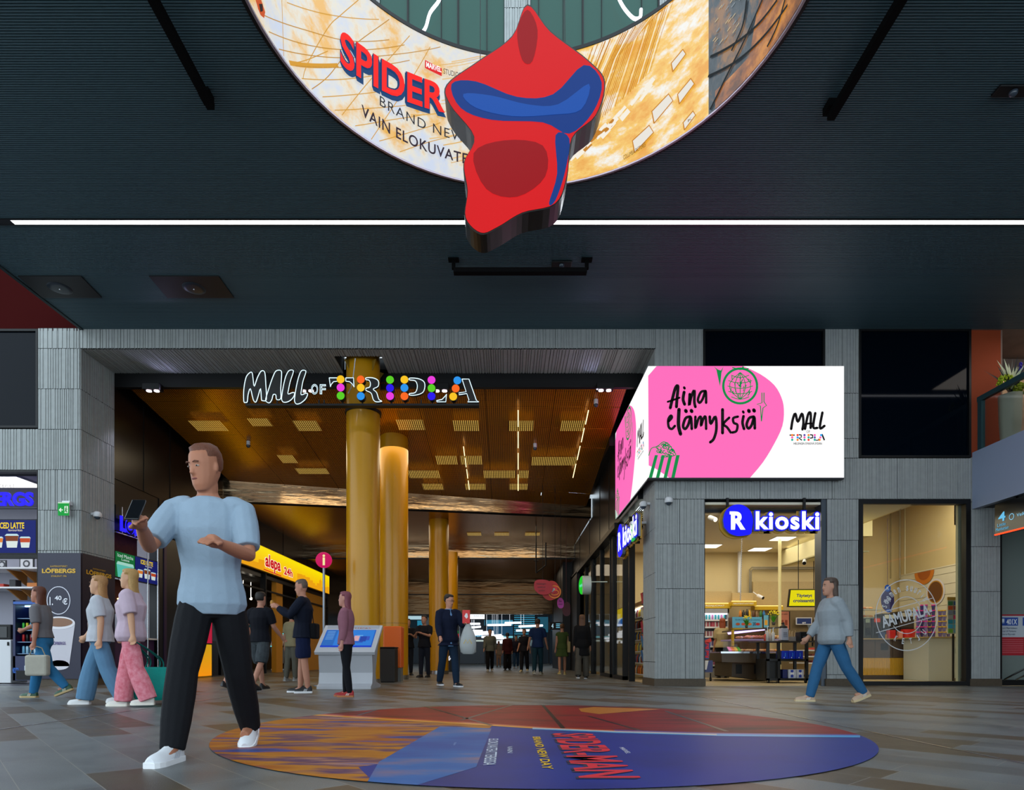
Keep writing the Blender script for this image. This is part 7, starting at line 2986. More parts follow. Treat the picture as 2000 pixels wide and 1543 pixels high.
# black trolley
TD = 14.45
t = thing('black_trolley', 'black wheeled serving trolley standing in front of the display case', 'trolley', P(1540, 1334, TD))
a, b = P(1498, 1332, TD), P(1579, 1252, TD)
ct = P(0, 1252, TD).z
mb = MB()
mb.bbox(P(1486, 0, TD).x, TD - .05, ct - .03, b.x + .14, TD + .75, ct, .008)
mb.build('top', mat('trolley_black', '0d0c0b', .4), t)
ZM, ZL = P(0, 1287, TD).z, P(0, 1325, TD).z
for z, nm in ((ZM, 'middle_shelf'), (ZL, 'bottom_shelf')):
    mb = MB()
    mb.box(a.x, TD, z - .05, b.x, TD + .65, z)
    mb.build(nm, mat('trolley_black', '0d0c0b'), t)
for x0 in (a.x, P(1519, 0, TD).x, b.x - .06):
    for y0 in (TD, TD + .59):
        mb = MB()
        mb.box(x0, y0, ZL - .05, x0 + .06, y0 + .06, ct - .03)
        mb.build('post', mat('trolley_black', '0d0c0b'), t)
mb = MB()
mb.box(a.x, TD + .1, ZL, P(1519, 0, TD).x, TD + .6, ZM - .05)
mb.build('cupboard', mat('trolley_black', '0d0c0b'), t)
for x in (a.x + .05, P(1521, 0, TD).x, b.x - .04):
    mb = MB()
    mb.cyl((x - .015, TD + .05, .05), (x + .015, TD + .05, .05), .05, n=16, m=0)
    mb.cyl((x - .017, TD + .05, .05), (x + .017, TD + .05, .05), .02, n=10, m=1)
    mb.box(x - .025, TD + .02, .09, x + .025, TD + .08, ZL - .05, 1)
    mb.build('castor', [BLACK, CHROME], t)
BXM = mat('carton_blue', '0c30b8', .4)
for j in range(3):
    x = P(1526.5 + j * 14.4, 0, TD + .05).x
    t = thing('blue_carton', 'bright blue carton on the middle trolley shelf, %s of three' % ('left', 'middle', 'right')[j], 'box', (x, TD + .05, ZM), 'blue cartons on the trolley')
    mb = MB()
    mb.bbox(x, TD + .05, ZM + .001, x + .155, TD + .35, ZM + .185, .005)
    mb.build('carton', BXM, t)
    cv = front(TD + .05)
    cv.text('fazer', x + .035, ZM + .085, x + .125, ZM + .115, '50b8f0', h=1, rot=PI / 2)
    cv.ell(x + .06, ZM + .03, .012, .012, 'f0f0f8', 1, 10)
    cv.build('print', t)
for j, (x0, w_, c_) in enumerate(((1529, 9, '14205c'), (1540, 15, 'c4c8d4'), (1556, 14, 'c4c8d4'))):
    x = P(x0, 0, TD + .05).x
    t = thing('milk_carton_tray', ('dark blue carton tray at the left of the bottom trolley shelf', 'white and blue carton tray in the middle of the bottom trolley shelf', 'white and blue carton tray at the right of the bottom trolley shelf')[j], 'box', (x, TD + .05, ZL), 'carton trays on the bottom trolley shelf')
    mb = MB()
    mb.bbox(x, TD + .05, ZL + .001, x + w_ * TD / F, TD + .35, ZL + .2, .005)
    mb.build('tray', mat('carton_' + c_, c_, .5), t)
    if j:
        cv = front(TD + .05)
        cv.rect(x + .05, ZL + .02, x + .11, ZL + .19, '1c3ca8', 1)
        cv.ell(x + .06, ZL + .11, .022, .03, 'e8ecf4', 2, 12)
        cv.ell(x + .10, ZL + .11, .022, .03, 'e8ecf4', 2, 12)
        cv.build('print', t)
# on the trolley
c = P(1531, 1251.5, TD + .2)
t = thing('pump_dispenser', 'tall white pump dispenser with black top on the trolley', 'dispenser', (c.x, TD + .2, ct))
mb = MB()
mb.bbox(c.x - .08, TD + .14, ct + .02, c.x + .08, TD + .3, ct + .30, .01)
mb.build('body', mat('label_grey', 'b8b8c4', .4), t)
mb = MB()
mb.bbox(c.x - .09, TD + .13, ct, c.x + .09, TD + .31, ct + .02, .005)
mb.lathe((c.x, TD + .22, ct + .30), [(.085, 0), (.085, .04), (.03, .07), (.02, .13)], 14)
mb.tube([(c.x, TD + .22, ct + .43), (c.x - .05, TD + .22, ct + .40)], .012, 6)
mb.build('cap', BLACK, t)
mb = MB()
for k in range(4):
    mb.box(c.x - .04, TD + .135, ct + .1 + k * .03, c.x + .05, TD + .139, ct + .108 + k * .03)
mb.build('label_print', BLACK, t)
c = P(1571, 1251, TD + .15)
t = thing('napkin_box', 'black box with small pale writing at the right end of the trolley top', 'box', (c.x, TD + .15, ct))
mb = MB()
mb.bbox(c.x - .125, TD + .1, ct, c.x + .11, TD + .35, ct + .22, .02)
mb.build('body', BLACK, t)
cv = front(TD + .1)
cv.text('ÄLÄ JÄTÄ', c.x - .06, ct + .09, c.x + .03, ct + .11, 'b0c8d8', h=1)
cv.build('lettering', t)
for j, (x, hh, c_) in enumerate(((1499, .34, 'c8c0b8'), (1504, .28, 'b8a898'), (1510, .31, 'd0ccc8'), (1495, .24, 'c04030'))):
    c = P(x, 1251, TD + .25 + .06 * (j % 2))
    t = thing('sauce_bottle', ('tallest pale pump bottle on the left end of the trolley', 'short tan pump bottle on the left end of the trolley', 'white pump bottle nearest the pump dispenser', 'red-capped bottle at the trolley edge')[j], 'bottle', (c.x, c.y, ct), 'pump bottles on the trolley')
    mb = MB()
    mb.lathe((c.x, c.y, ct), [(.032, 0), (.036, .01), (.036, hh * .6), (.012, hh * .72)], 12)
    mb.build('body', mat('btl_' + c_, c_, .25), t)
    mb = MB()
    mb.cyl((c.x, c.y, ct + hh * .7), (c.x, c.y, ct + hh), .008, n=8)
    mb.tube([(c.x, c.y, ct + hh), (c.x + .035, c.y, ct + hh - .004)], .007, 6)
    mb.build('pump', CHROME, t)
c = P(1550, 1251, TD + .3)
t = thing('clear_box', 'clear plastic box with wooden sticks on the trolley top', 'box', (c.x, c.y, ct))
mb = MB()
mb.box(c.x - .10, c.y, ct, c.x + .10, c.y + .2, ct + .11)
mb.build('box', mat('clear_plastic', 'a8a8b0', .2, alpha=.55), t)
mb = MB()
rd = random.Random(8)
for k in range(14):
    x = c.x + rd.uniform(-.08, .08)
    mb.cyl((x, c.y + .1, ct + .02), (x + rd.uniform(-.05, .05), c.y + .1 + rd.uniform(-.04, .04), ct + rd.uniform(.2, .26)), .005, n=5)
mb.build('sticks', mat('stick_wood', 'd0b48c', .7), t)
c = P(1585, 1238, 14.9)
t = thing('pay_terminal', 'grey tilted pay screen behind the right end of the trolley', 'terminal', (c.x, c.y, c.z - .2))
mb = MB()
mb.prism([P(1578, 1220, 14.9), P(1588, 1222, 14.9), P(1592, 1236, 14.9), P(1583, 1236, 14.9)], (0, .04, 0))
mb.build('screen', mat('terminal_grey', '7c8888', .3), t)
mb = MB()
mb.cyl(P(1587, 1236, 14.95), P(1587, 1262, 14.95), .02, n=8)
mb.build('stem', BLACK, t)
# right rear of the kiosk: counter shelf with goods and posters
t = thing('goods_shelf', 'pale counter shelf with flat red packs right of the trolley', 'shelf', P(1595, 1318, 16))
mb = MB()
pbox(mb, 1579, 1640, 1296, 1319, 16.0, 16.9)
mb.build('base', mat('pale_counter', 'b09c78', .6), t)
mb = MB()
pbox(mb, 1579, 1640, 1318, 1322, 15.98, 16.9)
mb.build('blue_plinth', mat('plinth_blue', '14305c', .5), t)
for k, (y0, c_) in enumerate(((1269, 'b03828'), (1281, 'a04838'), (1294, 'b04050'))):
    mb = MB()
    pbox(mb, 1576, 1640, y0, y0 + 2.5, 15.9, 16.9)
    mb.build('shelf_board', WHITEP, t)
    for j in range(3):
        c = P(1586 + j * 9, y0, 15.98)
        mb = MB()
        mb.bbox(c.x, 15.98, c.z, c.x + .1, 16.25, c.z + .05, .01)
        tag(mb.build('flat_pack', mat('pack_%s' % (c_ if j != 1 else '30405c'), c_ if j != 1 else '30405c', .5)), 'flat pack on the %s board of the goods shelf, %s one' % (('top', 'middle', 'low')[k], ('left', 'centre', 'right')[j]), 'pack', 'flat packs on the goods shelf')
for k, (x0, x1, y0, y1, c_, lab) in enumerate(((1555, 1586, 1206, 1220, '18306c', 'navy poster in a white frame on the kiosk rear wall'), (1591, 1606, 1206, 1250, 'a8a8ac', 'tall pale poster at the right edge of the kiosk entrance'))):
    t = thing('wall_poster', lab, 'poster', P(x0, y1, 18.8))
    mb = MB()
    pbox(mb, x0, x1, y0, y1, 18.8, 18.84)
    mb.build('frame', WHITEP, t)
    cv = front(18.8)
    cv.prect(x0 + 1.5, y0 + 1.5, x1 - 1.5, y1 - 1.5, c_)
    if k == 0:
        cv.ptext('NYT', x0 + 12, y0 + 9, x0 + 19, y0 + 12.5, 'e8ecf4', h=2, bold=.03)
    else:
        c = cv.px(1599, 1226)
        cv.ell(c[0], c[1], .06, .06, '6a7078', 2)
        cv.prect(x0 + 2, y0 + 32, x1 - 2, y1 - 2, 'd8c020', 2)
    cv.build('print', t)
mb = MB()
pbox(mb, 1526, 1650, 1192, 1319, 18.9, 19.0)
tag(mb.build('dark_wood_wall_panel', mat('dark_wood_panel', '6a5838', .6, noise=.15)), 'brown wood wall panel behind the kiosk posters', 'panel')

# ================================================================ right shop window contents
WXR = 11.7
mb = MB()
mb.box(WXR, 13.6, 0, WXR + .04, 19, 3.0)
mb.box(WXR - .01, 13.6, 3.0, WXR + .04, 19, 3.03)
for k in range(10):
    mb.box(WXR - .004, 13.6, .3 + k * .28, WXR, 19, .306 + k * .28, 1)
struct(mb.build('wall_planks', [mat('white_planks', 'd8d0b8', .6, noise=.08, nscale=4), mat('plank_gap', '6a5c40', .8)]))
cv = rightc(WXR - .012)
c = cv.px(1805, 1118)
t = thing('bread_picture', 'round orange pastry picture on the white planks, cut by their top edge', 'picture', (WXR, -c[0], 2.2))
cv.poly([p for p in [(c[0] + .42 * math.cos(a / 20 * PI + PI), 2.99 + .36 * math.sin(a / 20 * PI + PI)) for a in range(21)]], 'd07820', 1)
cv.poly([p for p in [(c[0] + .28 * math.cos(a / 20 * PI + PI), 2.99 + .24 * math.sin(a / 20 * PI + PI)) for a in range(21)]], 'a85414', 2)
cv.build('print', t)
cv = rightc(WXR - .012)
c = cv.px(1827, 1156)
t = thing('coffee_cup_picture', 'large round picture of a coffee cup seen from above on the white planks', 'picture', (WXR, -c[0], 1.8))
cv.ell(c[0], c[1], .38, .36, 'd8d4e0', 1)
cv.ell(c[0], c[1], .32, .31, 'c89030', 2)
cv.ell(c[0], c[1], .29, .28, '6a3c14', 3)
cv.build('print', t)
# rear wall details of this side (pipes)
for k, (x, w_, c_) in enumerate(((1739.5, .02, '8a7c50'), (1757.5, .025, '9a9078'), (1769.5, .05, 'd8d0b0'))):
    mb = MB()
    a = P(x, 990, 18.9)
    mb.cyl((a.x, 18.9, 5.0), (a.x, 18.9, P(0, 1130, 18.9).z), w_, n=10)
    tag(mb.build('wall_pipe', mat('pipe_' + c_, c_, .5)), ('thin dark pipe on the rear wall behind the big shop window', 'grey ribbed pipe on the rear wall behind the big shop window', 'thick cream pipe on the rear wall behind the big shop window')[k], 'pipe')
mb = MB()
pbox(mb, 1620, 1704, 985, 1047, 17.8, 19.19)
tag(mb.build('duct_box', mat('cream_beam', 'd8cfa0')), 'boxed cream duct at the upper left behind the big shop window', 'duct')
mb = MB()
pbox(mb, 1871, 1887, 984, 1331, 13.35, 13.42)
tag(mb.build('inner_column_panel', mat('pale_green_panel', 'b0b098', .6)), 'pale drilled column panel at the right inside the big shop window', 'panel')
# counter
WD = 16.8
t = thing('drawer_counter', 'brown drawer counter with yellow ribbed lower front behind the big window', 'counter', P(1740, 1327, WD))
za, zb, zc_ = P(0, 1249, WD).z, P(0, 1285, WD).z, P(0, 1322, WD).z
x0, x1 = P(1640, 0, WD).x, P(1813, 0, WD).x
mb = MB()
mb.box(x0, WD - .03, za, x1, WD + .9, za + .03)
mb.build('worktop', mat('tan_worktop', 'a08858', .5), t)
DB = mat('drawer_brown', '4c3c30', .5)
for j in range(5):
    a = x0 + (x1 - x0) * j / 5
    mb = MB()
    mb.bbox(a + .006, WD, zb + .01, x0 + (x1 - x0) * (j + 1) / 5 - .006, WD + .05, za - .005, .005)
    o = mb.build('drawer', DB, t)
    if j == 2:
        mb = MB()
        mb.box(a + .15, WD - .004, za - .28, a + .34, WD, za - .1)
        mb.build('recess', BLACK, o)
mb = MB()
mb.box(x0, WD + .06, 0, x1, WD + .9, za - .001)
mb.build('carcass', DB, t)
mb = MB()
n = 60
for j in range(n):
    a = x0 + (x1 - x0) * j / n
    mb.box(a, WD + .0, .12, a + (x1 - x0) / n * .7, WD + .06, zb)
mb.build('ribbed_front', mat('ribbed_yellow', 'd0a020', .5, noise=.1), t)
t = thing('white_cabinet', 'plain white cabinet with black handle at the right of the drawer counter', 'cabinet', P(1840, 1331, 15.6))
a, b = P(1813.5, 1331, 15.7), P(1871, 1246, 15.7)
mb = MB()
mb.bbox(a.x, 15.7, .005, b.x, 16.7, b.z, .01)
mb.build('body', mat('cabinet_white', 'b8bcb8', .5), t)
mb = MB()
mb.box(P(1866, 0, 15.7).x, 15.67, P(0, 1276, 15.7).z, P(1869.5, 0, 15.7).x, 15.7, P(0, 1267, 15.7).z)
mb.build('handle', BLACK, t)
mb = MB()
mb.bbox(a.x - .12, 15.66, b.z, b.x + .02, 16.75, b.z + .03, .005)
mb.build('worktop', mat('tan_worktop', 'a08858'), t)
# machines and goods on the counter
for k, (x0_, x1_, y0_, c_, nm, lab) in enumerate(((1704, 1722, 1205, '1c1814', 'coffee_machine', 'black coffee machine with a red side panel on the drawer counter'), (1724, 1752, 1198, '181412', 'coffee_machine', 'wide black coffee machine in the middle of the drawer counter'),
                                                  (1755, 1786, 1194, '2c2018', 'coffee_machine', 'tall dark coffee machine near the cups'), (1687, 1702, 1206, '38382c', 'coffee_machine', 'dark grey dispenser at the left end of the drawer counter'))):
    t = thing(nm, lab, 'machine', P((x0_ + x1_) / 2, 1248, WD + .3))
    a, b = P(x0_, 1248, WD + .3), P(x1_, y0_, WD + .3)
    mb = MB()
    mb.bbox(a.x, WD + .3, za + .03, b.x, WD + .7, b.z, .02)
    mb.build('body', mat('machine_' + c_, c_, .35), t)
    mb = MB()
    mb.box(a.x + .04, WD + .27, za + .12, b.x - .04, WD + .3, za + .32)
    mb.build('front_recess', BLACK, t)
    mb = MB()
    mb.box(a.x + .05, WD + .28, b.z - .14, b.x - .05, WD + .3, b.z - .04)
    mb.build('display', glow(('d84020', 'c8c0a0', 'b8a888', '8a9070')[k], .6), t)
for k, (x, w_, h_, c_, lab) in enumerate(((1740, 14, 16, 'c01c18', 'red square carton on the drawer counter'), (1775, 26, 18, 'd02010', 'large round red tub on the drawer counter'), (1722, 9, 12, '28406c', 'blue patterned carton on the drawer counter'), (1757, 8, 14, 'd88878', 'pink menu card on the drawer counter'), (1730, 7, 8, 'c88828', 'amber jar on the drawer counter'))):
    c = P(x, 1248, WD + .1)
    w_ *= WD / F
    h_ *= WD / F
    mb = MB()
    if k in (1, 4):
        mb.cyl((c.x, WD + .13, za + .03), (c.x, WD + .13, za + .03 + h_), w_ / 2 * .85, w_ / 2, n=20)
    else:
        mb.bbox(c.x - w_ / 2, WD + .04, za + .03, c.x + w_ / 2, WD + .15, za + .03 + h_, .008)
    tag(mb.build(('carton', 'tub', 'carton', 'menu_card', 'jar')[k], mat('good_' + c_, c_, .4)), lab, ('box', 'tub', 'box', 'card', 'jar')[k])
CUPS = {}
for k, (x, n, c_, lid, dd) in enumerate(((1793, 5, '6a5ca0', 'f030a0', 0), (1800.5, 6, '3c3478', 'f030a0', .05), (1808, 6, '8a7cb8', 'f030a0', 0), (1815.5, 5, '5c5098', 'e8c010', .05), (1823, 6, '4a4080', 'f030a0', 0), (1836, 5, '7868a8', 'e8c010', 0.05), (1844, 5, '8078b0', 'e8b818', 0), (1852, 4, '7068a0', 'e8c010', .05))):
    base = P(x, 1246, 16.0 + dd)
    for j in range(n):
        key = (c_, lid)
        if key not in CUPS:
            mb = MB()
            mb.cyl((0, 0, 0), (0, 0, .11), .032, .044, n=14, m=0)
            mb.cyl((0, 0, .11), (0, 0, .135), .046, .046, n=14, m=1)
            CUPS[key] = mb.build('paper_cup', [mat('cup_' + c_, c_, .5), mat('cup_' + lid, lid, .5)])
        put(CUPS[key], base.x, 16.0 + dd, b.z * 0 + P(0, 1246, 15.7).z + .03 + j * .136, 'paper cup in the %s violet stack from the left, %s from the bottom' % (ORD[k], ORD[j]), 'cup', 'violet paper cups, stack %s' % ('one', 'two', 'three', 'four', 'five', 'six', 'seven', 'eight')[k])
c = P(1840, 1219, 15.95)
mb = MB()
t = thing('gift_card_rack', 'narrow rack of two columns of small coloured cards inside the big window', 'rack', P(1862, 1238, 14.6))
mb = MB()
pbox(mb, 1851, 1874, 1166, 1238, 14.6, 14.63)
mb.build('backboard', mat('rack_white', 'c8c4b0', .5), t)
mb = MB()
pbox(mb, 1851, 1874, 1166, 1172, 14.58, 14.6)
mb.build('header', mat('rack_gold', 'b88c28', .4), t)
mb = MB()
pbox(mb, 1861, 1864, 1238, 1330, 14.6, 14.63)
mb.box(P(1855, 0, 14.6).x, 14.45, 0.006, P(1870, 0, 14.6).x, 14.8, .03)
mb.build('stand', BLACK, t)
gc = ('2c7848', '3c5c94', 'd05010', 'a04848', '8a94b0', '6a74a8', 'b0b0b8', 'd02878', '1898c0', '50a8d8', '38b0e8', '60c8f0', '7ac040', '80b8d8')
for j in range(7):
    for i in range(2):
        mb = MB()
        pbox(mb, 1852.5 + i * 10.5, 1861 + i * 10.5, 1174.5 + j * 9, 1182 + j * 9, 14.585, 14.595)
        mb.build('gift_card', mat('card_' + gc[j * 2 + i], gc[j * 2 + i], .4), t)
t = thing('orange_poster', 'orange framed menu poster on the rear wall inside the big window', 'poster', P(1779, 1193, 19.1))
mb = MB()
pbox(mb, 1760, 1799, 1141, 1194, 19.1, 19.19)
mb.build('frame', mat('poster_gold', 'c08828', .5), t)
cv = front(19.1)
cv.prect(1762, 1143, 1797, 1192, 'e0a860')
for k, (s_, w_) in enumerate((('Brödin', 8), ('annoksia', 10))):
    cv.ptext(s_, 1766, 1152 + k * 5, 1766 + w_, 1155.5 + k * 5, '5a3414', h=2)
for x, y, r_, c_ in ((1766, 1172, .05, '3c2c5c'), (1772, 1176, .08, 'd87818'), (1774, 1168, .05, 'f0ece0'), (1779, 1175, .05, 'b85c10')):
    c = cv.px(x, y)
    cv.ell(c[0], c[1], r_, r_ * 1.1, c_, 2, 14)
for k in range(5):
    cv.prect(1783, 1156 + k * 6, 1793, 1157 + k * 6, '7a5830', 2)
cv.build('print', t)
for k, y0 in enumerate((1180, 1196)):
    t = thing('pastry_basket_shelf', ('upper small glass shelf of pastries left behind the big window', 'lower small glass shelf of pastries left behind the big window')[k], 'shelf', P(1697, y0 + 10, WD + .2))
    mb = MB()
    pbox(mb, 1660, 1724 - k * 16, y0 + 10, y0 + 11.2, WD + .2, WD + .5)
    mb.build('shelf', mat('glass_shelf', 'a8b0a0', .2), t)
    mb = MB()
    for x in (1688, 1722 - k * 16):
        a = P(x, y0 + 10, WD + .45)
        mb.cyl((a.x, WD + .45, za + .03), (a.x, WD + .45, a.z), .008, n=6)
    mb.build('support_rod', CHROME, t)
    for j in range(5):
        c = P(1676 + j * 6.2, y0 + 10, WD + .3)
        put(PAST[j % 4], c.x, WD + .33, c.z, ('pastry on the upper small glass shelf behind the big window', 'pastry on the lower small glass shelf behind the big window')[k] + ', %s from the left' % ORD[j], 'pastry', ('pastries on the upper small shelf', 'pastries on the lower small shelf')[k])
t = thing('hanging_oval_sign', 'violet oval hanging sign with blue R drop behind the big window', 'sign', P(1734, 1195, 14.4))
mb = MB()
c = P(1734, 1172, 14.4)
mb.prism([c + Vector((.145 * math.cos(a / 28 * 2 * PI), 0, .25 * math.sin(a / 28 * 2 * PI))) for a in range(28)], (0, .02, 0))
mb.cyl(c + Vector((0, .01, .25)), Vector((c.x, c.y + .01, 3.73)), .004, n=5)
mb.build('board', mat('oval_violet', '3c2470', .4), t)
cv = front(14.4)
q = cv.px(1733.5, 1149)
cv.ell(q[0], q[1], .07, .08, '0868e0', 1)
cv.ell(cv.px(1736, 1193)[0], cv.px(1736, 1193)[1], .07, .04, '0868e0', 1)
cv.text('R', q[0] - .03, q[1] - .035, q[0] + .03, q[1] + .035, 'e8f4ff', h=2, bold=.04)
cv.text('pop', c.x - .08, c.z - .06, c.x + .08, c.z + .04, 'e8e0f8', h=2, bold=.04, rot=.4)
cv.build('print', t)

# stamp on the window glass
GD = FD + .038
t = thing('window_stamp', 'round pale stamp lettering Suomen suurin AAMUPALA-KETJU on the big shop window', 'window decal', P(1770, 1270, GD))
cv = front(GD)
cv.lay = .0006
SC = mat('stamp_film', 'd4d8dc', .5)
c = cv.px(1770.6, 1201.6)
kx, ky = 60 * GD / F, 69 * GD / F
E = lambda a, s_=1.0: (c[0] + kx * s_ * math.cos(a), c[1] + ky * s_ * math.sin(a))
cv.stroke([E(2 * PI * k / 60) for k in range(61)], .017, SC, 1)
cv.stroke([E(.55 + (2.95 - .55) * k / 24, .52) for k in range(25)], .014, SC, 1)
cv.stroke([E(3.75 + (6.1 - 3.75) * k / 24, .52) for k in range(25)], .014, SC, 1)
for y0, y1 in ((1199, 1168), (1236, 1203)):
    cv.stroke([cv.px(1711, y0), cv.px(1829 if y0 > 1210 else 1822, y1)], .014, SC, 1)
cv.ptext('AAMUPALA-', 1720, 1191, 1821, 1214, SC, h=2, bold=.03, rot=.27)


def arc_text(s_, a0, a1, rr, h_, flip=1):
    L_ = list(s_)
    for i, ch in enumerate(L_):
        if ch == ' ':
            continue
        a = a0 + (a1 - a0) * (i + .5) / len(L_)
        p = E(a, rr)
        w_ = {'m': .062, 'i': .018, 'U': .06, 'T': .055}.get(ch, .045)
        th = a - PI / 2 if flip > 0 else a + PI / 2
        cv.text(ch, p[0] - w_ / 2, p[1] - h_ / 2, p[0] + w_ / 2, p[1] + h_ / 2, SC, h=2, bold=.02, rot=th)


arc_text('Suomen suurin', 2.90, .55, .76, .11)
arc_text('KETJU', 4.05, 5.75, .74, .12, -1)
cv.build('decal', t)

# ================================================================ far right: glass bay with bus notice, balcony, guide sign
mb = MB()
mb.box(xf(1953), FD + .3, 0, 16, FD + .34, zf(975))
mb.box(xf(1953), FD + .25, 0, 16, FD + .33, .12, 1)
mb.box(xf(1953) - .0, FD + .02, 0, xf(1953) + .06, FD + .34, 3.9, 1)
struct(mb.build('window_6', [mat('grey_green_glass', '7c8884', .12), BLACK]))
t = thing('bus_notice', 'white and red bus notice 401X on the grey glass at the right edge', 'notice', P(1980, 1279, 13.35))
cv = front(FD + .295)
X_ = 2060
cv.prect(1953, 1201, X_, 1245, 'c4ccd4', 1)
cv.prect(1953, 1200, X_, 1203, 'b01828', 2)
cv.prect(1953, 1244.5, X_, 1280, 'b81024', 2)
cv.prect(1953, 1206, 1988, 1222, '184aa8', 2)
cv.prect(1997, 1206, X_, 1222, '184aa8', 2)
cv.ptext('401X', 1965, 1209, 1986, 1220, 'e8f0f8', h=3, bold=.03)
cv.prect(1955, 1208.5, 1961, 1217, 'e8f0f8', 3)
cv.prect(1955, 1215, 1961, 1216, '184aa8', 4)
for k, s_ in enumerate(('bussit Myyrmäkeen', 'bussar till Myrbacka', 'buses to Myyrmäki')):
    cv.ptext(s_, 1954, 1225 + k * 6, 1986 - k * 2, 1229.5 + k * 6, '4a5a78', h=3)
for k in range(8):
    cv.prect(1955, 1249 + k * 3.6, 1998, 1250 + k * 3.6, 'd87880', 3)
cv.build('print', t)
mb = MB()
mb.tube([P(1962, 1327, 13.2), P(2040, 1285, 12.2)], .02, 8)
mb.tube([P(1985, 1327, 13.2), P(2060, 1288, 12.2)], .02, 8)
tag(mb.build('stair_handrail', CHROME), 'pair of slanted steel handrails low at the right picture edge', 'handrail')

BX0 = xf(1897.5)
t = thing('balcony', 'pale blue-grey balcony edge with glass railing rising at the right picture edge', 'balcony', (BX0, 10, 3.63))
mb = MB()
mb.box(BX0, -2, 3.63, BX0 + .12, FD - .02, 4.79)
mb.build('fascia', mat('balcony_paint', '8c98b0', .5), t)
mb = MB()
mb.box(BX0 + .12, -2, 3.66, 17, FD, 4.55)
mb.build('slab', mat('balcony_slab', '30343c', .7), t)
mb = MB()
mb.box(BX0 + .02, 4.5, 5.78, BX0 + .10, FD - .12, 5.88)
mb.build('handrail', mat('teal_rail', '3a5a60', .3, .5), t)
mb = MB()
mb.box(BX0 + .045, 4.5, 4.8, BX0 + .06, FD - .1, 5.78)
mb.build('glass_panel', GLASS, t)
for y0 in (12.86, 11.0, 9.2):
    mb = MB()
    mb.box(BX0 + .02, y0, 4.72, BX0 + .10, y0 + .1, 5.78)
    mb.build('post', mat('teal_rail', '3a5a60'), t)
mb = MB()
mb.box(BX0, FD + .03, 3.6, xf(1957), FD + .12, ZC)
struct(mb.build('wall_orange', mat('orange_brown_panel', '94380a', .8, noise=.08)))
mb = MB()
mb.box(xf(1957), FD + 1.3, 3.6, 17, FD + 1.4, ZC + .3)
mb.box(xf(1897), FD - .01, ZC, 17, FD + 1.4, ZC + .3)
mb.box(17, -2, 0, 17.1, FD + 1.4, ZC + .3)
mb.box(xf(1957), FD + .03, 3.6, xf(1957) + .03, FD + 1.4, ZC)
m_ = mat('stone_mural', '8a7468', .8, noise=.55, nscale=2.2, bump=.3, bscale=8)
struct(mb.build('wall_mural', m_))
t = thing('mural_lamp', 'small bright spotlight shining on the stone mural at the right edge', 'spotlight', (10.9, 13.2, 6.9))
mb = MB()
c = P(1998, 676, 14.1)
mb.cyl((c.x, 14.0, c.z + .1), (c.x, 14.1, c.z + .0), .05, n=12)
mb.cyl((c.x, 14.0, c.z + .1), (c.x, 14.35, c.z + .2), .012, n=6)
mb.build('housing', BLACK, t)
mb = MB()
mb.ball((c.x, 13.98, c.z + .03), .05, 10)
mb.build('lamp', glow('ffd9a0', 8), t)
# plants
c = Vector((BX0 + .36, 12.55, 4.55))
t = thing('tall_planter', 'tall white fluted planter with green, white and violet flowers on the balcony', 'planter', c)
mb = MB()
rr = []
for z, w_ in ((0, .13), (.3, .16), (.7, .185), (1.1, .195), (1.2, .2)):
    rr.append([c + Vector((w_ * (1 + .05 * math.cos(6 * q)) * math.cos(q), w_ * (1 + .05 * math.cos(6 * q)) * math.sin(q), z)) for q in [2 * PI * k / 24 for k in range(24)]])
mb.loft(rr)
mb.build('pot', mat('planter_white', 'b4b4a4', .4), t)
rd = random.Random(21)
for nm, cx_, cz_, rx_, col, n, r_ in (('green_flower_head', -.16, 1.42, .17, '9cac10', 130, .028), ('green_flower_head', .14, 1.28, .15, 'a4b418', 110, .028)):
    mb = MB()
    for k in range(n):
        v = Vector((rd.gauss(0, 1), rd.gauss(0, 1), rd.gauss(0, 1))).normalized() * rx_ * rd.uniform(.7, 1)
        mb.ball(c + Vector((cx_, -.1, cz_)) + Vector((v.x, v.y * .7, v.z * .8)), r_ * rd.uniform(.6, 1), 6)
    mb.build(nm, mat('petal_' + col, col, .7), t)


def blades(mb, org, n, h, spread, w_, zmin=.5):
    for k in range(n):
        a = rd.uniform(0, 2 * PI)
        q = rd.uniform(.1, 1) * spread
        hh = h * rd.uniform(zmin, 1)
        b = Vector(org)
        m2 = b + Vector((q * .45 * math.cos(a), q * .45 * math.sin(a), hh * .6))
        e = b + Vector((q * math.cos(a), q * math.sin(a), hh))
        s_ = Vector((1, 0, 0)) * w_
        mb.add([b - s_ * .5, b + s_ * .5, m2 + s_, e, m2 - s_], [(0, 1, 2, 3, 4)])


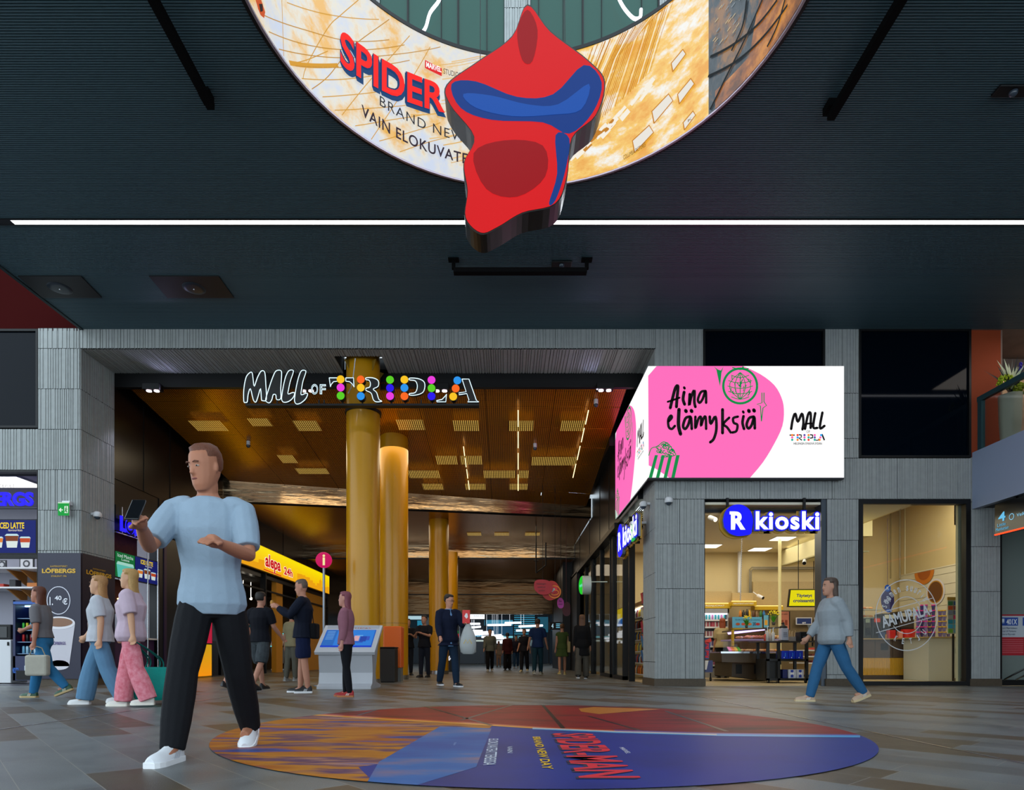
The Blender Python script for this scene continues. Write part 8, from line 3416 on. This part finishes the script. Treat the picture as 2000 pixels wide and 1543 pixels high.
mb = MB()
blades(mb, c + Vector((-.02, -.05, 1.3)), 16, .62, .26, .03)
mb.build('white_petals', mat('petal_cream', 'd0d4b0', .6), t)
mb = MB()
blades(mb, c + Vector((0.02, 0, 1.2)), 16, .75, .5, .02)
mb.build('dark_leaves', mat('leaf_dark', '0c140c', .5), t)
mb = MB()
for k in range(40):
    mb.ball(c + Vector((.15 + rd.uniform(-.03, .03), -.05 + rd.uniform(-.03, .03), 1.5 + k * .008)), .018, 6)
mb.build('violet_flower', mat('petal_violet', '30149c', .6), t)
for k, (dx, dy, zz_, lab) in enumerate(((.13, -.62, 4.79 - .24, 'grass plant in front of the tall white planter on the balcony'), (.33, -1.1, 4.55, 'grass plant in a pale round pot right of the tall planter'))):
    cc = c + Vector((dx - .36 + .22, dy, 0))
    t = thing('grass_plant', lab, 'plant', cc)
    mb = MB()
    mb.lathe(cc, [(.07, 0), (.13, .12), (.15, .28), (.13, .34), (.12, .33)], 18)
    mb.build('pot', mat('pot_pale' if k else 'pot_black', '9aa8a4' if k else '0c0c10', .3), t)
    mb = MB()
    blades(mb, cc + Vector((0, 0, .3)), 60, .55, .2, .008, .5)
    mb.build('leaves', mat('grass_green', '1c8014', .5, noise=.3), t)

# guide sign 4 Little Manhattan
t = thing('guide_sign', 'black overhead guide sign 4 Little Manhattan with red glowing lower edge', 'sign', (9.5, 11, 3.0))
GX = (1943 - CX) * 12.45 / F
z0, z1 = EYE + (CY - 1044) * 12.45 / F, EYE + (CY - 986) * 12.45 / F
mb = MB()
mb.box(GX, 8.6, z0, GX + .2, 12.45, z1)
mb.box(GX + .05, 10.0, z1, GX + .1, 10.05, 3.66)
mb.box(GX + .05, 12.0, z1, GX + .1, 12.05, 3.66)
mb.build('housing', mat('sign_black', '05060a', .15), t)
mb = MB()
mb.box(GX - .01, 8.6, z0 - .02, GX + .02, 12.45, z0)
mb.build('red_light_edge', glow('ff3010', 4), t)
cv = rightc(GX - .003, 1.0)
a, b = cv.px(1950, 1020), cv.px(1964, 998)
cv.text('4', a[0], a[1], b[0], b[1], '6ac0e8', h=1, bold=.02)
a, b = cv.px(1946, 1029), cv.px(1966, 1022)
cv.text('Little', a[0] + .03, z0 + .13, b[0] - .02, z0 + .19, '5ab0d8', h=1)
cv.text('Manhattan', a[0] - .01, z0 + .05, b[0] + .05, z0 + .11, '5ab0d8', h=1)
a = cv.px(1976, 1009)
cv.stroke([(a[0] + .055 * math.cos(k / 16 * 2 * PI), a[1] + .055 * math.sin(k / 16 * 2 * PI)) for k in range(17)], .012, '8ad0f0', 1)
cv.text('Veikkaus', a[0] + .12, a[1] - .03, a[0] + .5, a[1] + .03, '8ad0f0', h=1)
cv.build('lettering', t)

# wall fittings
t = thing('exit_sign', 'green running man exit sign with arrow on the left pillar', 'sign', P(124, 996, 12.9))
mb = MB()
mb.bbox(P(121, 0, 13).x, 12.99, P(0, 986, 13).z, P(137, 0, 13).x, 13.09, P(0, 978, 13).z, .01)
mb.build('mount', WHITEP, t)
cv = front(12.95, 1.0)
cv.prect(113, 983, 135, 1007, '0c9c3c', 0)
cv.prect(113, 981, 135, 983.2, 'c8e8c8', 0)
cv.stroke(cv.pts([(117, 996), (123, 996)]), .02, 'e8f8ec', 1)
cv.stroke(cv.pts([(119.5, 992.5), (116, 996), (119.5, 999.5)]), .02, 'e8f8ec', 1)
cv.prect(126, 988.5, 133, 1002, 'd8f0dc', 1)
cv.stroke(cv.pts([(129.5, 992), (129, 996), (131, 1001)]), .02, '0c7c2c', 2)
cv.stroke(cv.pts([(129, 996), (127, 1000)]), .018, '0c7c2c', 2)
cv.stroke(cv.pts([(127, 994), (132, 995)]), .014, '0c7c2c', 2)
cv.ell(*cv.px(129.6, 990.6), .013, .013, '0c7c2c', 2, 10)
cv.build('picture', t)
mb = MB()
pbox(mb, 113, 135, 981, 1007, 12.952, 12.975)
mb.build('plate', WHITEP, t)
t = thing('exit_sign', 'green exit sign seen edge-on at the passage corner of the big pillar', 'sign', (2.9, 14, 3.5))
a = P(1258, 990, 13.9)
cv = leftc(2.88, 1.0)
mb = MB()
mb.box(2.75, 13.88, 3.15, 2.79, 14.1, 3.5)
mb.build('plate', glow('20b850', 1), t)
mb = MB()
mb.bbox(2.7, 13.9, 3.5, 3.05, 14.06, 3.56, .01)
mb.build('mount', WHITEP, t)
for k, (x, y, d, lab) in enumerate(((179, 1008, 13.06, 'white dome camera on the left pillar beside the exit sign'), (1306, 980, 13.06, 'white dome camera on the big pillar front beside the kiosk entrance'), (1268, 988, 13.4, 'white dome camera at the passage corner of the big pillar'))):
    c = P(x, y, d)
    if k == 0:
        c = Vector((XL + .14, 13.45, P(179, 1008, 13.45).z))
    if k == 2:
        c = Vector((2.9, 13.55, P(0, 988, 13.55).z))
    t = thing('dome_camera', lab, 'camera', c, 'white dome cameras on the pillars')
    mb = MB()
    mb.lathe(c, [(.075, -.02), (.085, 0), (.08, .06), (.05, .09)], 18)
    mb.box(c.x - (.14 if k == 0 else .03), c.y - .03, c.z + .02, c.x + (.14 if k == 2 else .03), c.y + (.12 if k == 1 else .03), c.z + .07)
    mb.build('housing', WHITEP, t)
    mb = MB()
    mb.ball(c - Vector((0, 0, .01)), .062, 14)
    mb.build('dome', mat('smoke_dome', '3a4450'), t)

# ---- passage side shop fronts on the right
fr = MB()
for y0, w_ in ((15.56, .10), (16.4, .10), (18.08, .12), (18.5, .06), (20.4, .12), (22.3, .06), (22.6, .12), (24.3, .08), (26.0, .1)):
    fr.box(XRW - .06, y0, 0.0, XRW + .08, y0 + w_, 4.03)
fr.box(XRW - .06, 16.4, 0, XRW + .06, 18.2, .1)
fr.box(XRW - .06, 18.5, 0, XRW + .06, 20.4, .1)
fr.box(XRW - .03, 14.3, 3.5, XRW + .03, 16.4, 3.56)
for k in range(9):
    fr.box(XRW - .02, 14.3, 3.6 + k * .05, XRW + .0, 16.4, 3.62 + k * .05)
o = struct(fr.build('door_3', BLACK))
for y0, y1 in ((16.5, 18.08), (18.56, 20.4), (20.52, 22.3), (22.7, 24.3)):
    mb = MB()
    mb.box(XRW, y0, .1, XRW + .012, y1, 4.02)
    mb.build('pane', GLASS, o)
# magazine rack at the open door
t = thing('magazine_rack', 'tilted wire magazine rack at the passage corner of the big pillar', 'rack', (3.3, 15.0, 0))
mb = MB()
mb.box(3.32, 14.55, .03, 3.36, 15.3, 2.2)
mb.build('frame', mat('rack_grey', '5a6468', .4, .5), t)
mg = ('c02838', 'd0c8a8', '3c6898', '28242c', 'c84848', '4878a0', '50a040', 'd8b828', 'b03040', '7088a0')
for j in range(5):
    mb = MB()
    mb.prism([(3.22, 14.6, .5 + j * .34), (3.32, 14.6, .42 + j * .34), (3.32, 14.6, .46 + j * .34)], (0, .7, 0))
    mb.build('tray', mat('rack_grey', '5a6468'), t)
    for i in range(3):
        mb = MB()
        y0 = 14.6 + i * .24
        mb.prism([(3.24, y0, .5 + j * .34), (3.31, y0, .5 + j * .34), (3.24, y0, .76 + j * .34), (3.20, y0, .76 + j * .34)], (0, .2, 0))
        c_ = mg[(j * 3 + i) % 10]
        tag(mb.build('magazine', mat('mag_' + c_, c_, .4)), 'magazine on tier %s of the wire rack, %s one' % (('one', 'two', 'three', 'four', 'five')[j], ('front', 'middle', 'rear')[i]), 'magazine', 'magazines in the wire rack')
# bottle shelf behind the passage glass
t = thing('side_drink_shelf', 'lit white shelf of bottles behind the passage side glass of the kiosk', 'shelf', (4.0, 17.5, 0))
mb = MB()
mb.box(4.15, 16.2, 0, 4.2, 19.0, 2.05)
mb.build('back', mat('shelf_back', 'a0a0a8', .5), t)
mb = MB()
mb.box(3.6, 16.2, 2.0, 4.2, 19.0, 2.1)
mb.build('top', mat('rack_gold', 'b88c28'), t)
mb = MB()
mb.box(3.75, 16.2, 1.96, 3.8, 19.0, 1.985)
mb.build('lamp', glow('fff4e0', 5), t)
BT = []
for c_ in ('d88020', '4a2010', 'c8b040', '2c5c90', 'b83828', 'd8d4c8'):
    mb = MB()
    mb.lathe((0, 0, 0), [(.04, 0), (.045, .01), (.045, .15), (.018, .2), (.018, .24)], 10)
    BT.append(mb.build('drink_bottle', mat('btl_' + c_, c_, .25)))
rd = random.Random(31)
for j in range(6):
    z = .12 + j * .32
    mb = MB()
    mb.box(3.7, 16.2, z - .025, 4.16, 19.0, z)
    mb.build('shelf', WHITEP, t)
    for i in range(20):
        put(BT[rd.randrange(6)] if i % 3 else BT[j], 3.8, 16.3 + i * .135, z, 'bottle on the %s board from below of the passage side shelf, %s from the front' % (ORD[j], ORD[i]), 'bottle', 'bottles on side shelf board %s' % ('one', 'two', 'three', 'four', 'five', 'six')[j])
t = thing('window_advert', 'blue, yellow and violet advert screen behind the passage side glass', 'screen', (3.4, 17.0, 1.8))
cv = rightc(3.3, .9)
a, b = cv.px(1206, 1228), cv.px(1223, 1200)
cv.rect(a[0], 1.5, b[0], 2.0, 'c8d8e0', 1)
cv.rect(a[0], 1.72, b[0], 2.0, 'e8c818', 2)
cv.poly([(a[0], 1.5), (b[0], 1.5), (b[0], 1.74), (a[0] + .3, 1.66)], '2468b8', 3)
cv.build('picture', t)
mb = MB()
mb.box(3.305, -b[0], 1.48, 3.34, -a[0], 2.02)
mb.cyl((3.32, -a[0] - .1, 2.02), (3.32, -a[0] - .1, 3.73), .006, n=5)
mb.build('housing', BLACK, t)
t = thing('violet_banner', 'narrow violet banner behind the passage side glass above the advert', 'banner', (3.35, 17.4, 2.5))
mb = MB()
mb.box(3.3, 17.0, 2.1, 3.32, 17.9, 2.75)
mb.cyl((3.31, 17.4, 2.75), (3.31, 17.4, 3.73), .005, n=5)
mb.build('cloth', mat('violet_cloth', '6a20a8', .6), t)

# green round shop sign and heart balloons
for k, (x, y, yy, r_, lab) in enumerate(((1145, 1143, 19.0, .28, 'glowing green round sign projecting from the passage shop fronts'),)):
    X_ = (x - CX) * yy / F
    c = P(x, y, yy)
    t = thing('round_green_sign', lab, 'sign', c, 'green round signs')
    if k:
        X_ = 3.2
        c = Vector((3.2, 22.0, 3.1))
    mb = MB()
    mb.cyl((c.x - .12, c.y, c.z), (c.x + .12, c.y, c.z), r_, n=30)
    mb.cyl((c.x + .1, c.y, c.z + .1), (2.99, c.y, c.z + .1), .02, n=6)
    mb.build('drum', mat('sign_white_side', 'c8d8d8', .4), t)
    cv = Canvas((c.x - .125, c.y, c.z), (.25, -1, 0), (0, 0, 1), 1.0)
    cv.ell(0, 0, r_ * .98, r_ * .98, '14c828', 1)
    if not k:
        cv.text('verkko', -.2, -.05, .2, .07, '8af0f0', h=2)
    cv.build('face', t)
t = thing('heart_sign', 'hanging red blob sign with heart and rings in the passage', 'sign', P(1075, 1150, 20))
mb = MB()
for pts, m_ in (([(1043, 1145), (1046, 1134), (1060, 1132), (1074, 1136), (1080, 1150), (1072, 1160), (1056, 1161), (1046, 1154)], 0), ([(1072, 1136), (1084, 1136), (1092, 1146), (1095, 1158), (1084, 1170), (1070, 1172), (1060, 1162), (1074, 1155)], 1)):
    mb.prism([P(x, y, 20 + m_ * .1) for x, y in smooth_pts(pts, 4)], (0, .05, 0), m_)
mb.build('board', [mat('blob_red', 'a81828', .5), mat('blob_red2', 'b82014', .5)], t)
cv = front(19.99)
for k, s_ in enumerate(('Helsingin', 'sykkivä', 'sydän')):
    cv.ptext(s_, 1048 + k * 2, 1138.5 + k * 6.5, 1066 - k, 1142.5 + k * 6.5, '1a0c10', h=1, shear=.2)
cv.build('lettering', t)
cv = front(20.08)
c = cv.px(1083, 1156)
cv.stroke([(c[0] + .19 * math.cos(k / 24 * 2 * PI), c[1] + .19 * math.sin(k / 24 * 2 * PI)) for k in range(25)], .035, 'e0801c', 3)
cv.stroke([(c[0] + .13 * math.cos(k / 24 * 2 * PI), c[1] - .02 + .08 * math.sin(k / 24 * 2 * PI)) for k in range(25)], .03, 'e0801c', 3)
c = cv.px(1079, 1152)
cv.poly([(c[0] + .16 * 16 * math.sin(a) ** 3 / 16, c[1] + .15 * (13 * math.cos(a) - 5 * math.cos(2 * a) - 2 * math.cos(3 * a) - math.cos(4 * a)) / 16) for a in [2 * PI * k / 30 for k in range(30)]], 'd82838', 2)
cv.poly([(c[0] + .08 * 16 * math.sin(a) ** 3 / 16, c[1] + .075 * (13 * math.cos(a) - 5 * math.cos(2 * a) - 2 * math.cos(3 * a) - math.cos(4 * a)) / 16) for a in [2 * PI * k / 30 for k in range(30)]], 'c8ccd0', 4)
cv.build('heart', t)
mb = MB()
for x in (1060, 1084):
    a = P(x, 1134, 20.05)
    mb.cyl(a, (a.x, a.y, 6.0), .008, n=5)
mb.build('wire', BLACK, t)
t = thing('pink_blob_sign', 'small violet-pink hanging blob sign at the right of the passage', 'sign', P(1095, 1178, 21))
mb = MB()
mb.prism([P(x, y, 21) for x, y in smooth_pts([(1089, 1172), (1095, 1167), (1101, 1174), (1100, 1186), (1093, 1188), (1089, 1182)], 4)], (0, .05, 0))
mb.build('board', mat('blob_pink', 'b83cb0', .5), t)
mb = MB()
a = P(1095, 1168, 21)
mb.cyl(a, (a.x, 21, 5.9), .008, n=5)
mb.build('wire', BLACK, t)
cv = front(20.99)
cv.ptext('Be', 1092, 1172, 1097, 1176, '2a0c2c', h=1)
cv.ptext('simply', 1090.5, 1178, 1099, 1182, '2a0c2c', h=1)
cv.build('lettering', t)
mb = MB()
mb.prism([P(x, y, 22) for x, y in smooth_pts([(1098, 1186), (1106, 1176), (1113, 1180), (1113, 1200), (1102, 1202)], 4)], (0, .05, 0))
a = P(1106, 1177, 22.02)
mb.cyl(a, (a.x, 22.02, 5.4), .008, n=5)
tag(mb.build('maroon_blob_sign', mat('blob_maroon', '4c0c20', .5)), 'dark maroon hanging blob sign by the black wall end', 'sign')
t = thing('hanging_trapeze', 'thin black trapeze frame hanging from the rear passage ceiling', 'frame', P(1055, 1119, 22.6))
mb = MB()
d = 23.2
mb.cyl(P(1047, 1060, d), P(1047, 1119, d), .025, n=6)
mb.cyl(P(1066, 1060, d), P(1066, 1104, d), .025, n=6)
mb.cyl(P(1047, 1119, d), P(1066, 1104, d), .025, n=6)
mb.cyl(P(1042, 1095, d), P(1052, 1095, d), .02, n=6)
mb.cyl(P(1047, 1070, d), Vector((P(1047, 1060, d).x, d, 5.42)), .02, n=6)
mb.build('frame', BLACK, t)

# ================================================================ printed floor graphic
t = thing('floor_graphic', 'large round blue, red and orange film advert printed on the paving', 'floor graphic', (RX, 5.38, 0.005))
FCX, FCY, FR = (1046 - CX) * 5.9 / F - .02, 5.36, 2.49


def floor_print(name, stops, scale, rough=.3):
    m, nt, b = nodes(name)
    tc = nt.nodes.new('ShaderNodeTexCoord')
    mp = nt.nodes.new('ShaderNodeMapping')
    mp.inputs['Scale'].default_value = scale
    nt.links.new(tc.outputs['Object'], mp.inputs['Vector'])
    n = nt.nodes.new('ShaderNodeTexNoise')
    n.inputs['Scale'].default_value = 1.0
    n.inputs['Detail'].default_value = 5
    n.inputs['Roughness'].default_value = .5
    nt.links.new(mp.outputs[0], n.inputs['Vector'])
    rp = nt.nodes.new('ShaderNodeValToRGB')
    e = rp.color_ramp.elements
    e[0].position, e[0].color = stops[0][0], lin(stops[0][1])
    e[1].position, e[1].color = stops[-1][0], lin(stops[-1][1])
    for p_, c_ in stops[1:-1]:
        q = e.new(p_)
        q.color = lin(c_)
    nt.links.new(n.outputs['Fac'], rp.inputs[0])
    nt.links.new(rp.outputs[0], b.inputs['Base Color'])
    b.inputs['Roughness'].default_value = rough + .15
    b.inputs['Specular IOR Level'].default_value = 0.25
    return m


PBLUE = floor_print('print_blue', ((.3, '04246c'), (.5, '062e86'), (.7, '0c3680')), (1, 1, 1))
PCITY = floor_print('print_city_blur', ((.28, '1c1034'), (.36, '123c8c'), (.43, 'a05410'), (.51, 'b87410'), (.56, '4a2858'), (.62, 'b07858'), (.7, '1c4c98')), (.7, 3.2, 1))
PRED = floor_print('print_red', ((.3, '200306'), (.45, '8c0a12'), (.6, '64080e'), (.75, '14070c')), (.8, 2.6, 1))
PMIX = floor_print('print_light_blue', ((.35, '084a98'), (.5, '1c64a8'), (.65, '98706c')), (.8, 2.0, 1))


def floor_poly(pts, m, z):
    """keep the part of the polygon that lies inside the disc"""
    mb = MB()
    bm = bmesh.new()
    vs = [bm.verts.new((x, y, z)) for x, y in pts]
    f = bm.faces.new(vs)
    bm.normal_update()
    if f.normal.z < 0:
        bmesh.ops.reverse_faces(bm, faces=[f])
    for k in range(96):
        a = 2 * PI * k / 96
        co = (FCX + FR * math.cos(a), FCY + FR * math.sin(a), z)
        bmesh.ops.bisect_plane(bm, geom=bm.verts[:] + bm.edges[:] + bm.faces[:], plane_co=co, plane_no=(math.cos(a), math.sin(a), 0), clear_outer=True)
    bmesh.ops.triangulate(bm, faces=bm.faces[:])
    bm.verts.index_update()
    v = [tuple(q.co) for q in bm.verts]
    fs = [[q.index for q in g.verts] for g in bm.faces]
    bm.free()
    return v, fs


fmb = MB()
fm = []


def fadd(pts, m, z):
    v, fs = floor_poly(pts, m, z)
    if m not in fm:
        fm.append(m)
    fmb.add(v, fs, fm.index(m))


g = lambda x, y: tuple(fl(x, y))[:2]
circ = [(FCX + FR * math.cos(2 * PI * k / 96), FCY + FR * math.sin(2 * PI * k / 96)) for k in range(96)]
fadd(circ, PBLUE, .0050)
fadd([g(250, 1560), g(250, 1350), g(900, 1350), g(960, 1420), g(900, 1470), g(700, 1500), g(800, 1600)], PCITY, .0055)
fadd([g(860, 1420), g(960, 1424), g(930, 1500), g(800, 1540), g(700, 1560), g(740, 1490)], PMIX, .0058)
line = [(608, 1396), (760, 1405), (900, 1413), (1040, 1422), (1200, 1429), (1400, 1435), (1560, 1437), (1680, 1438)]
fadd([g(*p) for p in line] + [g(1800, 1438), g(1800, 1368), g(600, 1368), g(560, 1390)], PRED, .0060)
for (dy0, dy1, c_) in ((-2.2, 0, 'd86018'), (0, 2.2, 'e8b060'), (2.2, 4, '60b0e0')):
    for k in range(len(line) - 1):
        (x0, y0), (x1, y1) = line[k], line[k + 1]
        if k < 3 and c_ == '60b0e0':
            continue
        cc = {'d86018': 'c04018' if k < 4 else '6a3c90', 'e8b060': 'e8a030' if k < 3 else ('d8c8c0' if k < 5 else '38a0e0'), '60b0e0': '50a8e0'}[c_]
        fadd([g(x0, y0 + dy0), g(x1, y1 + dy0), g(x1, y1 + dy1), g(x0, y0 + dy1)], mat('print_' + cc, cc, .3), .0064)
fadd([g(1130, 1385), g(1160, 1382), g(1290, 1386), g(1230, 1391), g(1170, 1396), g(1135, 1391)], mat('print_amber', 'c87828', .3), .0066)
for L in ([(700, 1398), (760, 1380)], [(900, 1408), (1000, 1378)], [(1060, 1378), (1100, 1424)], [(1300, 1390), (1420, 1430)], [(1150, 1400), (1250, 1428)], [(820, 1378), (960, 1418)]):
    a, b = Vector(g(*L[0])), Vector(g(*L[1]))
    d = (b - a).normalized()
    q = Vector((-d.y, d.x)) * .02
    fadd([tuple(a + q), tuple(b + q), tuple(b - q), tuple(a - q)], mat('print_dark', '1c0a10', .3), .0068)
fmb.build('print', fm, t)
# writing: reads along -Y, letters' tops towards +X
cv = Canvas((0, 0, .0068), (0, -1, 0), (1, 0, 0), 0)
cv.lay = .0004


def fword(s_, top, bottom, xl, xr, ytop, ybot, col, **k):
    """lettering whose line runs from pixel row ytop to ybot, glyph feet at column xl and heads at xr (at mid row)"""
    ym = (ytop + ybot) / 2
    a, b = fl(xl, ym), fl(xr, ym)
    d0, d1 = fl(0, ytop).y, fl(0, ybot).y
    cv.text(s_, -d0, a.x, -d1, b.x, col, **k)


for j, (dx, dz) in enumerate(((-.03, 0),)):
    pass
fword('SPIDER-MAN', 0, 0, 1099, 1200, 1434, 1524, '0a1440', h=1, bold=.05)
fword('SPIDER-MAN', 0, 0, 1104, 1205, 1434, 1522, 'e0142c', h=3, bold=.02)
fword('BRAND NEW DAY', 0, 0, 1050, 1068, 1441, 1505, 'e8b818', h=3, bold=.02)
fword('VAIN', 0, 0, 991, 1001, 1460, 1473, 'd0dcec', h=3)
fword('ELOKUVATEATTEREISSA', 0, 0, 949, 971, 1445, 1497, 'd0dcec', h=3, bold=.01)
fword('MARVEL', 0, 0, 1216, 1226, 1462, 1474, 'e8e8f0', h=3)
fword('SONY', 0, 0, 886, 890, 1452, 1458, '9ab8d8', h=3)
cv.build('lettering', t)
